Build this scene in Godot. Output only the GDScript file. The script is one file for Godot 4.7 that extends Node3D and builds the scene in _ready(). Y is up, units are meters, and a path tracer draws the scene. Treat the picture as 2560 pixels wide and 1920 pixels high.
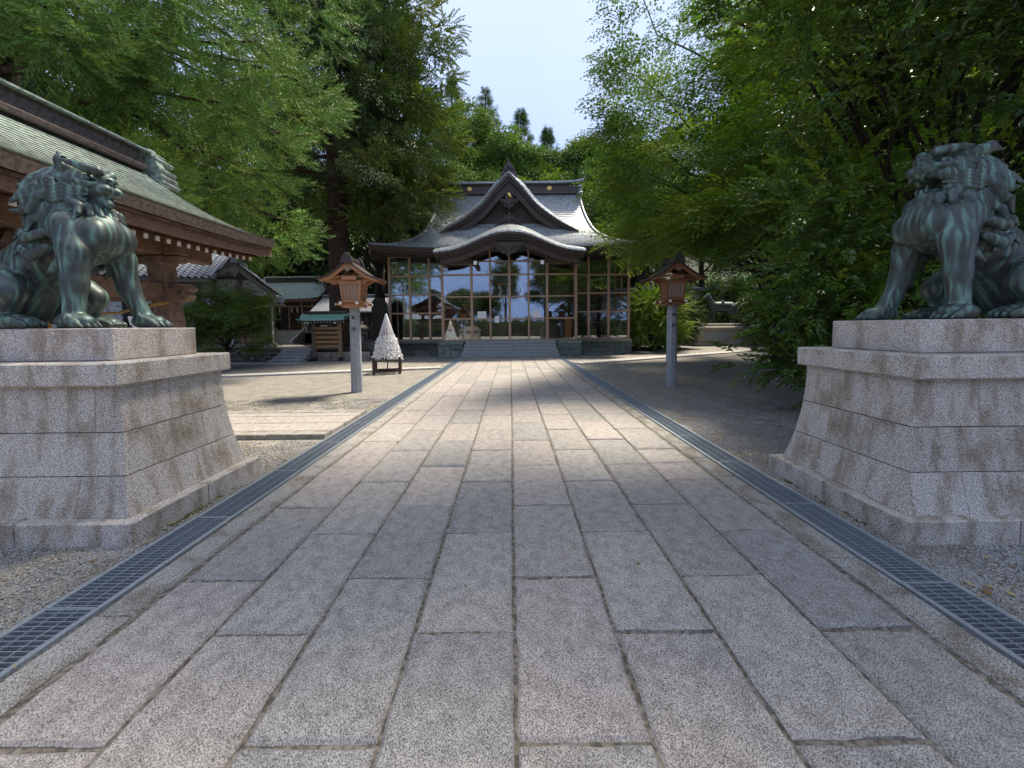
extends Node3D
# A shrine forecourt: granite approach path, two bronze guardian lions, prayer hall behind glass, cedars and maples.
# x runs to the right of the path, y up, -z towards the hall; metres.

var rng := RandomNumberGenerator.new()
var M := {}
var TX := {}
var taken := {}

func _ready() -> void:
	rng.seed = 7
	setup_view()
	setup_materials()
	build_ground()
	build_path()
	build_gratings()
	build_pedestals()
	build_hall()
	build_pavilion()
	build_tiled_house()
	build_small_shrine()
	build_far_right()
	build_lanterns()
	build_rack_and_cone()
	build_small_things()
	build_lions()
	build_trees()
	build_behind_camera()
	for c in get_children():
		if c is GeometryInstance3D or c is Node3D:
			pass

func setup_view() -> void:
	var cam := Camera3D.new()
	cam.name = "camera"
	var p := deg_to_rad(3.0)
	var r := deg_to_rad(0.6)
	var fw := Vector3(0, -sin(p), -cos(p))
	var rt := Vector3(1, 0, 0)
	var up := Vector3(0, cos(p), -sin(p))
	var rt2 := rt * cos(r) - up * sin(r)
	var up2 := rt * sin(r) + up * cos(r)
	cam.transform = Transform3D(Basis(rt2, up2, -fw), Vector3(0, 1.55, 0))
	cam.projection = Camera3D.PROJECTION_FRUSTUM
	cam.near = 0.05
	cam.far = 600.0
	var k := 0.05 / 930.0
	cam.size = 1920.0 * k
	cam.frustum_offset = Vector2((1280.0 - 1276.5) * k, -(960.0 - 864.7) * k)
	cam.current = true
	add_child(cam)
	var sky_mat := ProceduralSkyMaterial.new()
	sky_mat.sky_top_color = Color(0.76, 0.79, 0.855)
	sky_mat.sky_horizon_color = Color(0.505, 0.60, 0.785)
	sky_mat.sky_curve = 1.0
	sky_mat.ground_bottom_color = Color(0.35, 0.36, 0.34)
	sky_mat.ground_horizon_color = Color(0.45, 0.47, 0.46)
	sky_mat.sun_angle_max = 1.0
	var cn := FastNoiseLite.new()
	cn.seed = 4
	cn.frequency = 0.006
	cn.fractal_octaves = 5
	var ct := NoiseTexture2D.new()
	ct.width = 1024
	ct.height = 512
	ct.seamless = true
	ct.noise = cn
	ct.color_ramp = ramp([0.0, 0.35, 0.75, 1.0], [Color(1, 1, 1, 0.0), Color(1, 1, 1, 0.05), Color(1, 1, 1, 0.75), Color(1, 1, 1, 1.0)])
	sky_mat.sky_cover = ct
	sky_mat.sky_cover_modulate = Color(0.50, 0.50, 0.50, 0.20)
	var env := Environment.new()
	env.background_mode = Environment.BG_SKY
	env.sky = Sky.new()
	env.sky.sky_material = sky_mat
	env.tonemap_mode = Environment.TONE_MAPPER_LINEAR
	env.tonemap_exposure = 2.1
	env.sdfgi_enabled = true
	env.ssao_enabled = true
	env.ssil_enabled = true
	var we := WorldEnvironment.new()
	we.name = "world_environment"
	we.environment = env
	add_child(we)
	var sun := DirectionalLight3D.new()
	sun.name = "sun"
	sun.light_energy = 1.3
	sun.light_color = Color(1.0, 0.955, 0.88)
	sun.light_angular_distance = 10.0
	sun.shadow_enabled = true
	var to_sun := Vector3(0.31, 0.88, -0.30).normalized()
	sun.transform = Transform3D(Basis.looking_at(-to_sun, Vector3.UP), to_sun * 50.0)
	add_child(sun)

# ---------------------------------------------------------------- naming
func numbered(called: String) -> String:
	var k: int = taken.get(called, 0)
	taken[called] = k + 1
	return called if k == 0 else "%s_%03d" % [called, k]

func thing(called: String, label: String, category: String, at := Vector3.ZERO, turn := 0.0, group := "") -> Node3D:
	var o := Node3D.new()
	o.name = numbered(called)
	add_child(o)
	o.position = at
	o.rotation.y = turn
	o.set_meta("label", label)
	o.set_meta("category", category)
	if group:
		o.set_meta("group", group)
	return o

func structure(called: String) -> Node3D:
	var o := Node3D.new()
	o.name = numbered(called)
	o.set_meta("kind", "structure")
	add_child(o)
	return o

func ob(called: String, mb, mat: Material, parent: Node3D = null) -> MeshInstance3D:
	var o := MeshInstance3D.new()
	o.mesh = mb.commit() if mb is MB else mb
	o.material_override = null
	if o.mesh.get_surface_count():
		o.set_surface_override_material(0, mat)
	if parent:
		o.name = called
		parent.add_child(o, true)
	else:
		o.name = numbered(called)
		add_child(o)
	return o

func tag(o: Node3D, label: String, category: String, group := "", kind := "") -> void:
	o.set_meta("label", label)
	o.set_meta("category", category)
	if group:
		o.set_meta("group", group)
	if kind:
		o.set_meta("kind", kind)

func stuff(o: Node3D) -> Node3D:
	o.set_meta("kind", "stuff")
	return o

# ---------------------------------------------------------------- meshes
class MB:
	var v := PackedVector3Array()
	var n := PackedVector3Array()
	var ix := PackedInt32Array()
	var xf := Transform3D()
	func commit() -> ArrayMesh:
		var m := ArrayMesh.new()
		if v.is_empty():
			return m
		var a := []
		a.resize(Mesh.ARRAY_MAX)
		a[Mesh.ARRAY_VERTEX] = v
		a[Mesh.ARRAY_NORMAL] = n
		a[Mesh.ARRAY_INDEX] = ix
		m.add_surface_from_arrays(Mesh.PRIMITIVE_TRIANGLES, a)
		return m
	func tri(a: Vector3, b: Vector3, c: Vector3) -> void:
		a = xf * a
		b = xf * b
		c = xf * c
		var nn := (b - a).cross(c - a).normalized()
		var k := v.size()
		v.append_array([a, b, c])
		n.append_array([nn, nn, nn])
		ix.append_array([k, k + 2, k + 1])
	func trio(a: Vector3, b: Vector3, c: Vector3, out: Vector3) -> void:
		if (b - a).cross(c - a).dot(out) < 0.0:
			tri(a, c, b)
		else:
			tri(a, b, c)
	func quad(a: Vector3, b: Vector3, c: Vector3, d: Vector3) -> void:
		a = xf * a
		b = xf * b
		c = xf * c
		d = xf * d
		var nn := (c - a).cross(d - b).normalized()
		var k := v.size()
		v.append_array([a, b, c, d])
		n.append_array([nn, nn, nn, nn])
		ix.append_array([k, k + 2, k + 1, k, k + 3, k + 2])
	func qo(a: Vector3, b: Vector3, c: Vector3, d: Vector3, out: Vector3) -> void:
		if (c - a).cross(d - b).dot(out) < 0.0:
			quad(a, d, c, b)
		else:
			quad(a, b, c, d)
	func hexa(p: Array) -> void: # four points below in order, four above
		var m := Vector3.ZERO
		for q in p:
			m += q / 8.0
		for f in [[0, 1, 2, 3], [4, 5, 6, 7], [0, 1, 5, 4], [1, 2, 6, 5], [2, 3, 7, 6], [3, 0, 4, 7]]:
			var fm: Vector3 = (p[f[0]] + p[f[1]] + p[f[2]] + p[f[3]]) / 4.0
			qo(p[f[0]], p[f[1]], p[f[2]], p[f[3]], fm - m)
	func box(c: Vector3, s: Vector3, b := Basis(), bev := 0.0) -> void:
		var h := s / 2.0
		var w := minf(bev, minf(h.x, minf(h.y, h.z)) * 0.9)
		if w <= 0.0:
			var pts := []
			for y in [-1, 1]:
				for q in [[-1, -1], [1, -1], [1, 1], [-1, 1]]:
					pts.append(c + b * Vector3(q[0] * h.x, y * h.y, q[1] * h.z))
			hexa(pts)
			return
		var i := h - Vector3(w, w, w)
		for ax in 3:
			var a1 := (ax + 1) % 3
			var a2 := (ax + 2) % 3
			for s0 in [-1.0, 1.0]:
				var q := []
				for e in [[-1.0, -1.0], [1.0, -1.0], [1.0, 1.0], [-1.0, 1.0]]:
					var p := Vector3.ZERO
					p[ax] = s0 * h[ax]
					p[a1] = e[0] * i[a1]
					p[a2] = e[1] * i[a2]
					q.append(c + b * p)
				var o := Vector3.ZERO
				o[ax] = s0
				qo(q[0], q[1], q[2], q[3], b * o)
				for s1 in [-1.0, 1.0]: # edges along a2 between ax and a1
					var p0 := Vector3.ZERO
					var p1 := Vector3.ZERO
					p0[ax] = s0 * h[ax]
					p0[a1] = s1 * i[a1]
					p1[ax] = s0 * i[ax]
					p1[a1] = s1 * h[a1]
					var e0 := Vector3.ZERO
					e0[a2] = i[a2]
					var oo := Vector3.ZERO
					oo[ax] = s0
					oo[a1] = s1
					qo(c + b * (p0 - e0), c + b * (p0 + e0), c + b * (p1 + e0), c + b * (p1 - e0), b * oo)
		for sx in [-1.0, 1.0]:
			for sy in [-1.0, 1.0]:
				for sz in [-1.0, 1.0]:
					var k := Vector3(sx, sy, sz)
					var kk := k * i
					trio(c + b * (kk + Vector3(sx * w, 0, 0)), c + b * (kk + Vector3(0, sy * w, 0)), c + b * (kk + Vector3(0, 0, sz * w)), b * k)
	func bar(a: Vector3, b2: Vector3, w: float, h: float, bev := 0.0) -> void: # a box from a to b2, w across, h high
		var d := b2 - a
		var l := d.length()
		var z := d / l
		var x := Vector3.UP.cross(z)
		if x.length() < 0.01:
			x = Vector3.RIGHT
		x = x.normalized()
		var y := z.cross(x)
		box((a + b2) / 2.0, Vector3(w, h, l), Basis(x, y, z), bev)
	func prism(poly: Array, t: Transform3D, d0: float, d1: float) -> void:
		var pl := PackedVector2Array(poly)
		var ar := 0.0
		for k in pl.size():
			var p := pl[k]
			var q := pl[(k + 1) % pl.size()]
			ar += p.x * q.y - q.x * p.y
		if ar < 0.0:
			pl.reverse()
		var tr := Geometry2D.triangulate_polygon(pl)
		for k in range(0, tr.size(), 3):
			var a := pl[tr[k]]
			var b := pl[tr[k + 1]]
			var c := pl[tr[k + 2]]
			trio(t * Vector3(a.x, a.y, d1), t * Vector3(b.x, b.y, d1), t * Vector3(c.x, c.y, d1), t.basis.z * signf(d1 - d0))
			trio(t * Vector3(a.x, a.y, d0), t * Vector3(b.x, b.y, d0), t * Vector3(c.x, c.y, d0), -t.basis.z * signf(d1 - d0))
		for k in pl.size():
			var a := pl[k]
			var b := pl[(k + 1) % pl.size()]
			var e := (b - a)
			qo(t * Vector3(a.x, a.y, d0), t * Vector3(b.x, b.y, d0), t * Vector3(b.x, b.y, d1), t * Vector3(a.x, a.y, d1), t.basis * Vector3(e.y, -e.x, 0))
	func grid(nu: int, nv: int, fn: Callable, flip := false) -> void:
		var k := v.size()
		var p := PackedVector3Array()
		for i in nu + 1:
			for j in nv + 1:
				p.append(xf * fn.call(float(i) / nu, float(j) / nv))
		for i in nu + 1:
			for j in nv + 1:
				var i0 := maxi(i - 1, 0)
				var i1 := mini(i + 1, nu)
				var j0 := maxi(j - 1, 0)
				var j1 := mini(j + 1, nv)
				var du := p[i1 * (nv + 1) + j] - p[i0 * (nv + 1) + j]
				var dv := p[i * (nv + 1) + j1] - p[i * (nv + 1) + j0]
				var nn := du.cross(dv).normalized()
				n.append(-nn if flip else nn)
		v.append_array(p)
		for i in nu:
			for j in nv:
				var a := k + i * (nv + 1) + j
				var b := a + nv + 1
				if flip:
					ix.append_array([a, b, b + 1, a, b + 1, a + 1])
				else:
					ix.append_array([a, b + 1, b, a, a + 1, b + 1])
	func tube(pts: Array, rads: Array, sides := 8, caps := true) -> void:
		var m := pts.size()
		var t0: Vector3 = (pts[1] - pts[0]).normalized()
		var x := t0.cross(Vector3.UP if absf(t0.y) < 0.9 else Vector3.RIGHT).normalized()
		var k := v.size()
		for i in m:
			var t: Vector3 = (pts[mini(i + 1, m - 1)] - pts[maxi(i - 1, 0)]).normalized()
			x = (x - t * x.dot(t)).normalized()
			var y := t.cross(x)
			for s in sides:
				var a := TAU * s / sides
				var o := x * cos(a) + y * sin(a)
				v.append(xf * (pts[i] + o * float(rads[i])))
				n.append((xf.basis * o).normalized())
		for i in m - 1:
			for s in sides:
				var a := k + i * sides + s
				var b := k + i * sides + (s + 1) % sides
				ix.append_array([a, a + sides, b, b, a + sides, b + sides])
		if caps:
			for e in [0, m - 1]:
				var c := v.size()
				var o: Vector3 = (pts[0] - pts[1]) if e == 0 else (pts[m - 1] - pts[m - 2])
				o = (xf.basis * o).normalized()
				for s in sides:
					v.append(v[k + e * sides + s])
					n.append(o)
				for s in range(1, sides - 1):
					if e == 0:
						ix.append_array([c, c + s, c + s + 1])
					else:
						ix.append_array([c, c + s + 1, c + s])
	func lathe(prof: Array, at: Vector3, sides := 16, flat := false, phase := 0.0) -> void: # (radius, height) pairs from below upwards
		for i in prof.size() - 1:
			var p: Vector2 = prof[i]
			var q: Vector2 = prof[i + 1]
			var e := q - p
			if e.length() < 1e-6:
				continue
			var nn := Vector2(e.y, -e.x).normalized()
			for s in sides:
				var a0 := TAU * s / sides + phase
				var a1 := TAU * (s + 1) / sides + phase
				var c0 := Vector3(cos(a0), 0, sin(a0))
				var c1 := Vector3(cos(a1), 0, sin(a1))
				var k := v.size()
				v.append_array([xf * (at + c0 * p.x + Vector3.UP * p.y), xf * (at + c1 * p.x + Vector3.UP * p.y), xf * (at + c1 * q.x + Vector3.UP * q.y), xf * (at + c0 * q.x + Vector3.UP * q.y)])
				if flat:
					var cm := (c0 + c1).normalized()
					var f := (xf.basis * (cm * nn.x + Vector3.UP * nn.y)).normalized()
					n.append_array([f, f, f, f])
				else:
					var f0 := (xf.basis * (c0 * nn.x + Vector3.UP * nn.y)).normalized()
					var f1 := (xf.basis * (c1 * nn.x + Vector3.UP * nn.y)).normalized()
					n.append_array([f0, f1, f1, f0])
				ix.append_array([k, k + 1, k + 2, k, k + 2, k + 3])
	func blob(c: Vector3, r: Vector3, nu := 10, nv := 6, b := Basis()) -> void:
		grid(nu, nv, func(a, e): return c + b * (Vector3(cos(a * TAU) * sin(e * PI), -cos(e * PI), -sin(a * TAU) * sin(e * PI)) * r))

func mb() -> MB:
	return MB.new()

func boxes(list: Array, bev := 0.0) -> MB:
	var m := MB.new()
	for q in list:
		m.box(q[0], q[1], Basis(), bev)
	return m

func bx(c: Vector3, s: Vector3, bev := 0.0) -> MB:
	var m := MB.new()
	m.box(c, s, Basis(), bev)
	return m

func v3(x: float, y: float, z: float) -> Vector3:
	return Vector3(x, y, z)

# piecewise curve through (x, y) points, smoothed
func curve_y(pts: Array, x: float) -> float:
	var k := 0
	while k < pts.size() - 2 and x > pts[k + 1].x:
		k += 1
	var p0: Vector2 = pts[maxi(k - 1, 0)]
	var p1: Vector2 = pts[k]
	var p2: Vector2 = pts[k + 1]
	var p3: Vector2 = pts[mini(k + 2, pts.size() - 1)]
	var m1 := (p2.y - p0.y) / maxf(p2.x - p0.x, 1e-5)
	var m2 := (p3.y - p1.y) / maxf(p3.x - p1.x, 1e-5)
	var h := p2.x - p1.x
	var t := clampf((x - p1.x) / h, 0.0, 1.0)
	var t2 := t * t
	var t3 := t2 * t
	return (2 * t3 - 3 * t2 + 1) * p1.y + (t3 - 2 * t2 + t) * h * m1 + (-2 * t3 + 3 * t2) * p2.y + (t3 - t2) * h * m2

# ---------------------------------------------------------------- materials
func lin(r: float, g: float, b: float, a := 1.0) -> Color:
	var c := Color(r, g, b).linear_to_srgb()
	c.a = a
	return c

func ramp(at: Array, cols: Array) -> Gradient:
	var g := Gradient.new()
	g.offsets = PackedFloat32Array(at)
	g.colors = PackedColorArray(cols)
	return g

func noise_tex(called: String, size: int, freq: float, oct: int, at: Array, greys: Array, type := FastNoiseLite.TYPE_SIMPLEX_SMOOTH, sd := 1) -> NoiseTexture2D:
	var f := FastNoiseLite.new()
	f.seed = sd
	f.noise_type = type
	f.frequency = freq
	f.fractal_octaves = oct
	if type == FastNoiseLite.TYPE_CELLULAR:
		f.cellular_return_type = FastNoiseLite.RETURN_CELL_VALUE
		f.cellular_jitter = 1.0
		f.fractal_type = FastNoiseLite.FRACTAL_NONE
	var t := NoiseTexture2D.new()
	t.width = size
	t.height = size
	t.seamless = true
	t.noise = f
	var cols := []
	for g in greys:
		cols.append(g if g is Color else Color(g, g, g))
	t.color_ramp = ramp(at, cols)
	TX[called] = t
	return t

func mat(called: String, col: Color, rough: float, tex := "", scale := Vector3.ONE, detail := "", dscale := 0.3, bump := 0.0, metal := 0.0, offset := Vector3.ZERO) -> StandardMaterial3D:
	var m := StandardMaterial3D.new()
	m.resource_name = called
	m.albedo_color = col
	m.roughness = rough
	m.metallic = metal
	if tex:
		m.albedo_texture = TX[tex]
		m.uv1_triplanar = true
		m.uv1_world_triplanar = true
		m.uv1_triplanar_sharpness = 6.0
		m.uv1_scale = scale
		m.uv1_offset = offset
		if bump > 0.0:
			m.heightmap_enabled = true
			m.heightmap_texture = TX[tex]
			m.heightmap_scale = bump
	if detail:
		m.detail_enabled = true
		m.detail_albedo = TX[detail]
		m.detail_blend_mode = BaseMaterial3D.BLEND_MODE_MUL
		m.detail_uv_layer = BaseMaterial3D.DETAIL_UV_2
		m.uv2_triplanar = true
		m.uv2_world_triplanar = true
		m.uv2_triplanar_sharpness = 6.0
		m.uv2_scale = Vector3.ONE * dscale
		m.uv2_offset = offset * 0.37
	M[called] = m
	return m

func setup_materials() -> void:
	noise_tex("speck", 1024, 0.30, 3, [0.0, 0.30, 0.42, 0.52, 0.66, 1.0], [0.40, 0.53, 0.72, 0.86, 1.0, 1.0], FastNoiseLite.TYPE_VALUE_CUBIC, 3)
	noise_tex("stain", 512, 0.012, 5, [0.0, 0.32, 0.5, 0.75, 1.0], [Color(0.74, 0.70, 0.64), Color(0.88, 0.855, 0.82), Color(0.97, 0.965, 0.955), Color(1, 1, 1), Color(1, 1, 1)], FastNoiseLite.TYPE_SIMPLEX_SMOOTH, 9)
	noise_tex("patch", 512, 0.02, 4, [0.0, 0.3, 0.6, 1.0], [0.84, 0.91, 0.98, 1.0], FastNoiseLite.TYPE_SIMPLEX_SMOOTH, 12)
	noise_tex("gravel", 1024, 0.20, 2, [0.0, 0.3, 0.45, 0.6, 0.8, 1.0], [Color(0.34, 0.32, 0.30), Color(0.52, 0.50, 0.47), Color(0.74, 0.71, 0.66), Color(0.88, 0.86, 0.82), Color(1, 0.99, 0.97), Color(1, 1, 1)], FastNoiseLite.TYPE_VALUE_CUBIC, 5)
	noise_tex("soil", 512, 0.03, 5, [0.0, 0.4, 0.6, 1.0], [0.45, 0.7, 0.9, 1.0], FastNoiseLite.TYPE_SIMPLEX_SMOOTH, 6)
	noise_tex("grain", 512, 0.03, 4, [0.0, 0.35, 0.5, 0.65, 1.0], [0.55, 0.75, 0.9, 0.97, 1.0], FastNoiseLite.TYPE_SIMPLEX_SMOOTH, 8)
	noise_tex("bark", 512, 0.03, 4, [0.0, 0.4, 0.55, 1.0], [0.25, 0.5, 0.85, 1.0], FastNoiseLite.TYPE_SIMPLEX_SMOOTH, 15)
	noise_tex("bronze", 1024, 0.008, 6, [0.0, 0.40, 0.54, 0.62, 0.72, 1.0], [lin(0.036, 0.042, 0.041), lin(0.050, 0.062, 0.058), lin(0.064, 0.088, 0.080), lin(0.078, 0.120, 0.105), lin(0.105, 0.185, 0.155), lin(0.18, 0.32, 0.27)], FastNoiseLite.TYPE_SIMPLEX_SMOOTH, 21)
	noise_tex("copper", 512, 0.012, 4, [0.0, 0.35, 0.55, 0.75, 1.0], [Color(0.84, 0.82, 0.80), Color(0.92, 0.92, 0.90), Color(0.97, 0.98, 0.97), Color(0.95, 1.0, 0.97), Color(0.92, 1.0, 0.96)], FastNoiseLite.TYPE_SIMPLEX_SMOOTH, 31)
	noise_tex("paper", 256, 0.02, 3, [0.0, 0.5, 1.0], [0.9, 0.96, 1.0], FastNoiseLite.TYPE_SIMPLEX_SMOOTH, 41)
	noise_tex("streak", 512, 0.02, 4, [0.0, 0.35, 0.6, 1.0], [0.6, 0.85, 1.0, 1.0], FastNoiseLite.TYPE_SIMPLEX_SMOOTH, 51)
	# paving granite: grey, warm and pinkish slabs
	var tones := [[0.47, 0.44, 0.40], [0.53, 0.475, 0.43], [0.43, 0.41, 0.38], [0.55, 0.49, 0.445], [0.49, 0.46, 0.42], [0.56, 0.51, 0.455], [0.46, 0.43, 0.39], [0.52, 0.485, 0.44]]
	for k in tones.size():
		var t: Array = tones[k]
		mat("slab%d" % k, lin(t[0], t[1], t[2]), 0.8, "speck", Vector3.ONE * 0.95, "patch", 0.8, 0.2, 0.0, Vector3(k * 0.371, k * 0.217, k * 0.531))
	mat("kerb", lin(0.44, 0.42, 0.385), 0.85, "speck", Vector3.ONE * 0.8, "stain", 0.6, 0.2)
	mat("granite", lin(0.72, 0.665, 0.60), 0.8, "speck", Vector3.ONE * 0.8, "stain", 0.35, 0.1)
	mat("granite_pale", lin(0.75, 0.685, 0.625), 0.8, "speck", Vector3.ONE * 0.8, "stain", 0.3, 0.1, 0.0, Vector3(0.3, 0.7, 0.2))
	mat("granite_dirty", lin(0.63, 0.575, 0.51), 0.85, "speck", Vector3.ONE * 0.8, "stain", 0.5, 0.1, 0.0, Vector3(0.8, 0.1, 0.6))
	mat("granite_blue", lin(0.50, 0.53, 0.55), 0.75, "speck", Vector3.ONE * 1.3, "patch", 0.6, 0.1)
	M.granite.uv2_scale = Vector3(0.8, 0.3, 0.8)
	M.granite_pale.uv2_scale = Vector3(0.7, 0.25, 0.7)
	M.granite_dirty.uv2_scale = Vector3(0.9, 0.35, 0.9)
	mat("white_stone", lin(0.66, 0.64, 0.60), 0.8, "speck", Vector3.ONE * 0.6, "patch", 0.3)
	mat("green_stone", lin(0.30, 0.36, 0.34), 0.75, "speck", Vector3.ONE * 0.5, "stain", 0.45, 0.1)
	mat("green_stone_dark", lin(0.20, 0.27, 0.245), 0.75, "speck", Vector3.ONE * 0.5, "stain", 0.5, 0.1, 0.0, Vector3(0.4, 0.2, 0.9))
	mat("mortar", lin(0.28, 0.25, 0.205), 0.95, "soil", Vector3.ONE * 1.5, "stain", 2.2)
	mat("gravel_ground", lin(0.40, 0.395, 0.38), 0.95, "gravel", Vector3.ONE * 0.62, "patch", 0.22, 0.5)
	for k in 4:
		var g: Array = [[0.27, 0.26, 0.245], [0.20, 0.195, 0.19], [0.30, 0.27, 0.225], [0.36, 0.35, 0.335]][k]
		mat("pebble%d" % k, lin(g[0], g[1], g[2]), 0.85)
	mat("earth", lin(0.13, 0.105, 0.075), 1.0, "soil", Vector3.ONE * 1.2, "gravel", 1.5)
	mat("forest_floor", lin(0.06, 0.065, 0.035), 1.0, "soil", Vector3.ONE * 0.3)
	mat("moss", lin(0.10, 0.115, 0.03), 1.0, "soil", Vector3.ONE * 8.0)
	mat("concrete", lin(0.20, 0.20, 0.19), 0.95, "soil", Vector3.ONE * 2.0)
	mat("zinc", lin(0.50, 0.56, 0.62), 0.42, "patch", Vector3.ONE * 6.0, "", 0.3, 0.0, 0.75)
	mat("bronze", Color(1, 1, 1), 0.48, "bronze", Vector3(2.0, 0.32, 2.0), "", 0.3, 0.0, 0.22)
	mat("copper_roof", lin(0.375, 0.445, 0.41), 0.36, "copper", Vector3(0.5, 0.5, 0.5), "streak", 0.9, 0.0, 0.25)
	mat("copper_hall", lin(0.40, 0.415, 0.445), 0.34, "copper", Vector3(0.3, 0.3, 0.3), "streak", 0.5, 0.0, 0.3)
	mat("copper_green", lin(0.16, 0.34, 0.28), 0.45, "copper", Vector3.ONE * 0.6)
	mat("copper_small", lin(0.40, 0.49, 0.43), 0.5, "copper", Vector3.ONE * 0.5, "streak", 0.8)
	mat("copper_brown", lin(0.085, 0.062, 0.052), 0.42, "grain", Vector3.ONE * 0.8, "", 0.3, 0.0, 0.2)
	mat("tile_grey", lin(0.22, 0.235, 0.27), 0.28, "patch", Vector3.ONE * 1.5)
	mat("slate", lin(0.27, 0.28, 0.31), 0.5, "streak", Vector3.ONE * 0.6)
	mat("wood_dark", lin(0.085, 0.060, 0.047), 0.65, "grain", Vector3(0.8, 4.0, 4.0), "patch", 0.6)
	mat("wood_brown", lin(0.26, 0.15, 0.095), 0.65, "grain", Vector3(5.0, 5.0, 0.9), "patch", 0.6)
	mat("wood_post", lin(0.27, 0.165, 0.11), 0.7, "grain", Vector3(6.0, 0.9, 6.0), "streak", 0.5)
	mat("wood_pale", lin(0.36, 0.25, 0.15), 0.65, "grain", Vector3(4.0, 0.9, 4.0))
	mat("wood_lantern", lin(0.56, 0.27, 0.125), 0.55, "grain", Vector3(6.0, 6.0, 1.5))
	mat("wood_cedar_red", lin(0.40, 0.16, 0.065), 0.55, "grain", Vector3(6.0, 6.0, 1.5), "patch", 1.0)
	mat("wood_orange", lin(0.52, 0.22, 0.085), 0.6, "grain", Vector3(5.0, 1.0, 5.0))
	mat("wood_grey", lin(0.22, 0.175, 0.14), 0.8, "grain", Vector3(1.0, 5.0, 5.0))
	mat("wood_old", lin(0.18, 0.115, 0.08), 0.75, "grain", Vector3(1.0, 4.0, 4.0), "streak", 0.8)
	mat("red_lattice", lin(0.22, 0.075, 0.042), 0.6, "grain", Vector3.ONE * 3.0)
	mat("panel_red", lin(0.42, 0.235, 0.19), 0.8, "patch", Vector3.ONE * 0.6)
	mat("frame_bronze", lin(0.40, 0.265, 0.175), 0.45, "", Vector3.ONE, "", 0.3, 0.0, 0.3)
	mat("dark_metal", lin(0.045, 0.022, 0.018), 0.5)
	mat("white_paint", lin(0.78, 0.77, 0.74), 0.7)
	mat("plaster", lin(0.68, 0.68, 0.68), 0.9, "streak", Vector3.ONE * 0.5)
	mat("paper_white", lin(0.82, 0.82, 0.83), 0.9, "paper", Vector3.ONE * 3.0)
	mat("shoji", lin(0.42, 0.32, 0.24), 0.9, "paper", Vector3.ONE * 2.0)
	mat("ema_wood", lin(0.55, 0.31, 0.14), 0.7, "grain", Vector3(3, 9, 3))
	mat("straw", lin(0.38, 0.22, 0.06), 0.9, "grain", Vector3.ONE * 9.0)
	mat("gold", lin(0.75, 0.50, 0.16), 0.3, "", Vector3.ONE, "", 0.3, 0.0, 0.9)
	mat("ink", lin(0.012, 0.012, 0.014), 0.6)
	mat("mossy_rock", lin(0.050, 0.045, 0.034), 0.95, "soil", Vector3.ONE * 1.8, "gravel", 1.0, 2.0)
	mat("rock", lin(0.17, 0.16, 0.145), 0.95, "soil", Vector3.ONE * 2.5, "stain", 0.8, 2.0)
	mat("cloth_dark", lin(0.05, 0.03, 0.06), 0.9)
	mat("cloth_green", lin(0.09, 0.15, 0.15), 0.9)
	mat("bark_cedar", lin(0.12, 0.066, 0.043), 0.95, "bark", Vector3(2.2, 0.22, 2.2), "", 0.3, 3.0)
	mat("bark_grey", lin(0.085, 0.07, 0.055), 0.95, "bark", Vector3(3.0, 0.8, 3.0), "", 0.3, 2.0)
	for q in [["leaf_cedar", 0.6, 0.22], ["leaf_broad", 0.55, 0.3], ["leaf_maple", 0.55, 0.38], ["leaf_gloss", 0.30, 0.2]]:
		var m := mat(q[0], Color(1, 1, 1), q[1])
		m.vertex_color_use_as_albedo = true
		m.backlight_enabled = true
		m.backlight = Color(1.0, 1.0, 0.55) * Color(q[2] * 2.0, q[2] * 2.0, q[2] * 2.0)
		m.backlight.a = 1.0
	var gl := StandardMaterial3D.new()
	gl.resource_name = "reflective_glass"
	gl.transparency = BaseMaterial3D.TRANSPARENCY_ALPHA
	var im := Image.create(4, 4, false, Image.FORMAT_RGBA8)
	im.fill(Color(1, 1, 1, 1))
	gl.albedo_texture = ImageTexture.create_from_image(im)
	gl.albedo_color = Color(0.93, 0.97, 1.0, 0.20)
	gl.metallic = 1.0
	gl.roughness = 0.015
	M["glass"] = gl

# ---------------------------------------------------------------- ground and paving
const ZEND := -18.42
func terrain(x: float, z: float) -> float: # rise of the wooded hill behind the buildings
	var d := maxf(0.0, -31.0 - z)
	var h := 0.42 * d * smoothstep(0.0, 16.0, d)
	h += smoothstep(-8.0, -40.0, x) * smoothstep(-20.0, -40.0, z) * 7.0
	h += smoothstep(24.0, 60.0, x) * smoothstep(-10.0, -40.0, z) * 5.0
	return h

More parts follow.
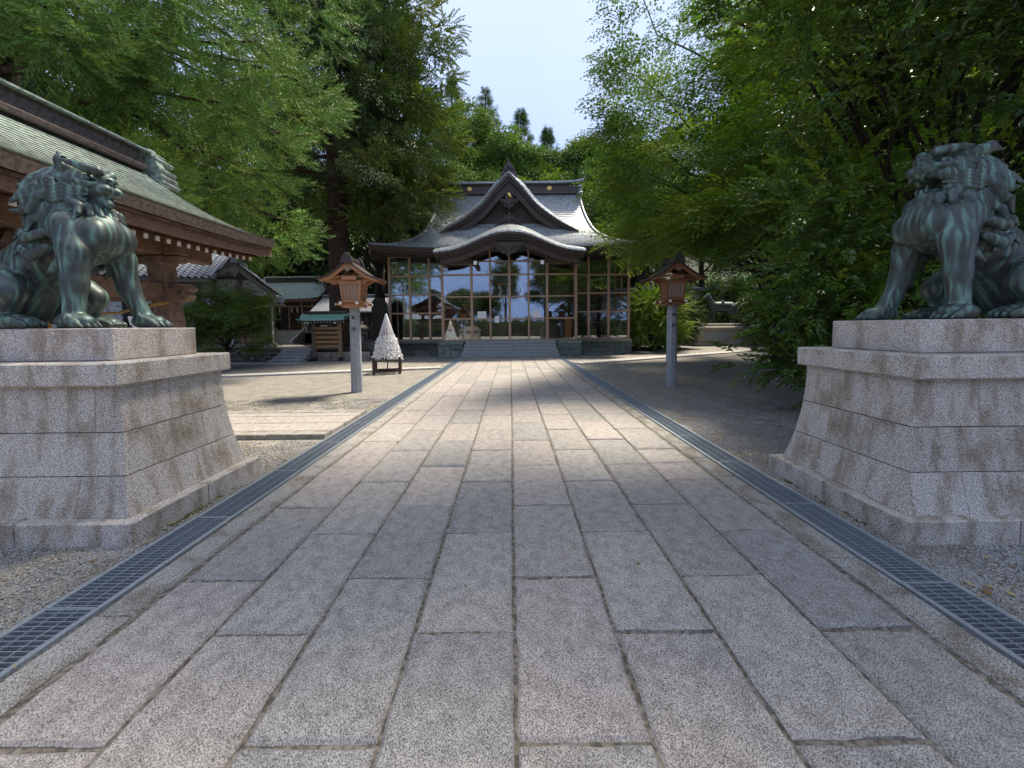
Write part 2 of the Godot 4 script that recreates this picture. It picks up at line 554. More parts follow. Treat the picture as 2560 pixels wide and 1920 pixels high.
func build_ground() -> void:
	rng.seed = 1278
	var g := mb()
	var y := -0.03
	var strips := [[-150.0, -2.64, 40.0, ZEND], [2.64, 150.0, 40.0, ZEND], [-150.0, 150.0, ZEND, -31.0], [-2.64, 2.64, 40.0, 3.0]]
	for s in strips:
		g.quad(v3(s[0], y, s[2]), v3(s[1], y, s[2]), v3(s[1], y, s[3]), v3(s[0], y, s[3]))
	g.quad(v3(-150, y, 160), v3(150, y, 160), v3(150, y, 40), v3(-150, y, 40))
	ob("ground", g, M.gravel_ground).set_meta("kind", "structure")
	var hl := mb()
	hl.grid(60, 44, func(a, b):
		var x: float = lerpf(-150, 150, a)
		var z: float = -30.99 - b * b * 170.0
		return v3(x, -0.034 + terrain(x, z) + sin(x * 0.21) * sin(z * 0.17) * 0.5 * smoothstep(-33.0, -45.0, z), z))
	ob("hill", hl, M.forest_floor).set_meta("kind", "structure")
	# loose gravel lying on the near ground: small patches of stones, laid over and over
	var patches := []
	for k in 3:
		var pm := mb()
		for j in 46:
			var c := v3(rng.randf_range(-0.11, 0.11), rng.randf_range(0.0, 0.006), rng.randf_range(-0.11, 0.11))
			var r := rng.randf_range(0.0045, 0.0105)
			var b := Basis.from_euler(v3(rng.randf() * 0.7, rng.randf() * TAU, rng.randf() * 0.7))
			pm.blob(c, v3(r * rng.randf_range(0.9, 1.5), r * 0.65, r), 5, 3, b)
		patches.append(pm.commit())
	var lists := [[], [], []]
	for side in [-1.0, 1.0]:
		var n := 2300
		for k in n:
			var z := -1.2 - pow(rng.randf(), 1.5) * 7.0
			var x: float = side * (2.70 + pow(rng.randf(), 1.25) * (5.6 if z < -4.2 else 3.2))
			if side < 0 and z < -5.05 and z > -6.95:
				continue
			var zc := -3.33 if side < 0 else -3.25
			if absf(x) > 2.84 and absf(x) < 5.1 and absf(z - zc) < 0.66:
				continue
			lists[rng.randi() % 3].append(Transform3D(Basis(Vector3.UP, rng.randf() * TAU), v3(x, y + 0.001, z)))
	for k in 3:
		var mi := scatter("loose_gravel", patches[k], M["pebble%d" % [0, 2, 3][k]], lists[k], [])
		tag(mi, ["grey loose gravel stones strewn beside the drain gratings", "tan loose gravel stones strewn beside the drain gratings", "pale loose gravel stones strewn beside the drain gratings"][k], "gravel", "", "stuff")

func scatter(called: String, mesh: Mesh, m: Material, xfs: Array, cols: Array, parent: Node3D = null) -> MultiMeshInstance3D:
	var mm := MultiMesh.new()
	mm.transform_format = MultiMesh.TRANSFORM_3D
	mm.use_colors = not cols.is_empty()
	mm.mesh = mesh
	mm.instance_count = xfs.size()
	for k in xfs.size():
		mm.set_instance_transform(k, xfs[k])
		if mm.use_colors:
			mm.set_instance_color(k, cols[k])
	var o := MultiMeshInstance3D.new()
	o.multimesh = mm
	o.material_override = m
	if parent:
		o.name = called
		parent.add_child(o, true)
	else:
		o.name = numbered(called)
		add_child(o)
	return o

# a dressed stone with slightly wavering, worn arrises
func stone_slab(x0: float, x1: float, z0: float, z1: float, top: float, depth: float, wave := 0.004, inset := 0.009) -> MB:
	var m := mb()
	var ring := []
	var c := [v3(x0, 0, z0), v3(x1, 0, z0), v3(x1, 0, z1), v3(x0, 0, z1)]
	var mid := v3((x0 + x1) / 2, top, (z0 + z1) / 2)
	for k in 4:
		var a: Vector3 = c[k]
		var b: Vector3 = c[(k + 1) % 4]
		var n := clampi(int((b - a).length() / 0.09), 3, 9)
		for j in n:
			var p := a.lerp(b, float(j) / n)
			var inw := (v3(mid.x, 0, mid.z) - p)
			inw = v3(signf(inw.x) if k % 2 == 1 else 0.0, 0, signf(inw.z) if k % 2 == 0 else 0.0)
			if j == 0:
				inw = v3(signf(mid.x - p.x), 0, signf(mid.z - p.z))
			ring.append([p + inw * rng.randf_range(0.0, wave), inw])
	var tilt := v3(rng.randf_range(-0.004, 0.004), 0, rng.randf_range(-0.003, 0.003))
	var n := ring.size()
	var hi := []
	var lo := []
	for r in ring:
		var p: Vector3 = r[0]
		var yy: float = top + (p.x - mid.x) * tilt.x + (p.z - mid.z) * tilt.z
		var w := inset * rng.randf_range(0.7, 1.7)
		hi.append(p + r[1] * w + v3(0, yy, 0))
		lo.append(p + v3(0, yy - w * 0.9, 0))
	for k in n:
		var q := (k + 1) % n
		m.trio(mid, hi[k], hi[q], Vector3.UP)
		m.qo(hi[k], hi[q], lo[q], lo[k], (lo[k] + lo[q]) / 2 - mid + Vector3.UP * 0.3)
		m.qo(lo[k], lo[q], v3(lo[q].x, top - depth, lo[q].z), v3(lo[k].x, top - depth, lo[k].z), lo[k] - v3(mid.x, lo[k].y, mid.z))
	return m

func build_path() -> void:
	rng.seed = 1052
	var path := structure("stone_path")
	var bed := mb()
	bed.quad(v3(-2.3, -0.016, 3.0), v3(2.3, -0.016, 3.0), v3(2.3, -0.016, ZEND), v3(-2.3, -0.016, ZEND))
	ob("mortar_bed", bed, M.mortar, path)
	var w := 0.515
	for c in 8:
		var x0 := (c - 4) * w + 0.005
		var x1 := (c - 3) * w + 0.005
		var z := 1.465 if c % 2 == 0 else 0.955
		while z > ZEND + 0.02:
			var z2 := maxf(z - 0.925, ZEND)
			if z2 < ZEND + 0.3:
				z2 = ZEND
			if c == 7 and absf(z + 3.67) < 0.1:
				slab_part(path, x0, x1, z, -4.14)
				slab_part(path, x0, x1, -4.14, z2)
			else:
				slab_part(path, x0, x1, z, z2)
			z = z2
	for side in [-1.0, 1.0]:
		var z := 1.78 if side < 0 else 1.35
		while z > ZEND + 0.02:
			var z2 := maxf(z - 1.87, ZEND)
			if z2 < ZEND + 0.4:
				z2 = ZEND
			var a: float = minf(side * 2.088, side * 2.285)
			var b: float = maxf(side * 2.088, side * 2.285)
			ob("kerb_stone", stone_slab(a, b, z - 0.004, z2 + 0.004, rng.randf_range(-0.003, 0.003), 0.14, 0.004, 0.012), M.kerb, path)
			z = z2
	# the raised side path towards the wash pavilion
	var sp := structure("side_path")
	var rows := [[-5.23, -5.43], [-5.45, -5.88], [-5.90, -6.33], [-6.35, -6.60], [-6.62, -6.82]]
	for r in rows.size():
		var x := -2.66
		var first := true
		while x > -9.5:
			var l := rng.randf_range(0.75, 1.25)
			if first:
				l *= [0.9, 0.5, 1.0, 0.7, 0.9][r]
			first = false
			ob("paving_stone", stone_slab(x - l + 0.005, x - 0.005, rows[r][0], rows[r][1], 0.045 + rng.randf_range(-0.003, 0.003), 0.1, 0.003, 0.006), M[["kerb", "slab5", "slab3", "slab1", "kerb"][r]], sp)
			x -= l
	# pale bands of stone that cross the gravel on both sides
	for q in [[v3(-2.68, 0, -14.2), v3(-15.5, 0, -10.6), 0.55], [v3(2.7, 0, -15.2), v3(17.5, 0, -23.6), 0.75]]:
		var band := structure("stone_band")
		var a: Vector3 = q[0]
		var b: Vector3 = q[1]
		var d := (b - a).normalized()
		var side := v3(-d.z, 0, d.x) * float(q[2]) * 0.5
		var n := int((b - a).length() / 1.4)
		for k in n:
			var p0 := a.lerp(b, float(k) / n) + d * 0.006
			var p1 := a.lerp(b, float(k + 1) / n) - d * 0.006
			var m := mb()
			m.hexa([p0 - side + v3(0, -0.1, 0), p1 - side + v3(0, -0.1, 0), p1 + side + v3(0, -0.1, 0), p0 + side + v3(0, -0.1, 0), p0 - side + v3(0, 0.03, 0), p1 - side + v3(0, 0.03, 0), p1 + side + v3(0, 0.03, 0), p0 + side + v3(0, 0.03, 0)])
			ob("band_stone", m, M.white_stone, band)

func slab_part(path: Node3D, x0: float, x1: float, za: float, zb: float) -> void:
	if absf(za - zb) < 0.03:
		return
	var far := clampf((-za - 4.0) / 6.0, 0.0, 1.0)
	var g := rng.randf_range(0.002, 0.008)
	var pick := rng.randi() % 8
	if far > 0.3 and rng.randf() < 0.5:
		pick = [1, 3, 5][rng.randi() % 3]
	ob("paving_slab", stone_slab(x0 + g, x1 - g, zb + g, za - g, rng.randf_range(-0.007, 0.007), 0.1, 0.009 * (1.0 - far * 0.5), 0.011), M["slab%d" % pick], path)

func build_gratings() -> void:
	rng.seed = 1486
	for side in [-1.0, 1.0]:
		var ch := mb()
		for q in [[2.296, 0.02], [2.634, 0.02]]:
			ch.box(v3(side * q[0], -0.16, (3.0 + ZEND) / 2), v3(q[1], 0.29, 3.0 - ZEND))
		ch.box(v3(side * 2.465, -0.31, (3.0 + ZEND) / 2), v3(0.36, 0.02, 3.0 - ZEND))
		var o := ob("drain_channel", ch, M.concrete)
		o.set_meta("kind", "structure")
		var z := 1.0 if side < 0 else 0.86
		var k := 0
		var fmesh: ArrayMesh
		var x: float = side * 2.465
		var hw := 0.162
		var fm := mb()
		for s in [-1.0, 1.0]:
			fm.box(v3(s * (hw - 0.016), 0.0, -0.5), v3(0.032, 0.028, 0.996))
			fm.box(v3(0, -0.001, -0.5 + s * 0.494), v3(hw * 2 - 0.066, 0.026, 0.008))
		fmesh = fm.commit()
		var long_bar := bx(v3(0, 0.003, -0.5), v3(0.0055, 0.012, 0.978)).commit()
		var cross := bx(Vector3.ZERO, v3(hw * 2 - 0.066, 0.030, 0.0042)).commit()
		var joined := mb()
		for j in 32:
			joined.box(v3(0, -0.008, -0.028 - j * 0.0305), v3(hw * 2 - 0.066, 0.030, 0.0042))
		var jmesh := joined.commit()
		while z > ZEND + 0.2:
			var kind := "galvanised drain grating on the %s side, " % ("pavilion" if side < 0 else "maple")
			var label := kind + "between the lantern post and the pale stone band"
			if z > -2.4:
				label = kind + "in front of the lion's pedestal"
			elif z > -4.0:
				label = kind + "alongside the foot of the lion's pedestal"
			elif z > -8.4:
				label = kind + ("beside the raised side path" if side < 0 else "between pedestal and lantern post")
			elif z > -9.7:
				label = kind + "beside the lantern post"
			elif z < -17.2:
				label = kind + "butting against the hall steps"
			elif z < -15.2:
				label = kind + "between the pale stone band and the hall steps"
			elif z < -13.6:
				label = kind + "where the pale stone band meets it"
			var t := thing("drain_grating", label, "drain grating", v3(x, -0.012 + rng.randf_range(-0.003, 0.003), z), 0.0, "gratings on the pavilion side" if side < 0 else "gratings on the maple side")
			t.rotation.z = rng.randf_range(-0.006, 0.006)
			ob("frame", fmesh, M.zinc, t)
			for s in [-1.0, 1.0]:
				ob("long_bar", long_bar, M.zinc, t).position.x = s * 0.048
			if z < 0.0 and z > -6.3:
				for j in 32:
					ob("cross_bar", cross, M.zinc, t).position = v3(0, -0.008, -0.028 - j * 0.0305)
			else:
				stuff(ob("cross_bars", jmesh, M.zinc, t))
			z -= 1.0
			k += 1

# ---------------------------------------------------------------- pedestals
func flare(y: float) -> float:
	return 0.125 * pow(clampf((1.13 - y) / 0.98, 0.0, 1.0), 2.1)

func build_pedestals() -> void:
	rng.seed = 1588
	for side in [-1.0, 1.0]:
		var zc := -3.33 if side < 0 else -3.245
		var t := thing("lion_pedestal", "flared granite pedestal under the closed-mouth lion" if side < 0 else "flared granite pedestal under the open-mouth lion", "pedestal", v3(side * 3.93, 0, zc), 0.0)
		var hx := 1.16
		var hz := 0.70
		# foot course, in stones with open joints
		var foot_y := [-0.06, 0.15]
		for s in [-1.0, 1.0]:
			var cuts := [-hx, -0.35, 0.85, hx] if side * s > 0 else [-hx, -0.85, 0.3, hx]
			for k in 3:
				ob("foot_stone", stone_slab(cuts[k] + 0.003, cuts[k + 1] - 0.003, (0.003 if s > 0 else -hz), (hz if s > 0 else -0.003), 0.15, 0.21, 0.003, 0.008), M.granite_dirty if (k + int(s)) % 2 == 0 else M.granite, t)
		# flared shaft: three courses, each face in stones
		var tx := 0.935
		var tz := 0.50
		var ys := [0.15, 0.445, 0.77, 1.13]
		var joints := {"z+": [[-0.62, 0.66], [-0.1], [-0.45, 0.74]], "z-": [[0.3], [-0.4, 0.5], [0.1]], "x+": [[-0.12], [-0.34, 0.42], [0.14]], "x-": [[0.1], [-0.3, 0.36], [-0.12]]}
		var core := mb()
		core.box(v3(0, 0.64, 0), v3((tx - 0.05) * 2, 0.97, (tz - 0.05) * 2))
		ob("core", core, M.concrete, t)
		for f in ["z+", "z-", "x+", "x-"]:
			var along_x: bool = f[0] == "z"
			var sg := 1.0 if f[1] == "+" else -1.0
			for c in 3:
				var e0: float = (tx if along_x else tz)
				var lim := [-2.0]
				for j in joints[f][c]:
					lim.append(j * (1.0 if along_x else 0.62))
				lim.append(2.0)
				for k in lim.size() - 1:
					var m := mb()
					var steps := 4
					for st in steps:
						var pts := []
						for yy in [0.0, 1.0]:
							var y: float = lerpf(ys[c] + (0.004 if c > 0 else 0.0015), ys[c + 1] - 0.004, (st + yy) / steps)
							var o := flare(y)
							var a: float = -(e0 + o) if lim[k] < -1.5 else lim[k] + 0.002
							var b: float = (e0 + o) if lim[k + 1] > 1.5 else lim[k + 1] - 0.002
							var ai: float = -(e0 - 0.06) if lim[k] < -1.5 else a
							var bi: float = (e0 - 0.06) if lim[k + 1] > 1.5 else b
							var out: float = ((tz if along_x else tx) + o) * sg
							var inn: float = ((tz if along_x else tx) - 0.06) * sg
							if along_x:
								pts.append_array([v3(a, y, out), v3(b, y, out), v3(bi, y, inn), v3(ai, y, inn)])
							else:
								pts.append_array([v3(out, y, a), v3(out, y, b), v3(inn, y, bi), v3(inn, y, ai)])
						# outer face, and the ends that show in the joints
						var od := v3(0, 0, sg) if along_x else v3(sg, 0, 0)
						m.qo(pts[0], pts[1], pts[5], pts[4], od)
						m.qo(pts[1], pts[2], pts[6], pts[5], pts[1] - pts[0])
						m.qo(pts[0], pts[3], pts[7], pts[4], pts[0] - pts[1])
						if st == 0:
							m.qo(pts[0], pts[1], pts[2], pts[3], Vector3.DOWN)
						if st == steps - 1:
							m.qo(pts[4], pts[5], pts[6], pts[7], Vector3.UP)
					ob("shaft_stone", m, M[["granite", "granite_pale", "granite", "granite_dirty"][(c * 2 + k + (1 if along_x else 0)) % 4]], t)
		ob("cap_slab", bx(v3(0, 1.22, 0), v3(0.985 * 2, 0.178, 0.575 * 2), 0.012), M.granite, t)
		ob("top_block", bx(v3(0, 1.4405, 0), v3(0.785 * 2, 0.26, 0.395 * 2), 0.008), M.granite_pale, t)
		# moss tufts where the foot meets the gravel
		var ms := mb()
		for k in 26:
			var xx := rng.randf_range(-0.6, 0.7)
			ms.blob(v3(-side * (hx + rng.randf_range(0.0, 0.03)), -0.035, xx * hz), v3(rng.randf_range(0.015, 0.04), rng.randf_range(0.008, 0.022), rng.randf_range(0.02, 0.06)), 7, 4)
		var mo := stuff(ob("moss", ms, M.moss))
		mo.position = v3(side * 3.93, 0, zc)
		tag(mo, "moss growing along the foot of the closed-mouth lion's pedestal" if side < 0 else "moss growing along the foot of the open-mouth lion's pedestal", "moss", "", "stuff")

# ---------------------------------------------------------------- prayer hall
func mw(o: Node3D) -> MB: # builds in world coordinates for a thing that stands at o
	var m := MB.new()
	m.xf = Transform3D(Basis(), -o.position)
	return m

func wbox(o: Node3D, called: String, a: Vector3, b: Vector3, mat_: Material, bev := 0.0, parent: Node3D = null) -> MeshInstance3D:
	var m := mw(o)
	m.box((a + b) / 2, (b - a).abs(), Basis(), bev)
	return ob(called, m, mat_, parent if parent else o)

# a solid band between two curves of x, from depth zf back to zb
func band(m: MB, x0: float, x1: float, n: int, top: Callable, bot: Callable, zf: float, zb: float) -> void:
	for k in n:
		var xa := lerpf(x0, x1, float(k) / n)
		var xb := lerpf(x0, x1, float(k + 1) / n)
		var ta: float = top.call(xa)
		var tb: float = top.call(xb)
		var ba: float = bot.call(xa)
		var bb: float = bot.call(xb)
		m.quad(v3(xa, ba, zf), v3(xb, bb, zf), v3(xb, tb, zf), v3(xa, ta, zf))
		m.quad(v3(xa, ba, zb), v3(xa, ta, zb), v3(xb, tb, zb), v3(xb, bb, zb))
		m.quad(v3(xa, ta, zf), v3(xb, tb, zf), v3(xb, tb, zb), v3(xa, ta, zb))
		m.quad(v3(xa, ba, zf), v3(xa, ba, zb), v3(xb, bb, zb), v3(xb, bb, zf))
	m.qo(v3(x0, bot.call(x0), zf), v3(x0, top.call(x0), zf), v3(x0, top.call(x0), zb), v3(x0, bot.call(x0), zb), v3(-1, 0, 0))
	m.qo(v3(x1, bot.call(x1), zf), v3(x1, top.call(x1), zf), v3(x1, top.call(x1), zb), v3(x1, bot.call(x1), zb), v3(1, 0, 0))

func spiral(m: MB, c: Vector3, r: float, w: float, turns: float, hand: float, start := 0.0) -> void:
	var pts := []
	var rad := []
	var n := 18
	for k in n + 1:
		var f := float(k) / n
		var a := start + hand * turns * TAU * f
		var rr := r * (1.0 - 0.85 * f)
		pts.append(c + v3(cos(a) * rr, sin(a) * rr, 0.0))
		rad.append(w * (1.0 - 0.45 * f))
	m.tube(pts, rad, 5)

# a carved scroll ornament: bumpy outlined plate with curls on its face
func carving(o: Node3D, called: String, c: Vector3, w: float, h: float, lobes: int, mat_: Material, down := false) -> Node3D:
	var m := mw(o)
	var pl := []
	var n := 64
	for k in n + 1:
		var f := float(k) / n
		var x := lerpf(-1, 1, f)
		var env := pow(1.0 - absf(x), 0.75) * 0.8 + 0.2 * (1.0 - x * x)
		var y := env * (0.80 + 0.20 * absf(sin(f * PI * lobes)))
		pl.append(Vector2(x * w / 2, y * h * (-1 if down else 1)))
	pl.append(Vector2(w / 2, 0))
	pl.append(Vector2(-w / 2, 0))
	m.prism(pl, Transform3D(Basis(), c), -0.06, 0.06)
	for s in [-1.0, 1.0]:
		for k in 4:
			var x: float = s * w * (0.09 + 0.105 * k)
			var e := pow(1.0 - absf(x) / (w / 2), 0.75)
			spiral(m, c + v3(x, (e * h * 0.52 + 0.02) * (-1 if down else 1), 0.07), h * 0.17 * (1.0 - 0.12 * k), h * 0.035, 1.6, s, 1.0 * k)
	return ob(called, m, mat_, o)

func roof_y(z: float) -> float: # profile of the hall's main roof
	var s := clampf(z + 24.5, 0.0, 6.0)
	return 10.1 - 1.543 * s + 0.129 * s * s

func roof_hw(z: float) -> float: # half width of the front slope
	var s := z + 24.5
	if s < 2.5:
		return 4.55 + 0.45 * pow(s / 2.5, 2.0)
	return lerpf(5.0, 7.25, pow((s - 2.5) / 2.8, 1.1))

func eave_lift(x: float) -> float:
	return 0.26 * pow(absf(x) / 7.25, 3.2)

func roof_pt(u: float, z: float) -> Vector3:
	var s := (z + 24.5) / 5.3
	var x := u * roof_hw(z)
	return v3(x, roof_y(z) + eave_lift(x) * smoothstep(0.4, 1.0, s), z)

func build_hall() -> void:
	rng.seed = 1040
	var h := thing("prayer_hall", "large wooden prayer hall with curved copper roofs behind a glazed front", "shrine hall", v3(-0.05, 0, -20))
	# stone base
	var base := Node3D.new()
	base.name = "stone_base"
	h.add_child(base)
	wbox(h, "base_fill", v3(-6.55, -0.05, -20.55), v3(6.45, 0.70, -31), M.concrete, 0.0, base)
	wbox(h, "base_fill", v3(-3.6, -0.05, -19.7), v3(3.6, 0.70, -20.5), M.concrete, 0.0, base)
	var course := [[-0.05, 0.29, 0.06], [0.295, 0.615, 0.0]]
	var runs := [[-6.72, -3.78, -20.36], [3.68, 6.62, -20.36], [-3.80, -2.5, -19.5], [2.48, 3.70, -19.5]]
	for r in runs:
		for c in 2:
			var x: float = r[0]
			var first := true
			while x < r[1] - 0.05:
				var l := rng.randf_range(0.75, 1.1) * (0.6 if first and c == 1 else 1.0)
				first = false
				var x2 := minf(x + l, r[1])
				if r[1] - x2 < 0.35:
					x2 = r[1]
				var m := mw(h)
				var f: float = course[c][2]
				var y0: float = course[c][0]
				var y1: float = course[c][1]
				m.hexa([v3(x + 0.004, y0, r[2] - 0.2), v3(x2 - 0.004, y0, r[2] - 0.2), v3(x2 - 0.004, y0, r[2] + f), v3(x + 0.004, y0, r[2] + f), v3(x + 0.004, y1, r[2] - 0.2), v3(x2 - 0.004, y1, r[2] - 0.2), v3(x2 - 0.004, y1, r[2]), v3(x + 0.004, y1, r[2])])
				ob("base_stone", m, M["green_stone" if rng.randf() < 0.5 else "green_stone_dark"], base)
				x = x2
		wbox(h, "cap_stone", v3(r[0] - 0.03, 0.62, r[2] - 0.3), v3(r[1] + 0.03, 0.80, r[2] + 0.03), M.green_stone, 0.01, base)
	for s in [-1.0, 1.0]: # side faces of the base
		for k in 9:
			wbox(h, "base_stone", v3(s * 6.67 - 0.05, -0.05, -20.6 - k * 1.1), v3(s * 6.67 + 0.05, 0.615, -21.69 - k * 1.1), M.green_stone if k % 2 else M.green_stone_dark, 0.008, base)
		wbox(h, "base_stone", v3(s * 3.7 - 0.06, -0.05, -19.72), v3(s * 3.7 + 0.06, 0.615, -20.34), M.green_stone, 0.008, base)
		wbox(h, "cap_stone", v3(s * 3.7 - 0.07, 0.622, -19.81), v3(s * 3.7 + 0.07, 0.797, -20.30), M.green_stone, 0.01, base)
	for k in 5:
		var y1 := 0.16 * (k + 1)
		var zf := -18.42 - 0.27 * k
		wbox(h, "step", v3(-2.46 + 0.02 * k, y1 - 0.16, zf), v3(2.44 - 0.02 * k, y1 - 0.003, zf - (0.5 if k < 4 else 0.3)), M.granite_blue, 0.012)
	wbox(h, "floor", v3(-6.5, 0.70, -19.82), v3(6.4, 0.79, -31), M.concrete)
	build_glazing(h)
	build_hall_inside(h)
	build_hall_roof(h)

func build_glazing(h: Node3D) -> void:
	var fr: Material = M.frame_bronze
	var wz := -20.6
	var cz := -19.8
	var wings := [[[-6.62, -5.5, -4.43, -3.62], wz], [[3.55, 4.32, 5.42, 6.53], wz]]
	var rows := [0.81, 2.28, 3.30, 4.30, 5.38]
	for w in wings:
		var xs: Array = w[0]
		for x in xs:
			wbox(h, "mullion", v3(x - 0.06, 0.80, wz - 0.06), v3(x + 0.06, 5.42, wz + 0.06), fr, 0.006)
		for k in xs.size() - 1:
			for r in rows.size():
				wbox(h, "transom", v3(xs[k] + 0.06, rows[r] - 0.005, wz - 0.04), v3(xs[k + 1] - 0.06, rows[r] + 0.075, wz + 0.045), fr, 0.006)
				if r < rows.size() - 1:
					wbox(h, "window_pane", v3(xs[k] + 0.05, rows[r] + 0.07, wz - 0.0005), v3(xs[k + 1] - 0.05, rows[r + 1], wz + 0.0005), M.glass).set_meta("label", "pane mirroring trees and sky")
	var cx := [-3.58, -2.03, -1.05, -0.03, 0.98, 1.96, 3.48]
	for k in cx.size():
		var x: float = cx[k]
		var wide := 0.065 if k in [0, 1, 3, 5, 6] else 0.045
		wbox(h, "mullion", v3(x - wide, 0.80, cz - 0.06), v3(x + wide, 4.85 if k in [0, 6] else 5.75, cz + 0.06), fr, 0.006)
	var crow := [0.81, 1.93, 3.10, 4.24]
	for k in cx.size() - 1:
		var hi := [4.85] if k in [0, 5] else [4.95, 5.72]
		var all := crow + hi
		for r in all.size():
			wbox(h, "transom", v3(cx[k] + 0.065, all[r] - 0.005, cz - 0.04), v3(cx[k + 1] - 0.065, all[r] + (0.085 if r == 3 else 0.07), cz + 0.045), fr, 0.006)
			if r < all.size() - 1:
				wbox(h, "window_pane", v3(cx[k] + 0.05, all[r] + 0.06, cz - 0.0005), v3(cx[k + 1] - 0.05, all[r + 1], cz + 0.0005), M.glass)
	# returns between porch and wings, and the glazed flanks
	for s in [-1.0, 1.0]:
		var x := -3.58 if s < 0 else 3.48
		for r in rows.size():
			wbox(h, "transom", v3(x - 0.04, rows[r], -19.87), v3(x + 0.04, rows[r] + 0.07, -20.53), fr)
			if r < rows.size() - 1:
				wbox(h, "window_pane", v3(x - 0.0005, rows[r] + 0.07, -19.86), v3(x + 0.0005, rows[r + 1], -20.54), M.glass)
		x = -6.62 if s < 0 else 6.53
		for k in 5:
			var z0 := -20.67 - k * 1.3
			wbox(h, "mullion", v3(x - 0.05, 0.80, z0 - 1.25), v3(x + 0.05, 5.4, z0 - 1.35), fr)
			for r in rows.size():
				wbox(h, "transom", v3(x - 0.035, rows[r], z0), v3(x + 0.035, rows[r] + 0.07, z0 - 1.24), fr)
				if r < rows.size() - 1:
					wbox(h, "window_pane", v3(x - 0.0005, rows[r] + 0.07, z0), v3(x + 0.0005, rows[r + 1], z0 - 1.24), M.glass)

func lattice(o: Node3D, called: String, x0: float, x1: float, y0: float, y1: float, z: float, nx: int, ny: int, w: float, mat_: Material, back: Material) -> void:
	var m := mw(o)
	for k in nx + 1:
		var x := lerpf(x0, x1, float(k) / nx)
		m.box(v3(x, (y0 + y1) / 2, z), v3(w, y1 - y0 + w, 0.03))
	for k in ny + 1:
		var y := lerpf(y0, y1, float(k) / ny)
		m.box(v3((x0 + x1) / 2, y, z - 0.003), v3(x1 - x0, w, 0.028))
	var p := ob(called, m, mat_, o)
	stuff(p)
	if back:
		wbox(o, "lattice_backing", v3(x0, y0, z - 0.05), v3(x1, y1, z - 0.03), back)

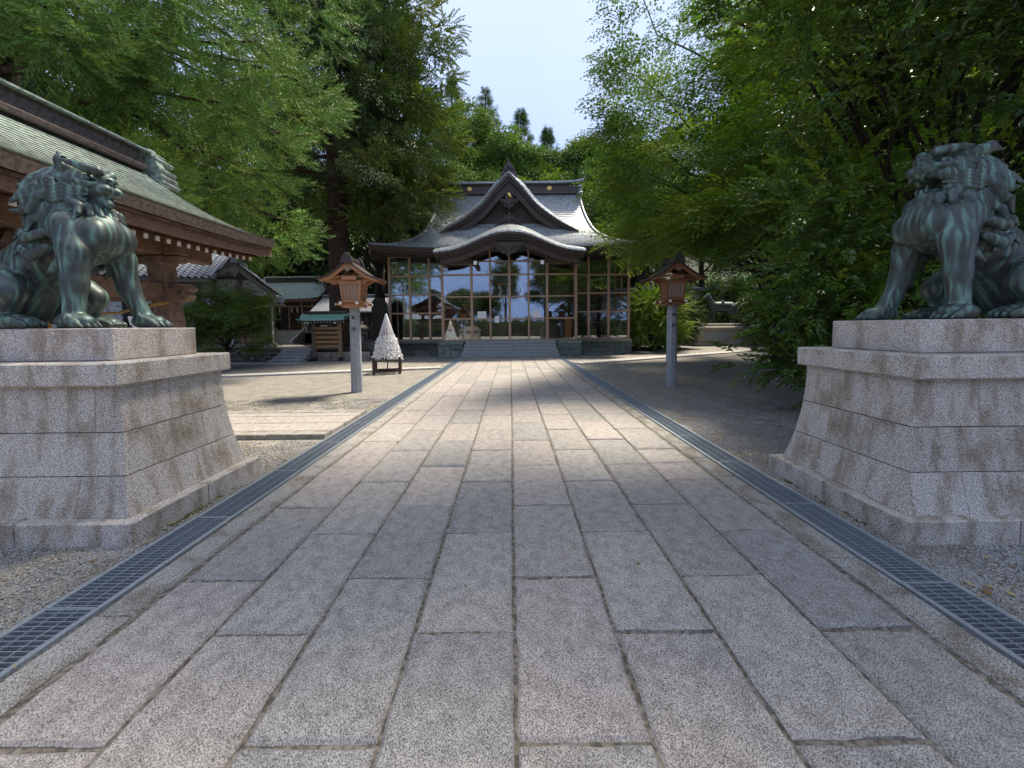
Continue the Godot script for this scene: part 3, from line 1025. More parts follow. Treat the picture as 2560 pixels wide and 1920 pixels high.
func build_hall_inside(h: Node3D) -> void:
	var wd: Material = M.wood_old
	# veranda, inner steps, railings
	for s in [-1.0, 1.0]:
		wbox(h, "veranda_floor", v3(s * 2.1, 1.66, -22.1), v3(s * 5.9, 1.76, -23.3), M.wood_grey)
		for k in 5:
			wbox(h, "veranda_post", v3(s * (2.25 + k * 0.88) - 0.07, 0.79, -22.3), v3(s * (2.25 + k * 0.88) + 0.07, 1.655, -22.44), M.wood_grey)
		wbox(h, "veranda_skirt", v3(s * 2.15, 0.79, -22.9), v3(s * 5.85, 1.65, -22.95), M.wood_dark)
		wbox(h, "veranda_beam", v3(s * 2.1, 1.52, -22.22), v3(s * 5.9, 1.65, -22.32), wd)
		for y in [1.92, 2.08, 2.27]:
			wbox(h, "handrail", v3(s * 2.15, y - 0.03, -22.16), v3(s * 6.05, y + 0.03, -22.24), M.wood_grey, 0.01)
		for k in 4:
			wbox(h, "rail_post", v3(s * (2.2 + k * 1.18) - 0.05, 1.76, -22.25), v3(s * (2.2 + k * 1.18) + 0.05, 2.35, -22.15), M.wood_grey, 0.01)
	for k in 7:
		wbox(h, "inner_step", v3(-2.02, 0.79 + k * 0.138, -20.95 - k * 0.19), v3(2.02, 0.79 + (k + 1) * 0.138 - 0.02, -21.25 - k * 0.19), wd, 0.006)
	wbox(h, "veranda_floor", v3(-2.09, 1.66, -22.3), v3(2.09, 1.755, -23.3), M.wood_grey)
	# pillars, tie beams, panelled wall
	for x in [-5.6, -3.9, -2.1, 2.1, 3.9, 5.6]:
		wbox(h, "pillar", v3(x - 0.13, 0.79, -23.17), v3(x + 0.13, 5.6, -23.43), M.wood_dark, 0.03)
	for x in [-2.0, 1.95]:
		wbox(h, "porch_pillar", v3(x - 0.15, 0.79, -20.35), v3(x + 0.15, 5.45, -20.65), M.wood_dark, 0.04)
		wbox(h, "pillar_base", v3(x - 0.22, 0.79, -20.28), v3(x + 0.22, 0.95, -20.72), M.granite_dirty, 0.03)
	wbox(h, "tie_beam", v3(-1.85, 4.75, -20.4), v3(1.8, 5.05, -20.6), M.wood_dark, 0.02)
	wbox(h, "tie_beam", v3(-5.7, 4.25, -23.15), v3(5.7, 4.45, -23.3), M.wood_dark)
	wbox(h, "tie_beam", v3(-5.7, 4.95, -23.15), v3(5.7, 5.2, -23.3), M.wood_dark)
	wbox(h, "upper_wall", v3(-5.7, 4.4, -23.32), v3(5.7, 5.5, -23.4), M.wood_dark)
	for s in [-1.0, 1.0]:
		for q in [[2.24, 3.76], [4.04, 5.46]]:
			var a := minf(s * q[0], s * q[1])
			var b := maxf(s * q[0], s * q[1])
			lattice(h, "red_lattice", a, b, 1.98, 2.95, -23.24, 9, 6, 0.035, M.red_lattice, M.wood_dark)
			lattice(h, "upper_lattice", a, b, 3.05, 4.15, -23.24, 9, 7, 0.05, M.wood_dark, M.shoji)
			wbox(h, "sill_beam", v3(a, 1.77, -23.2), v3(b, 1.95, -23.3), M.wood_dark)
		wbox(h, "side_wall", v3(s * 5.62, 0.8, -23.45), v3(s * 5.7, 5.4, -30.5), M.wood_dark)
	wbox(h, "rear_wall", v3(-5.7, 0.8, -30.3), v3(5.7, 5.5, -30.5), M.wood_dark)
	wbox(h, "inner_floor", v3(-5.6, 1.66, -23.3), v3(5.6, 1.76, -30.3), M.wood_dark)
	wbox(h, "altar_screen", v3(-2.0, 1.76, -28.9), v3(2.0, 4.6, -29.0), M.red_lattice)
	wbox(h, "ceiling", v3(-6.5, 5.58, -19.9), v3(6.4, 5.66, -30.5), M.wood_dark)
	# lanterns, rope, boxes and papers are things of their own
	for x in [-0.5, 0.46]:
		var l := thing("hanging_lantern", "small gilt hanging lantern glinting inside the dark prayer hall", "lantern", v3(x - 0.05, 2.30, -24.6), 0.0, "gilt lanterns in the hall")
		var m := mb()
		m.lathe([Vector2(0.03, 0.0), Vector2(0.09, 0.06), Vector2(0.10, 0.26), Vector2(0.17, 0.30), Vector2(0.05, 0.42), Vector2(0.02, 0.5), Vector2(0.0, 0.52)], Vector3.ZERO, 6, true)
		ob("lantern_body", m, M.gold, l)
		var c := mb()
		c.tube([v3(0, 0.5, 0), v3(0, 3.28, 0)], [0.008, 0.008], 4)
		ob("chain", c, M.gold, l)
	var rope := thing("shimenawa_rope", "thick straw rope swagged across the inside of the glazed porch", "rope", v3(-0.05, 3.85, -20.9))
	var pts := []
	var rad := []
	for k in 41:
		var f := k / 40.0
		var x := lerpf(-1.85, 1.8, f)
		pts.append(v3(x, 0.45 * pow(absf(2 * f - 1), 1.6) + 0.03 + 0.012 * sin(f * 150.0), 0.3 * pow(absf(2 * f - 1), 8.0)))
		rad.append(0.055 + 0.03 * sin(f * PI) + 0.012 * sin(f * 130.0))
	var rm := mb()
	rm.tube(pts, rad, 8)
	ob("straw_rope", rm, M.straw, rope)
	for x in [-0.58, 0.62]:
		var m := mb()
		shide(m, v3(x, 0.05, 0.09), 0.95, 0.17)
		ob("paper_streamer", m, M.paper_white, rope)
	for q in [[-1.50, 2.18, 0.46, 0.36, "white paper notice taped inside the porch glass behind the pavilion-side doors"], [1.38, 2.18, 0.46, 0.36, "white paper notice taped inside the porch glass behind the maple-side doors"], [-0.70, 1.93, 0.23, 0.36, "small upright grey paper notice on the sliding door of the hall"]]:
		var n := bx(Vector3.ZERO, v3(q[2], q[3], 0.004))
		var o := ob("paper_notice", n, M.paper_white)
		o.position = v3(q[0], q[1], -19.735 if q[2] < 0.3 else -19.77)
		tag(o, q[4], "notice")
	for s in [-1.0, 1.0]:
		var b := thing("fortune_box", "tall orange wooden fortune slip box on a grey cloth-covered stand" if s < 0 else "tall orange wooden cabinet of small drawers inside the porch", "box", v3(s * 3.16 - 0.02, 0.79, -20.35))
		if s < 0:
			ob("stand", bx(v3(0, 0.27, 0), v3(0.36, 0.54, 0.36), 0.01), M.cloth_green, b)
			ob("cabinet", bx(v3(0, 0.87, 0), v3(0.30, 0.66, 0.30), 0.01), M.wood_orange, b)
			ob("lid", bx(v3(0, 1.225, 0), v3(0.34, 0.05, 0.34), 0.01), M.wood_orange, b)
		else:
			ob("cabinet", bx(v3(0, 0.55, 0), v3(0.34, 1.10, 0.34), 0.01), M.wood_orange, b)
			ob("lid", bx(v3(0, 1.14, 0), v3(0.40, 0.08, 0.40), 0.012), M.wood_orange, b)
			for k in 8:
				ob("drawer", bx(v3(-0.175, 0.14 + k * 0.12, 0.0), v3(0.02, 0.09, 0.26), 0.006), M.wood_pale, b)
	var of := thing("offering_box", "dark slatted wooden offering box at the foot of the inner steps", "offering box", v3(0.2, 0.79, -20.72))
	ob("chest", bx(v3(0, 0.22, 0), v3(1.25, 0.36, 0.36), 0.015), M.wood_old, of)
	for s in [-1.0, 1.0]:
		ob("leg", bx(v3(s * 0.5, 0.02, 0), v3(0.1, 0.04, 0.36)), M.wood_old, of)
	for k in 8:
		ob("slat", bx(v3(0, 0.415, -0.15 + k * 0.043), v3(1.2, 0.03, 0.02)), M.wood_old, of)

func shide(m: MB, at: Vector3, l: float, w: float) -> void: # zigzag of folded white paper
	var n := 4
	for k in n:
		var x := w * (0.32 if k % 2 else -0.1)
		var y0 := -l * k / n
		var y1 := -l * (k + 1) / n - 0.03
		var sh := w * 0.55
		m.hexa([at + v3(x, y0, 0.004 * k), at + v3(x + w * 0.6, y0, 0.004 * k), at + v3(x + w * 0.6, y0, 0.004 * k + 0.002), at + v3(x, y0, 0.004 * k + 0.002), at + v3(x + sh * 0.4, y1, 0.02 + 0.004 * k), at + v3(x + w * 0.6 + sh * 0.4, y1, 0.02 + 0.004 * k), at + v3(x + w * 0.6 + sh * 0.4, y1, 0.022 + 0.004 * k), at + v3(x + sh * 0.4, y1, 0.022 + 0.004 * k)])

func build_hall_roof(h: Node3D) -> void:
	# front and rear slopes in stepped copper courses
	var nc := 38
	for back in [false, true]:
		var m := mw(h)
		for c in nc:
			var z0 := lerpf(-24.5, -19.2, float(c) / nc)
			var z1 := lerpf(-24.5, -19.2, float(c + 1) / nc)
			var fn := func(a, b):
				var p := roof_pt(a * 2 - 1, lerpf(z0, z1, b))
				p.y += 0.030 * b
				if back:
					p.z = -49.0 - p.z
				return p
			m.grid(26, 1, fn, not back)
			var fr := func(a, b):
				var p := roof_pt(a * 2 - 1, z1)
				p.y += 0.030 * (1 - b)
				if back:
					p.z = -49.0 - p.z
				return p
			m.grid(26, 1, fr, not back)
		stuff(ob("roof_slope", m, M.copper_hall, h))
	# hipped skirts at both sides, gable ends above them
	for s in [-1.0, 1.0]:
		var m := mw(h)
		var fn := func(a, b):
			var z := lerpf(-22.0, -19.2, b)
			var p := roof_pt(s, z)
			var q := lerpf(p.z, -49.0 - p.z, a)
			var e := absf(2 * a - 1)
			return v3(p.x, p.y - eave_lift(7.25) * smoothstep(0.4, 1.0, (z + 24.5) / 5.3) * (1 - pow(e, 3.0)), q)
		m.grid(20, 10, fn, s < 0)
		ob("roof_hip", m, M.copper_hall, h)
		var g := mw(h)
		var pl := []
		for k in 13:
			var z := lerpf(-24.5, -22.0, k / 12.0)
			pl.append(Vector2(z, roof_y(z) - 0.02))
		for k in 13:
			var z := lerpf(-27.0, -24.5, k / 12.0)
			pl.append(Vector2(z, roof_y(-49.0 - z) - 0.02))
		g.prism(pl, Transform3D(Basis(v3(0, 0, 1), v3(0, 1, 0), v3(-1, 0, 0)), v3(s * 4.5, 0, 0)), -0.05, 0.05)
		ob("gable_end", g, M.wood_dark, h)
		# rounded verge that catches the light
		var vp := []
		var vr := []
		for k in 21:
			var z := lerpf(-24.5, -19.25, k / 20.0)
			vp.append(roof_pt(s * 0.995, z) + v3(0, 0.03, 0))
			vr.append(0.085)
		var vt := mw(h)
		vt.tube(vp, vr, 8)
		ob("verge_roll", vt, M.copper_hall, h)
	# eaves: copper edge, two brown boards, rafters, soffit
	for s in [-1.0, 1.0]:
		var x0 := 3.55 if s > 0 else -7.2
		var x1 := 7.2 if s > 0 else -3.55
		var top := func(x): return 5.55 + eave_lift(x) + 0.03
		for q in [[0.0, 0.09, -19.18, "eave_edge", M.copper_brown], [0.09, 0.22, -19.24, "fascia_board", M.wood_dark], [0.22, 0.36, -19.34, "fascia_board", M.wood_dark]]:
			var m := mw(h)
			band(m, x0, x1, 16, func(x): return top.call(x) - q[0] - 0.002, func(x): return top.call(x) - q[1], q[2], q[2] - 0.5)
			ob(q[3], m, q[4], h)
		var r := mw(h)
		var n := 20
		for k in n:
			var x := lerpf(x0 + 0.1, x1 - 0.1, (k + 0.5) / n)
			var y: float = top.call(x) - 0.41
			r.bar(v3(x, y, -19.42), v3(x, y + 0.15, -20.55), 0.07, 0.085)
		stuff(ob("rafters", r, M.wood_dark, h))
		var sf := mw(h)
		sf.grid(12, 1, func(a, b):
			var x := lerpf(x0, x1, a)
			return v3(x, lerpf(top.call(x) - 0.35, 5.5, b), lerpf(-19.3, -20.62, b)))
		ob("soffit", sf, M.wood_dark, h)
		wbox(h, "eave_beam", v3(x0 + (0.3 if s < 0 else 0.0), 5.40, -20.52), v3(x1 - (0.0 if s < 0 else 0.3), 5.62, -20.68), M.wood_dark)
		# flank eaves
		var fl := mw(h)
		fl.box(v3(s * 7.16, 5.45, -24.5), v3(0.14, 0.3, 10.4))
		ob("fascia_board", fl, M.wood_dark, h)
		var fs := mw(h)
		fs.qo(v3(s * 7.1, 5.3, -19.3), v3(s * 7.1, 5.3, -29.7), v3(s * 6.5, 5.52, -29.7), v3(s * 6.5, 5.52, -19.3), Vector3.DOWN)
		ob("soffit", fs, M.wood_dark, h)
	# ridge with gilt crests and end ornaments
	wbox(h, "ridge_box", v3(-4.45, 10.0, -24.25), v3(4.45, 10.58, -24.75), M.copper_brown, 0.02)
	for k in 15:
		var x := -4.2 + k * 0.6
		wbox(h, "ridge_panel", v3(x - 0.27, 10.2, -24.235), v3(x + 0.27, 10.46, -24.30), M.copper_brown, 0.008)
	var rc := mw(h)
	band(rc, -4.75, 4.75, 24, func(x): return 10.70 + 0.16 * pow(absf(x) / 4.75, 8.0), func(x): return 10.59 + 0.15 * pow(absf(x) / 4.75, 8.0), -24.0, -25.0)
	ob("ridge_cap", rc, M.copper_hall, h)
	for x in [-2.53, 2.58]:
		var m := mw(h)
		m.xf = Transform3D(Basis(Vector3.RIGHT, PI / 2), v3(x, 10.33, -24.23) - h.position)
		m.lathe([Vector2(0.155, 0.0), Vector2(0.155, 0.03), Vector2(0.125, 0.04), Vector2(0.10, 0.02), Vector2(0.06, 0.02), Vector2(0.05, 0.04), Vector2(0.0, 0.045)], Vector3.ZERO, 20)
		ob("gilt_crest", m, M.gold, h)
	for s in [-1.0, 1.0]:
		var m := mw(h)
		for k in 3:
			m.box(v3(s * 4.55, 10.42 - k * 0.24, -24.4), v3(0.3, 0.17, 0.75), Basis(), 0.05)
		m.box(v3(s * 4.50, 9.95, -24.3), v3(0.32, 0.16, 0.85), Basis(), 0.05)
		ob("ridge_end", m, M.copper_hall, h)
	# dormer gable
	var gp := [Vector2(0, 10.41), Vector2(0.68, 9.72), Vector2(1.53, 8.71), Vector2(2.80, 7.74), Vector2(4.05, 7.06)]
	var gy := func(x): return curve_y(gp, absf(x))
	var gz := -21.9
	for s in [-1.0, 1.0]:
		var x0 := 0.0 if s > 0 else -4.05
		var x1 := 4.05 if s > 0 else 0.0
		# copper over the gable, rolled forward over the verge, in narrow strips
		var m := mw(h)
		var n := 34
		for k in n:
			var xa: float = s * 4.05 * k / n
			var xb: float = s * 4.05 * (k + 1) / n
			var tk := 0.0 if k % 2 else 0.012
			var nv := Vector2(1.0, 0.85).normalized()
			var ring := []
			for x in [xa, xb]:
				var e := 0.05
				var sl: float = (gy.call(absf(x) + e) - gy.call(maxf(absf(x) - e, 0.0))) / (e + minf(e, absf(x)))
				nv = Vector2(-sl, 1.0).normalized()
				var f := smoothstep(1.0, 0.85, absf(x) / 4.05)
				for q in [[0.0, 0.0], [0.14, -0.10], [0.24, -0.30], [0.30, -0.7], [0.31, -2.6]]:
					var off: float = (q[0] + tk) * lerpf(0.25, 1.0, f)
					ring.append(v3(x + s * nv.x * off * (1.0 if absf(x) > 0.02 else 0.0), gy.call(x) + nv.y * off, gz + q[1]))
			for j in 4:
				m.qo(ring[j], ring[j + 5], ring[j + 6], ring[j + 1], v3(s * nv.x, nv.y + 0.2, 0.6))
		stuff(ob("gable_roof", m, M.copper_hall, h))
		for q in [[0.0, 0.15, 0.0, 0.3, "verge_board", M.copper_brown], [0.15, 0.30, -0.10, 0.3, "verge_board", M.wood_dark], [0.30, 0.72, -0.24, 0.12, "bargeboard", M.wood_dark]]:
			var b := mw(h)
			band(b, x0, x1, 22, func(x): return gy.call(x) - q[0] * lerpf(1.35, 0.72, absf(x) / 4.05) - 0.002, func(x): return maxf(gy.call(x) - q[1] * lerpf(1.35, 0.72, absf(x) / 4.05), 6.9 - 0.02 * absf(x)), gz + q[2], gz + q[2] - q[3])
			ob(q[4], b, q[5], h)
	var rw := mw(h)
	rw.prism([Vector2(-4.0, 6.6), Vector2(4.0, 6.6), Vector2(2.8, 7.6), Vector2(1.5, 8.5), Vector2(0, 10.0), Vector2(-1.5, 8.5), Vector2(-2.8, 7.6)], Transform3D(Basis(), v3(0, 0, gz - 0.75)), -0.05, 0.0)
	ob("gable_wall", rw, M.wood_dark, h)
	wbox(h, "gable_beam", v3(-3.1, 6.95, gz - 0.35), v3(3.1, 7.22, gz - 0.65), M.wood_dark, 0.02)
	wbox(h, "gable_beam", v3(-3.3, 7.30, gz - 0.45), v3(3.3, 7.42, gz - 0.68), M.wood_dark, 0.02)
	carving(h, "gable_carving", v3(0, 7.20, gz - 0.22), 1.75, 1.05, 7, M.wood_dark)
	carving(h, "gable_pendant", v3(0, 8.95, gz - 0.18), 1.15, 0.62, 5, M.wood_dark, true)
	var mp := mw(h)
	mp.prism([Vector2(-0.16, 0), Vector2(0.16, 0), Vector2(0.24, 0.3), Vector2(0.12, 0.62), Vector2(0, 0.8), Vector2(-0.12, 0.62), Vector2(-0.24, 0.3)], Transform3D(Basis(), v3(0, 8.75, gz - 0.2)), -0.05, 0.05)
	ob("gable_pendant", mp, M.wood_dark, h)
	var gm := mw(h)
	gm.blob(v3(0.02, 9.16, gz - 0.11), v3(0.09, 0.17, 0.04), 8, 6, Basis(v3(0, 0, 1), 0.5))
	ob("gilt_fitting", gm, M.gold, h)
	# apex ornament
	var ap := mw(h)
	var sil := []
	for k in 41:
		var f := k / 40.0
		var y := f * 1.15
		var w := 0.55 * pow(1.0 - f, 0.6) * (0.82 + 0.18 * absf(sin(f * PI * 3.5))) + 0.10 * (1 - f)
		sil.append(Vector2(w, y))
	for k in 41:
		sil.append(Vector2(-sil[40 - k].x, sil[40 - k].y))
	ap.prism(sil, Transform3D(Basis(), v3(0, 9.95, gz - 0.3)), -0.12, 0.16)
	for s in [-1.0, 1.0]:
		spiral(ap, v3(s * 0.32, 10.25, gz - 0.12), 0.15, 0.035, 1.5, s)
		spiral(ap, v3(s * 0.20, 10.62, gz - 0.12), 0.12, 0.03, 1.5, s)
	ap.blob(v3(0, 10.8, gz - 0.15), v3(0.12, 0.17, 0.08))
	ap.tube([v3(0, 11.0, gz - 0.3), v3(0, 11.45, gz - 0.3)], [0.05, 0.03], 6)
	ob("apex_ornament", ap, M.copper_brown, h)
	# undulating porch roof
	var kp := [Vector2(0, 6.18), Vector2(0.6, 6.13), Vector2(1.25, 5.93), Vector2(2.05, 5.58), Vector2(2.75, 5.34), Vector2(3.75, 5.20)]
	var ky := func(x): return curve_y(kp, absf(x))
	var kz := -18.4
	var kr := mw(h)
	var n2 := 54
	for k in n2:
		var xa := lerpf(-3.75, 3.75, float(k) / n2)
		var xb := lerpf(-3.75, 3.75, float(k + 1) / n2)
		var tk := 0.0 if k % 2 else 0.010
		var ra := []
		for x in [xa, xb]:
			for q in [[0.0, 0.0], [0.10, -0.05], [0.17, -0.2], [0.36, -0.75], [0.68, -1.7], [1.1, -2.8], [1.45, -3.9]]:
				ra.append(v3(x, ky.call(x) + q[0] + tk - 0.30 * (absf(x) / 3.75) * clampf((-q[1] - 0.5) / 3.0, 0, 1), kz + q[1]))
		for j in 6:
			kr.qo(ra[j], ra[j + 7], ra[j + 8], ra[j + 1], v3(0, 1, 0.3))
	stuff(ob("porch_roof", kr, M.copper_hall, h))
	for q in [[0.0, 0.13, 0.0, 3.2, "verge_board", M.copper_brown], [0.13, 0.26, -0.09, 0.5, "verge_board", M.wood_dark], [0.26, 0.36, -0.17, 0.5, "verge_board", M.wood_dark], [0.36, 0.66, -0.25, 0.14, "bargeboard", M.wood_dark]]:
		var b := mw(h)
		var xl: float = 3.74 if q[3] > 1.0 else (3.66 if q[0] < 0.3 else 3.45)
		band(b, -xl, xl, 48, func(x): return ky.call(x) - q[0] * lerpf(1.0, 0.85, absf(x) / 3.75) - 0.002, func(x): return ky.call(x) - q[1] * lerpf(1.0, 0.85, absf(x) / 3.75), kz + q[2], kz + q[2] - q[3])
		ob(q[4], b, q[5], h)
	var ks := mw(h) # ribbed underside of the porch
	ks.grid(40, 1, func(a, b):
		var x := lerpf(-3.6, 3.6, a)
		return v3(x, ky.call(x) - 0.42, lerpf(kz - 0.3, -19.9, b)), false)
	ob("soffit", ks, M.wood_dark, h)
	carving(h, "porch_pendant", v3(-0.05, 5.66, kz - 0.1), 1.55, 0.72, 5, M.wood_dark, true)
	for x in [-1.72, 1.62]:
		wbox(h, "beam_end", v3(x - 0.1, 4.62, -18.75), v3(x + 0.1, 4.84, -20.3), M.wood_dark, 0.02)
		wbox(h, "beam_cap", v3(x - 0.085, 4.635, -18.74), v3(x + 0.085, 4.825, -18.72), M.white_paint)
	# drooping wing board closing the porch over the upper panes
	for s in [-1.0, 1.0]:
		wbox(h, "eave_beam", v3(s * 3.62, 4.86, -18.95), v3(s * 1.9, 5.02, -19.75), M.wood_dark)

# ---------------------------------------------------------------- wash pavilion beside the path
func pav_pt(s: float, t: float, a: float) -> Vector3: # s = side, t = ridge to eave, a = near end to far end
	var zn := -1.5 + 0.5 * pow(t, 1.3)
	var zf := -7.25 - 0.62 * pow(t, 1.3)
	var z := lerpf(zn, zf, a)
	var e := pow(absf(2 * a - 1), 5.0)
	return v3(-7.0 + s * 2.1 * t, 4.63 - 1.33 * (1.5 * t - 0.5 * t * t) + 0.10 * e * t * t, z)

func build_pavilion() -> void:
	rng.seed = 1489
	var p := thing("wash_pavilion", "open timber pavilion with sweeping patinated copper roof behind the closed-mouth lion", "pavilion", v3(-7, 0, -4.6))
	var nc := 26
	for s in [1.0, -1.0]:
		var rest := mw(p)
		for c in nc:
			var m := mw(p) if s > 0 else rest
			var t0 := float(c) / nc
			var t1 := float(c + 1) / nc
			m.grid(14, 1, func(a, b): return pav_pt(s, lerpf(t0, t1, b), a) + v3(0, 0.010 * b, 0), s > 0)
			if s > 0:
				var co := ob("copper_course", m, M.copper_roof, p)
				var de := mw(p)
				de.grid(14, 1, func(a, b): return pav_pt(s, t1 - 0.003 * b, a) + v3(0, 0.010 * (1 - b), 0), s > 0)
				ob("lap_shadow_edge", de, M.copper_brown, co)  # brown strip paints the shadow and dirt line at each lap
			else:
				m.grid(14, 1, func(a, b): return pav_pt(s, t1, a) + v3(0, 0.010 * (1 - b), 0), s > 0)
		if s < 0:
			stuff(ob("copper_courses", rest, M.copper_roof, p))
		for q in [[0.0, 0.155, 0.0, "eave_edge", M.copper_brown], [0.155, 0.20, 0.05, "eave_board", M.wood_post], [0.20, 0.345, 0.08, "eave_board", M.wood_brown]]:
			var e := mw(p)
			for k in 16:
				var a0 := k / 16.0
				var a1 := (k + 1) / 16.0
				var pa := pav_pt(s, 1.0, a0) - v3(s * q[2], q[0] + 0.001, 0)
				var pb := pav_pt(s, 1.0, a1) - v3(s * q[2], q[0] + 0.001, 0)
				var d := v3(0, q[1] - q[0], 0)
				var w := v3(s * 0.5, -0.1, 0)
				e.qo(pa, pb, pb - d, pa - d, v3(s, 0, 0))
				e.qo(pa - d, pb - d, pb - d - w, pa - d - w, Vector3.DOWN)
				e.qo(pa, pb, pb - w, pa - w, Vector3.UP)
				if k == 15:
					e.qo(pb, pb - d, pb - d - w, pb - w, v3(0, 0, -1))
				if k == 0:
					e.qo(pa, pa - d, pa - d - w, pa - w, v3(0, 0, 1))
			ob(q[3], e, q[4], p)
		# rafters with white-painted ends
		var k2 := 0
		var z := -1.3
		while z > -7.55:
			var a := clampf((z + 1.0) / -6.87, 0.0, 1.0)
			var ey := pav_pt(s, 1.0, a).y - 0.395
			var r := mw(p)
			var x0: float = -7.0 + s * 1.80
			r.bar(v3(x0, ey, z), v3(-7.0 + s * 0.25, ey + 0.62, z), 0.062, 0.088)
			var ro := ob("rafter", r, M.wood_brown, p)
			var w := mw(p)
			w.box(v3(x0 + s * 0.003, ey + 0.001, z), v3(0.012, 0.08, 0.058))
			ob("painted_end", w, M.white_paint, ro)
			z -= 0.178
			k2 += 1
		var sf := mw(p)
		sf.qo(v3(-7.0 + s * 1.95, 2.97, -1.2), v3(-7.0 + s * 1.95, 2.97, -7.7), v3(-7, 4.35, -7.2), v3(-7, 4.35, -1.6), Vector3.DOWN)
		ob("roof_boards", sf, M.wood_brown, p)
		# plates, tie beams and inclined posts
		for zz in [-2.6, -6.3]:
			var post := mw(p)
			var foot := v3(-7.0 + s * 1.33, 0, zz + (0.10 if zz > -4 else -0.10))
			var head := v3(-7.0 + s * 1.16, 2.62, zz)
			post.hexa([foot + v3(-0.15, 0.12, 0.15), foot + v3(0.15, 0.12, 0.15), foot + v3(0.15, 0.12, -0.15), foot + v3(-0.15, 0.12, -0.15), head + v3(-0.13, 0, 0.13), head + v3(0.13, 0, 0.13), head + v3(0.13, 0, -0.13), head + v3(-0.13, 0, -0.13)])
			ob("post", post, M.wood_post, p)
			wbox(p, "post_base", foot + v3(-0.24, -0.05, -0.24), foot + v3(0.24, 0.125, 0.24), M.granite_dirty, 0.03)
			var st := 1.0 if zz > -4 else -1.0
			wbox(p, "bracket", v3(-7.0 + s * 1.16 - 0.17, 2.62, zz - 0.17), v3(-7.0 + s * 1.16 + 0.17, 2.78, zz + 0.17), M.wood_post, 0.03)
			wbox(p, "bracket_arm", v3(-7.0 + s * 0.75, 2.66, zz - 0.09), v3(-7.0 + s * 1.55, 2.785, zz + 0.09), M.wood_post, 0.025)
			# carved nosings below the bracket
			var nz := mw(p)
			nz.prism([Vector2(0, 0), Vector2(0.30, 0.02), Vector2(0.36, 0.09), Vector2(0.31, 0.15), Vector2(0.40, 0.2), Vector2(0.34, 0.29), Vector2(0, 0.30)], Transform3D(Basis(v3(s, 0, 0), v3(0, 1, 0), v3(0, 0, 1)), v3(-7.0 + s * 1.30, 2.02, zz)), -0.085, 0.085)
			spiral(nz, v3(-7.0 + s * 1.50, 2.17, zz + 0.09), 0.09, 0.018, 1.7, 1.0)
			ob("carved_nosing", nz, M.wood_post, p)
			var ne := mw(p)
			ne.prism([Vector2(0, 0), Vector2(0.34, 0.03), Vector2(0.40, 0.12), Vector2(0.33, 0.18), Vector2(0.36, 0.27), Vector2(0, 0.30)], Transform3D(Basis(v3(0, 0, st), v3(0, 1, 0), v3(-st, 0, 0)), v3(-7.0 + s * 1.19, 2.02, zz + st * 0.12)), -0.085, 0.085)
			ob("carved_nosing", ne, M.wood_post, p)
		wbox(p, "plate_beam", v3(-7.0 + s * 1.16 - 0.12, 2.785, -1.7), v3(-7.0 + s * 1.16 + 0.12, 3.04, -7.25), M.wood_brown, 0.02)
		wbox(p, "tie_beam", v3(-7.0 + s * 1.19 - 0.08, 2.05, -2.4), v3(-7.0 + s * 1.19 + 0.08, 2.33, -6.45), M.wood_brown, 0.02)
	for zz in [-2.6, -6.3]:
		wbox(p, "cross_beam", v3(-8.15, 2.04, zz - 0.08), v3(-5.85, 2.34, zz + 0.08), M.wood_brown, 0.02)
		wbox(p, "cross_beam", v3(-8.55, 2.79, zz - 0.10), v3(-5.45, 3.03, zz + 0.10), M.wood_brown, 0.02)
		wbox(p, "king_post", v3(-7.12, 3.03, zz - 0.1), v3(-6.88, 4.3, zz + 0.1), M.wood_brown)
	carving(p, "frog_leg_strut", v3(-5.83, 2.33, -4.45), 0.9, 0.40, 5, M.wood_post).rotation.y = 0.0
	# ridge
	wbox(p, "ridge_base", v3(-7.24, 4.52, -1.55), v3(-6.76, 4.63, -7.15), M.copper_brown, 0.02)
	wbox(p, "ridge_box", v3(-7.15, 4.66, -1.5), v3(-6.85, 4.90, -7.1), M.copper_brown)
	var rc := mw(p)
	rc.prism([Vector2(-0.24, 0), Vector2(0.24, 0), Vector2(0.24, 0.03), Vector2(0.10, 0.10), Vector2(-0.10, 0.10), Vector2(-0.24, 0.03)], Transform3D(Basis(), v3(-7, 4.90, -7.25)), 0.0, 5.85)
	ob("ridge_cap", rc, M.copper_roof, p)
	# end ornament: scrolled plate with stacked rolls
	var on := mw(p)
	on.prism([Vector2(-0.34, -0.58), Vector2(-0.25, -0.62), Vector2(-0.23, -0.4), Vector2(0.23, -0.4), Vector2(0.25, -0.62), Vector2(0.34, -0.58), Vector2(0.40, -0.42), Vector2(0.29, -0.22), Vector2(0.34, -0.06), Vector2(0.25, 0.10), Vector2(0.17, 0.27), Vector2(-0.17, 0.27), Vector2(-0.25, 0.10), Vector2(-0.34, -0.06), Vector2(-0.29, -0.22), Vector2(-0.40, -0.42)], Transform3D(Basis(), v3(-7, 4.72, -7.38)), 0.0, 0.14)
	for q in [[0.16, 0.04], [0.25, 0.04], [0.33, -0.28], [0.30, -0.15], [0.36, -0.40], [0.10, 0.18]]:
		on.tube([v3(-7.0 + q[0], 4.78 + q[1], -7.25), v3(-7.0 + q[0], 4.74 + q[1], -7.62)], [0.05, 0.05], 8)
		on.tube([v3(-7.0 - q[0], 4.78 + q[1], -7.25), v3(-7.0 - q[0], 4.74 + q[1], -7.62)], [0.05, 0.05], 8)
	ob("ridge_end", on, M.copper_roof, p)
	# straw rope with paper streamers between the posts
	var rope := thing("straw_rope", "thin straw rope with paper streamers hung between the pavilion posts", "rope", v3(-5.68, 2.0, -4.45))
	var rm := mb()
	var pts := []
	var rad := []
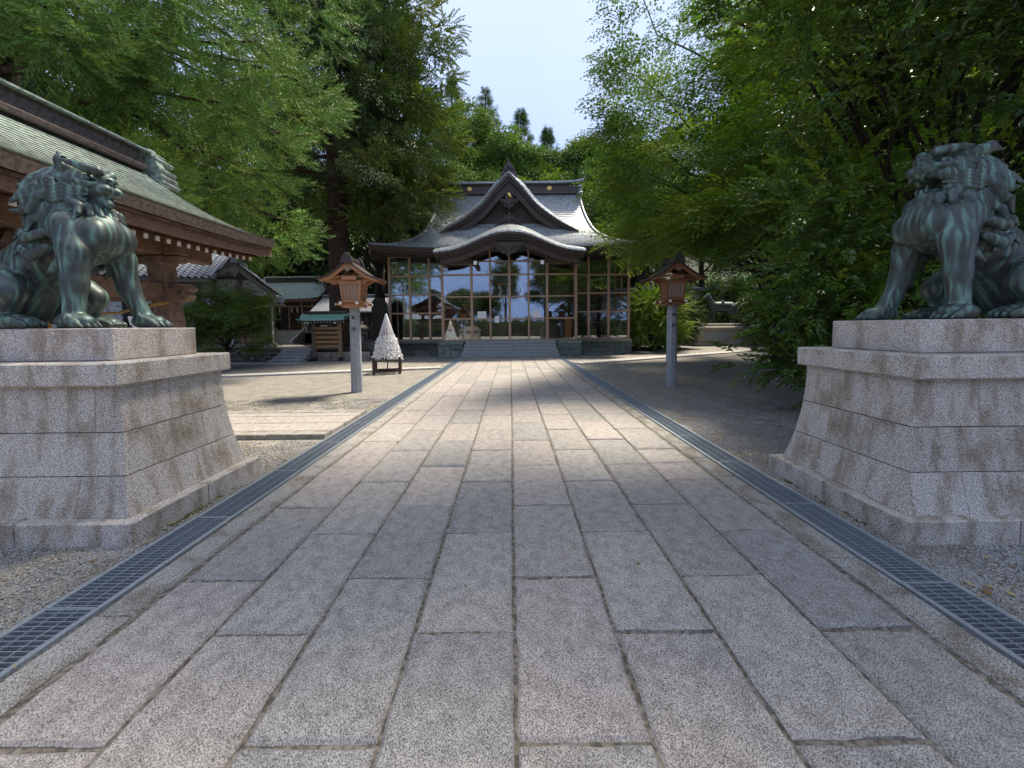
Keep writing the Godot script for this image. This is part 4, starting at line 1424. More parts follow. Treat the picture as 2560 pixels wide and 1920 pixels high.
	for k in 31:
		var f := k / 30.0
		pts.append(v3(0.02 * sin(f * 60.0), 0.30 * pow(absf(2 * f - 1), 2.0) - 0.28 + 0.01 * sin(f * 130.0), lerpf(1.75, -1.75, f)))
		rad.append(0.026 + 0.006 * sin(f * 170.0))
	rm.tube(pts, rad, 7)
	ob("rope", rm, M.straw, rope)
	for z in [-1.1, -0.45, 0.25, 0.9]:
		var m := mb()
		m.xf = Transform3D(Basis(Vector3.UP, 0.9), v3(0, 0, z))
		shide(m, v3(0, -0.24, 0), 0.42, 0.09)
		ob("paper_streamer", m, M.paper_white, rope)
		var ts := mb()
		ts.tube([v3(0, -0.27, z + 0.3), v3(0, -0.45, z + 0.3), v3(0.01, -0.62, z + 0.3)], [0.012, 0.02, 0.045], 7)
		ob("straw_tassel", ts, M.straw, rope)

# ---------------------------------------------------------------- terrace, tiled house and small shrine
func build_tiled_house() -> void:
	rng.seed = 1796
	var te := structure("terrace")
	var tb := mb()
	tb.box(v3(-28, 0.22, -24.7), v3(42, 0.55, 12.7))
	ob("terrace_earth", tb, M.earth, te)
	var x := -6.95
	while x > -9.6:
		var l := rng.randf_range(0.34, 0.55)
		ob("wall_stone", bx(v3(x - l / 2, 0.17, -18.30), v3(l - 0.012, 0.42 + rng.randf_range(-0.02, 0.02), 0.2), 0.025), M.granite_dirty, te)
		x -= l
	x = -11.05
	while x > -17:
		for k in 2:
			var r := rng.randf_range(0.16, 0.26)
			var rk := mb()
			rk.blob(v3(x, 0.06 + k * 0.22, -17.95 - k * 0.18 + rng.randf_range(-0.08, 0.08)), v3(r * 1.2, r * 0.75, r), 9, 6, Basis.from_euler(v3(rng.randf(), rng.randf() * 3, 0)))
			ob("rubble_stone", rk, M.rock, te)
		x -= rng.randf_range(0.3, 0.42)
	var st := structure("terrace_steps")
	for k in 4:
		ob("step", bx(v3(-10.35, 0.06 + 0.125 * k - 0.03, -17.05 - k * 0.36 - 0.2), v3(1.42, 0.125 + 0.06, 1.0 if k == 3 else 0.8), 0.012), M.granite_blue, st)
	ob("landing", bx(v3(-11.0, 0.0, -16.35), v3(3.4, 0.06, 0.8), 0.01), M.granite_blue, st)
	var ramp_ := mb()
	ramp_.hexa([v3(-11.1, 0.44, -18.2), v3(-9.65, 0.44, -18.2), v3(-14.2, 0.44, -25.1), v3(-16.2, 0.44, -25.1), v3(-11.1, 0.505, -18.2), v3(-9.65, 0.505, -18.2), v3(-14.2, 0.52, -25.1), v3(-16.2, 0.52, -25.1)])
	ob("terrace_path", ramp_, M.kerb).set_meta("kind", "structure")
	var h := thing("tiled_house", "white plastered house with grey tiled roofs and reddish lower panels", "house", v3(-15.0, 0.5, -20.4), 0.38)
	wbox(h, "plinth", v3(-19.6, 0.45, -20.25), v3(-13.15, 0.72, -21.0), M.granite_dirty, 0.02)
	wbox(h, "wall", v3(-19.5, 0.72, -20.45), v3(-13.35, 3.4, -20.95), M.plaster)
	for x2 in [-19.4, -16.6, -14.9, -13.42]:
		wbox(h, "post", v3(x2 - 0.08, 0.72, -20.36), v3(x2 + 0.08, 3.95, -20.46), M.wood_grey)
	for y in [1.95, 2.72, 3.3]:
		wbox(h, "rail", v3(-19.4, y - 0.05, -20.37), v3(-13.36, y + 0.05, -20.46), M.wood_grey)
	for k in 3:
		var a := -18.75 + k * 1.85
		wbox(h, "lower_panel", v3(a, 0.75, -20.37), v3(a + 1.55, 1.9, -20.41), M.panel_red)
		for j in 5:
			wbox(h, "panel_bar", v3(a + j * 0.38, 0.75, -20.33), v3(a + j * 0.38 + 0.035, 1.9, -20.37), M.red_lattice)
		for y in [0.78, 1.1, 1.5, 1.86]:
			wbox(h, "panel_bar", v3(a, y, -20.325), v3(a + 1.55, y + 0.04, -20.365), M.red_lattice)
		var wl := mw(h)
		for j in 13:
			wl.box(v3(a + 0.06 + j * 0.12, 2.33, -20.36), v3(0.035, 0.66, 0.04))
		wbox(h, "window", v3(a, 2.02, -20.40), v3(a + 1.55, 2.66, -20.43), M.wood_dark)
		stuff(ob("window_bars", wl, M.wood_grey, h))
	# projecting gable
	var ap := Vector2(-14.75, 5.05)
	var lf := Vector2(-17.0, 3.75)
	var rf := Vector2(-12.95, 3.50)
	var gw := mw(h)
	gw.prism([Vector2(-16.9, 3.5), Vector2(-13.3, 3.4), ap - Vector2(0, 0.12)], Transform3D(Basis(), v3(0, 0, -20.44)), -0.05, 0.0)
	ob("gable_wall", gw, M.plaster, h)
	wbox(h, "gable_strut", v3(-14.83, 3.5, -20.3), v3(-14.67, 4.85, -20.42), M.wood_grey)
	wbox(h, "gable_strut", v3(-15.95, 3.5, -20.31), v3(-15.82, 4.2, -20.42), M.wood_grey)
	wbox(h, "gable_strut", v3(-15.75, 4.25, -20.30), v3(-13.75, 4.38, -20.42), M.wood_grey)
	var rs := mw(h)
	for k in 9:
		var xx := lerpf(-14.55, -13.2, k / 8.0)
		rs.bar(v3(xx, 4.95 - (k / 8.0) * 1.45, -19.75), v3(xx, 4.95 - (k / 8.0) * 1.45, -20.4), 0.05, 0.05)
	stuff(ob("purlins", rs, M.wood_grey, h))
	for q in [[ap, lf], [ap, rf]]:
		var m := mw(h)
		var a: Vector2 = q[0]
		var b: Vector2 = q[1]
		var n := 12
		for k in n:
			var f0 := float(k) / n
			var f1 := float(k + 1) / n
			var pa := a.lerp(b, f0) - Vector2(0, 0.28 * f0 * (1 - f0))
			var pb := a.lerp(b, f1) - Vector2(0, 0.28 * f1 * (1 - f1))
			m.hexa([v3(pa.x, pa.y - 0.30, -19.62), v3(pb.x, pb.y - 0.30, -19.62), v3(pb.x, pb.y - 0.30, -19.72), v3(pa.x, pa.y - 0.30, -19.72), v3(pa.x, pa.y, -19.62), v3(pb.x, pb.y, -19.62), v3(pb.x, pb.y, -19.72), v3(pa.x, pa.y, -19.72)])
		ob("bargeboard", m, M.wood_grey, h)
		var dk := mw(h)
		dk.qo(v3(a.x, a.y - 0.03, -19.55), v3(b.x, b.y - 0.05, -19.55), v3(b.x, b.y - 0.05, -21.5), v3(a.x, a.y - 0.03, -21.5), Vector3.UP)
		ob("roof_deck", dk, M.slate, h)
	var pend := mw(h)
	pend.prism([Vector2(-0.12, 0.1), Vector2(0.12, 0.1), Vector2(0.2, -0.1), Vector2(0.08, -0.25), Vector2(0, -0.4), Vector2(-0.08, -0.25), Vector2(-0.2, -0.1)], Transform3D(Basis(), v3(ap.x, ap.y - 0.38, -19.6)), -0.03, 0.03)
	ob("gable_pendant", pend, M.wood_grey, h)
	# one curved pan tile, laid course by course
	var tl := mb()
	tl.grid(6, 1, func(a, b): return v3((a - 0.5) * 0.29, 0.045 * sin(a * TAU) + 0.03 * b + 0.008, (b - 0.5) * 0.30))
	tl.grid(6, 1, func(a, b): return v3((a - 0.5) * 0.29, 0.045 * sin(a * TAU) + 0.03 - 0.035 * b + 0.008, 0.15))
	var tile := tl.commit()
	tiles(h, tile, v3(-20.2, 4.12, -19.0), v3(1, 0, 0), v3(0, 2.35, -4.1).normalized(), 17, 12, 12)
	var mr := mw(h)
	mr.qo(v3(-26, 4.06, -18.95), v3(-15.6, 4.06, -18.95), v3(-15.6, 6.7, -23.55), v3(-26, 6.7, -23.55), v3(0, 1, 0.5))
	mr.qo(v3(-26, 4.06, -28.2), v3(-15.6, 4.06, -28.2), v3(-15.6, 6.7, -23.55), v3(-26, 6.7, -23.55), v3(0, 1, -0.5))
	ob("roof_deck", mr, M.slate, h)
	wbox(h, "eave_board", v3(-26, 3.9, -18.97), v3(-15.6, 4.05, -19.10), M.wood_grey)
	wbox(h, "ridge", v3(-26, 6.62, -23.35), v3(-15.5, 6.95, -23.75), M.tile_grey, 0.05)
	var vr := mw(h)
	vr.tube([v3(-15.62, 4.18, -18.95), v3(-15.62, 6.75, -23.5)], [0.085, 0.085], 7)
	ob("verge_tiles", vr, M.tile_grey, h)
	wbox(h, "side_wall", v3(-25.5, 0.7, -19.9), v3(-19.5, 4.0, -20.0), M.plaster)
	wbox(h, "rear_body", v3(-25.5, 0.5, -20.96), v3(-17.2, 4.0, -26.0), M.plaster)
	# left and right slopes of the gable
	var dl := v3(ap.x - lf.x, ap.y - lf.y, 0).normalized()
	tiles(h, tile, v3(lf.x, lf.y, -19.75), v3(0, 0, -1), dl, 6, 9, 9)
	var dr := v3(ap.x - rf.x, ap.y - rf.y, 0).normalized()
	tiles(h, tile, v3(rf.x, rf.y, -19.75), v3(0, 0, -1), dr, 6, 9, 9)
	wbox(h, "ridge", v3(ap.x - 0.16, ap.y - 0.05, -19.6), v3(ap.x + 0.16, ap.y + 0.22, -21.5), M.tile_grey, 0.05)
	# pent roof along the corner
	tiles(h, tile, v3(-14.55, 2.92, -19.72), v3(1, 0, 0), v3(0, 0.55, -1.0).normalized(), 7, 3, 3)
	wbox(h, "pent_deck", v3(-14.5, 2.86, -19.6), v3(-12.6, 2.90, -20.45), M.slate)

func tiles(h: Node3D, tile: Mesh, at: Vector3, along: Vector3, up: Vector3, nx: int, ny: int, _rows: int) -> void:
	var nrm := along.cross(up).normalized()
	if nrm.y < 0:
		nrm = -nrm
	var dn := -up
	var b := Basis(nrm.cross(dn).normalized(), nrm, dn)
	for i in nx:
		for j in ny:
			var o := ob("roof_tile", tile, M.tile_grey, h)
			var p := at + along * (0.28 * (i + 0.5)) + up * (0.27 * (j + 0.5)) + nrm * 0.03
			o.transform = Transform3D(b, p - h.position)
			o.rotate_object_local(Vector3.UP, rng.randf_range(-0.02, 0.02))

func build_small_shrine() -> void:
	rng.seed = 1904
	var o := v3(-15.6, 0.5, -27.4)
	var s := thing("small_shrine", "small timber shrine with green copper roof at the top of stone stairs", "shrine", o)
	ob("stone_base", bx(v3(0, 0.45, -0.2), v3(5.4, 0.95, 3.2), 0.03), M.granite_blue, s)
	ob("wing_wall", bx(v3(0, 0.35, 1.25), v3(5.6, 0.72, 0.3), 0.03), M.granite_blue, s)
	for k in 6:
		ob("stair", bx(v3(0.2, 0.075 + 0.075 * k, 2.75 - k * 0.26), v3(1.7, 0.15 + 0.15 * k, 0.27), 0.008), M.granite_blue, s)
	for sx in [-1.0, 1.0]:
		var m := mb()
		m.hexa([v3(0.2 + sx * 0.92, 0, 3.0), v3(0.2 + sx * 1.08, 0, 3.0), v3(0.2 + sx * 1.08, 0, 1.3), v3(0.2 + sx * 0.92, 0, 1.3), v3(0.2 + sx * 0.92, 0.26, 3.0), v3(0.2 + sx * 1.08, 0.26, 3.0), v3(0.2 + sx * 1.08, 1.10, 1.3), v3(0.2 + sx * 0.92, 1.10, 1.3)])
		ob("stair_cheek", m, M.white_stone, s)
	for x in [-1.75, -1.15, 0.85, 1.6]:
		ob("post", bx(v3(x, 1.95, 0.9), v3(0.13, 2.1, 0.13), 0.01), M.wood_pale, s)
		ob("post", bx(v3(x, 1.95, -1.4), v3(0.13, 2.1, 0.13), 0.01), M.wood_pale, s)
	ob("beam", bx(v3(-0.05, 2.62, 0.9), v3(3.6, 0.12, 0.10)), M.wood_pale, s)
	ob("beam", bx(v3(-0.05, 2.98, 0.9), v3(3.7, 0.12, 0.12)), M.wood_pale, s)
	ob("inner_wall", bx(v3(-0.05, 1.9, -0.6), v3(3.3, 2.1, 0.08)), M.wood_dark, s)
	ob("door_frame", bx(v3(-0.1, 1.75, 0.88), v3(0.08, 1.7, 0.08)), M.wood_pale, s)
	for k in 4:
		ob("inner_stair", bx(v3(-0.1, 1.0 + k * 0.12, 0.4 - k * 0.16), v3(1.5, 0.05, 0.2)), M.wood_brown, s)
	for x in [-0.75, 0.1, 0.5]:
		var p := mb()
		shide(p, v3(x, 2.56, 0.98), 0.35, 0.10)
		ob("paper_streamer", p, M.paper_white, s)
	# curved gabled roof: front and back slopes
	for q in [1.0, -1.0]:
		var m := mb()
		m.grid(16, 10, func(a, b):
			var x: float = lerpf(-2.3, 2.3, a) * (1.0 + 0.06 * b)
			return v3(x, 4.55 - 1.45 * (1.55 * b - 0.55 * b * b) + 0.12 * pow(absf(2 * a - 1), 4.0) * b, -0.2 + q * 1.9 * b), q > 0)
		ob("roof_slope", m, M.copper_small, s)
	ob("eave_board", bx(v3(0, 3.02, 1.62), v3(4.6, 0.12, 0.14), 0.02), M.wood_brown, s)
	var rf := mb()
	for k in 26:
		rf.bar(v3(-2.1 + k * 0.168, 2.98, 1.5), v3(-2.1 + k * 0.168, 3.2, 0.8), 0.05, 0.06)
	stuff(ob("rafters", rf, M.wood_pale, s))
	var vb := mb()
	vb.prism([Vector2(-2.0, 2.95), Vector2(-1.0, 3.55), Vector2(-0.2, 4.5), Vector2(0.6, 3.55), Vector2(1.7, 2.95), Vector2(1.7, 3.12), Vector2(0.6, 3.75), Vector2(-0.2, 4.62), Vector2(-1.0, 3.75), Vector2(-2.0, 3.12)], Transform3D(Basis(v3(0, 0, 1), v3(0, 1, 0), v3(-1, 0, 0)), v3(2.3, 0, 0)), -0.06, 0.06)
	ob("bargeboard", vb, M.wood_brown, s)
	ob("ridge_box", bx(v3(0, 4.60, -0.2), v3(4.4, 0.26, 0.3), 0.02), M.copper_brown, s)
	ob("ridge_cap", bx(v3(0, 4.80, -0.2), v3(4.7, 0.11, 0.5), 0.04), M.copper_small, s)
	for sx in [-1.0, 1.0]:
		ob("ridge_end", bx(v3(sx * 2.25, 4.5, -0.1), v3(0.12, 0.5, 0.6), 0.04), M.copper_small, s)
	# pair of small stone lions on blocks beside the stairs
	for q in [[-17.05, "small white stone lion beside the shrine stairs next to the tiled house"], [-14.25, "small white stone lion beside the shrine stairs next to the plaque rack"]]:
		var l := thing("stone_lion", q[1], "statue", v3(q[0], 1.22, -26.1), 0.0, "")
		ob("plinth", bx(v3(0, 0.06, 0), v3(0.55, 0.14, 0.5), 0.02), M.granite_blue, l)
		var m := mb()
		m.blob(v3(0, 0.36, -0.05), v3(0.18, 0.26, 0.22), 10, 7)
		m.blob(v3(0, 0.40, 0.1), v3(0.16, 0.2, 0.14), 10, 7)
		m.blob(v3(0.03, 0.68, 0.1), v3(0.16, 0.17, 0.17), 10, 7)
		m.blob(v3(0.04, 0.63, 0.24), v3(0.09, 0.08, 0.09), 8, 6)
		for sx in [-1.0, 1.0]:
			m.tube([v3(sx * 0.1, 0.42, 0.16), v3(sx * 0.11, 0.13, 0.22)], [0.06, 0.05], 7)
			m.blob(v3(sx * 0.11, 0.16, 0.26), v3(0.06, 0.04, 0.08), 7, 5)
			m.blob(v3(sx * 0.17, 0.2, -0.08), v3(0.08, 0.1, 0.16), 8, 6)
			m.blob(v3(0.03 + sx * 0.12, 0.83, 0.06), v3(0.04, 0.06, 0.03), 6, 5)
		m.blob(v3(0, 0.55, -0.24), v3(0.1, 0.17, 0.06), 8, 6)
		ob("lion_body", m, M.white_stone, l)

func build_far_right() -> void:
	rng.seed = 1573
	# plastered corridor wall behind the hall, seen between the leaves
	var w := thing("plaster_wall", "long white plastered wall with dark tiled coping beyond the shrubs", "wall", v3(16, 0, -33.2))
	ob("wall_panel", bx(v3(0, 3.3, 0), v3(20, 2.2, 0.3)), M.plaster, w)
	ob("wall_base", bx(v3(0, 1.15, 0.0), v3(20, 2.3, 0.36)), M.wood_dark, w)
	ob("coping", bx(v3(0, 4.62, 0), v3(20.4, 0.42, 0.9), 0.1), M.tile_grey, w)
	ob("beam", bx(v3(0, 4.33, 0.17), v3(20, 0.16, 0.08)), M.wood_dark, w)
	for k in 9:
		ob("post", bx(v3(-9 + k * 2.25, 2.2, 0.17), v3(0.16, 4.3, 0.1)), M.wood_dark, w)
	var c := thing("corridor_deck", "dark raised timber corridor deck beside the hall's maple-side corner", "deck", v3(8.6, 0, -26.5))
	ob("deck_floor", bx(v3(0, 1.6, 0), v3(3.6, 0.14, 6.0)), M.wood_dark, c)
	for k in 4:
		ob("post", bx(v3(-1.6 + k * 1.06, 0.76, 2.9), v3(0.16, 1.6, 0.16)), M.wood_grey, c)
		ob("rail_post", bx(v3(-1.6 + k * 1.06, 2.05, 2.9), v3(0.1, 0.8, 0.1)), M.wood_dark, c)
	for y in [1.95, 2.4]:
		ob("handrail", bx(v3(0, y, 2.9), v3(3.5, 0.08, 0.08)), M.wood_dark, c)
	# horse statue on its panelled plinth
	var p := thing("horse_plinth", "broad panelled grey stone plinth under the bronze horse", "plinth", v3(16.2, 0, -28.2))
	ob("foot", bx(v3(0, 0.10, 0), v3(5.5, 0.3, 2.7), 0.04), M.granite_dirty, p)
	ob("body", bx(v3(0, 0.68, 0), v3(5.0, 0.9, 2.3), 0.03), M.granite_dirty, p)
	ob("cap", bx(v3(0, 1.26, 0), v3(5.4, 0.28, 2.6), 0.08), M.granite_dirty, p)
	ob("upper_step", bx(v3(0, 1.50, 0), v3(4.4, 0.22, 1.9), 0.05), M.granite_dirty, p)
	for k in 2:
		ob("panel", bx(v3(-1.15 + k * 2.3, 0.67, 1.152), v3(1.7, 0.62, 0.03), 0.012), M.granite_blue, p)
	ob("panel", bx(v3(-2.502, 0.67, 0), v3(0.03, 0.62, 1.4), 0.012), M.granite_blue, p)
	for x in [-2.4, 0.0, 2.4]:
		ob("pilaster", bx(v3(x, 0.68, 1.16), v3(0.28, 0.88, 0.06), 0.01), M.granite_dirty, p)
	var hs := thing("horse_statue", "dark bronze horse statue with raised head on the panelled plinth", "statue", v3(15.9, 1.61, -28.2))
	var f := Field.new()
	f.setup(v3(-1.7, -0.04, -0.45), v3(1.7, 2.5, 0.45), 0.045)
	f.cap(v3(-0.55, 1.30, 0), v3(0.75, 1.28, 0), 0.34, 0.33, 0.1)
	f.cap(v3(-0.65, 1.40, 0), v3(-0.98, 2.05, 0), 0.27, 0.15, 0.1)
	f.cap(v3(-0.98, 2.10, 0), v3(-1.32, 1.86, 0), 0.14, 0.085, 0.06)
	f.cap(v3(-0.80, 1.75, 0), v3(-0.88, 2.2, 0), 0.12, 0.06, 0.06)
	for s in [-1.0, 1.0]:
		f.cap(v3(-0.96, 2.17, s * 0.07), v3(-0.98, 2.32, s * 0.08), 0.045, 0.02, 0.03)
		f.cap(v3(-0.62, 1.2, s * 0.2), v3(-0.66, 0.62, s * 0.2), 0.15, 0.075, 0.06)
		f.cap(v3(-0.66, 0.62, s * 0.2), v3(-0.64, 0.05, s * 0.2), 0.07, 0.06, 0.03)
		f.cap(v3(0.78, 1.2, s * 0.2), v3(0.72, 0.85, s * 0.2), 0.22, 0.12, 0.08)
		f.cap(v3(0.72, 0.85, s * 0.2), v3(0.92, 0.55, s * 0.2), 0.11, 0.07, 0.05)
		f.cap(v3(0.92, 0.55, s * 0.2), v3(0.86, 0.05, s * 0.2), 0.065, 0.06, 0.03)
	f.cap(v3(1.05, 1.4, 0), v3(1.35, 1.5, 0), 0.08, 0.10, 0.05)
	f.cap(v3(1.35, 1.5, 0), v3(1.55, 1.15, 0), 0.10, 0.05, 0.05)
	f.cap(v3(0.05, 1.62, -0.22), v3(0.05, 1.62, 0.22), 0.09, 0.09, 0.04)
	ob("horse_body", f.mesh(), M.bronze, hs)

# ---------------------------------------------------------------- distance field meshed as surface nets
class Field:
	var o: Vector3
	var c: float
	var nx: int
	var ny: int
	var nz: int
	var d := PackedFloat32Array()
	var sc := 1.0
	var so := Vector3.ZERO
	var sh := Vector3.ZERO
	func setup(lo: Vector3, hi: Vector3, cell: float) -> void:
		o = lo
		c = cell
		nx = int(ceil((hi.x - lo.x) / c)) + 1
		ny = int(ceil((hi.y - lo.y) / c)) + 1
		nz = int(ceil((hi.z - lo.z) / c)) + 1
		d.resize(nx * ny * nz)
		d.fill(1.0)
	func cap(a: Vector3, b: Vector3, ra: float, rb: float, k: float, carve := false) -> void:
		if sc != 1.0:
			a = so + (a - so) * sc + sh
			b = so + (b - so) * sc + sh
			ra *= sc
			rb *= sc
		var r := maxf(ra, rb) + k + c * 3.0
		var lo := (a.min(b) - Vector3(r, r, r) - o) / c
		var hi := (a.max(b) + Vector3(r, r, r) - o) / c
		var x0 := maxi(0, int(lo.x))
		var x1 := mini(nx - 1, int(hi.x) + 1)
		var y0 := maxi(0, int(lo.y))
		var y1 := mini(ny - 1, int(hi.y) + 1)
		var z0 := maxi(0, int(lo.z))
		var z1 := mini(nz - 1, int(hi.z) + 1)
		var ba := b - a
		var l2 := maxf(ba.length_squared(), 1e-9)
		var dr := rb - ra
		for z in range(z0, z1 + 1):
			for y in range(y0, y1 + 1):
				var row := (z * ny + y) * nx
				for x in range(x0, x1 + 1):
					var p := o + Vector3(x, y, z) * c - a
					var h := clampf(p.dot(ba) / l2, 0.0, 1.0)
					var e := (p - ba * h).length() - ra - dr * h
					var f := d[row + x]
					if carve:
						e = -e
						var q := k - absf(f - e)
						d[row + x] = maxf(f, e) + (q * q * 0.25 / k if q > 0.0 else 0.0)
					elif e < f + k:
						var q := k - absf(f - e)
						d[row + x] = minf(f, e) - (q * q * 0.25 / k if q > 0.0 else 0.0)
	func ell(m: Vector3, r: Vector3, k: float, bs := Basis(), carve := false) -> void:
		if sc != 1.0:
			m = so + (m - so) * sc + sh
			r *= sc
		var rr := maxf(r.x, maxf(r.y, r.z)) + k + c * 3.0
		var lo := (m - Vector3(rr, rr, rr) - o) / c
		var hi := (m + Vector3(rr, rr, rr) - o) / c
		var inv := bs.transposed()
		var mn := minf(r.x, minf(r.y, r.z))
		for z in range(maxi(0, int(lo.z)), mini(nz - 1, int(hi.z) + 1) + 1):
			for y in range(maxi(0, int(lo.y)), mini(ny - 1, int(hi.y) + 1) + 1):
				var row := (z * ny + y) * nx
				for x in range(maxi(0, int(lo.x)), mini(nx - 1, int(hi.x) + 1) + 1):
					var p := inv * (o + Vector3(x, y, z) * c - m)
					var s := p / r
					var l := s.length()
					var e := (l - 1.0) * mn
					if l > 0.3:
						e = l * (l - 1.0) / maxf((s / r).length(), 1e-6)
					var f := d[row + x]
					if carve:
						e = -e
						var q := k - absf(f - e)
						d[row + x] = maxf(f, e) + (q * q * 0.25 / k if q > 0.0 else 0.0)
					elif e < f + k:
						var q := k - absf(f - e)
						d[row + x] = minf(f, e) - (q * q * 0.25 / k if q > 0.0 else 0.0)
	func chain(pts: Array, rad: Array, k: float) -> void:
		for j in pts.size() - 1:
			cap(pts[j], pts[j + 1], rad[j], rad[j + 1], k)
	func curl(m: Vector3, nrm: Vector3, r: float, w: float, hand: float, start: float, k := 0.008) -> void:
		var t := nrm.cross(Vector3.UP)
		if t.length() < 0.1:
			t = nrm.cross(Vector3.RIGHT)
		t = t.normalized()
		var u := t.cross(nrm)
		var pts := []
		var rad := []
		for j in 10:
			var f := j / 9.0
			var a := start + hand * f * TAU * 1.35
			var rr := r * (1.0 - 0.82 * f)
			pts.append(m + t * cos(a) * rr + u * sin(a) * rr + nrm * (0.3 * r * f))
			rad.append(w * (1.0 - 0.3 * f))
		chain(pts, rad, k)
	func mesh() -> ArrayMesh:
		var at := PackedInt32Array()
		at.resize(nx * ny * nz)
		at.fill(-1)
		var v := PackedVector3Array()
		var nn := PackedVector3Array()
		var ix := PackedInt32Array()
		var off := [0, 1, nx, nx + 1, nx * ny, nx * ny + 1, nx * ny + nx, nx * ny + nx + 1]
		var cor := [Vector3(0, 0, 0), Vector3(1, 0, 0), Vector3(0, 1, 0), Vector3(1, 1, 0), Vector3(0, 0, 1), Vector3(1, 0, 1), Vector3(0, 1, 1), Vector3(1, 1, 1)]
		var eds := [[0, 1], [2, 3], [4, 5], [6, 7], [0, 2], [1, 3], [4, 6], [5, 7], [0, 4], [1, 5], [2, 6], [3, 7]]
		var lim := 2.0 * c
		for z in nz - 1:
			for y in ny - 1:
				var row := (z * ny + y) * nx
				for x in nx - 1:
					var i := row + x
					if absf(d[i]) > lim:
						continue
					var s := 0
					for q in 8:
						if d[i + off[q]] < 0.0:
							s += 1
					if s == 0 or s == 8:
						continue
					var p := Vector3.ZERO
					var m := 0
					for e in eds:
						var d0 := d[i + off[e[0]]]
						var d1 := d[i + off[e[1]]]
						if (d0 < 0.0) != (d1 < 0.0):
							p += cor[e[0]].lerp(cor[e[1]], d0 / (d0 - d1))
							m += 1
					at[i] = v.size()
					v.append(o + (Vector3(x, y, z) + p / m) * c)
					nn.append(Vector3((d[i + 1] + d[i + off[3]] + d[i + off[5]] + d[i + off[7]]) - (d[i] + d[i + off[2]] + d[i + off[4]] + d[i + off[6]]), (d[i + off[2]] + d[i + off[3]] + d[i + off[6]] + d[i + off[7]]) - (d[i] + d[i + 1] + d[i + off[4]] + d[i + off[5]]), (d[i + off[4]] + d[i + off[5]] + d[i + off[6]] + d[i + off[7]]) - (d[i] + d[i + 1] + d[i + off[2]] + d[i + off[3]])).normalized())
		var st := [1, nx, nx * ny]
		for z in range(1, nz - 1):
			for y in range(1, ny - 1):
				var row := (z * ny + y) * nx
				for x in range(1, nx - 1):
					var i := row + x
					if at[i] < 0:
						continue
					var neg := d[i] < 0.0
					for ax in 3:
						if (d[i + st[ax]] < 0.0) == neg:
							continue
						var b: int = st[(ax + 1) % 3]
						var e: int = st[(ax + 2) % 3]
						var q0 := at[i]
						var q1 := at[i - b]
						var q2 := at[i - b - e]
						var q3 := at[i - e]
						if q1 < 0 or q2 < 0 or q3 < 0:
							continue
						if neg:
							ix.append_array([q0, q2, q1, q0, q3, q2])
						else:
							ix.append_array([q0, q1, q2, q0, q2, q3])
		var a := []
		a.resize(Mesh.ARRAY_MAX)
		a[Mesh.ARRAY_VERTEX] = v
		a[Mesh.ARRAY_NORMAL] = nn
		a[Mesh.ARRAY_INDEX] = ix
		var am := ArrayMesh.new()
		am.add_surface_from_arrays(Mesh.PRIMITIVE_TRIANGLES, a)
		return am

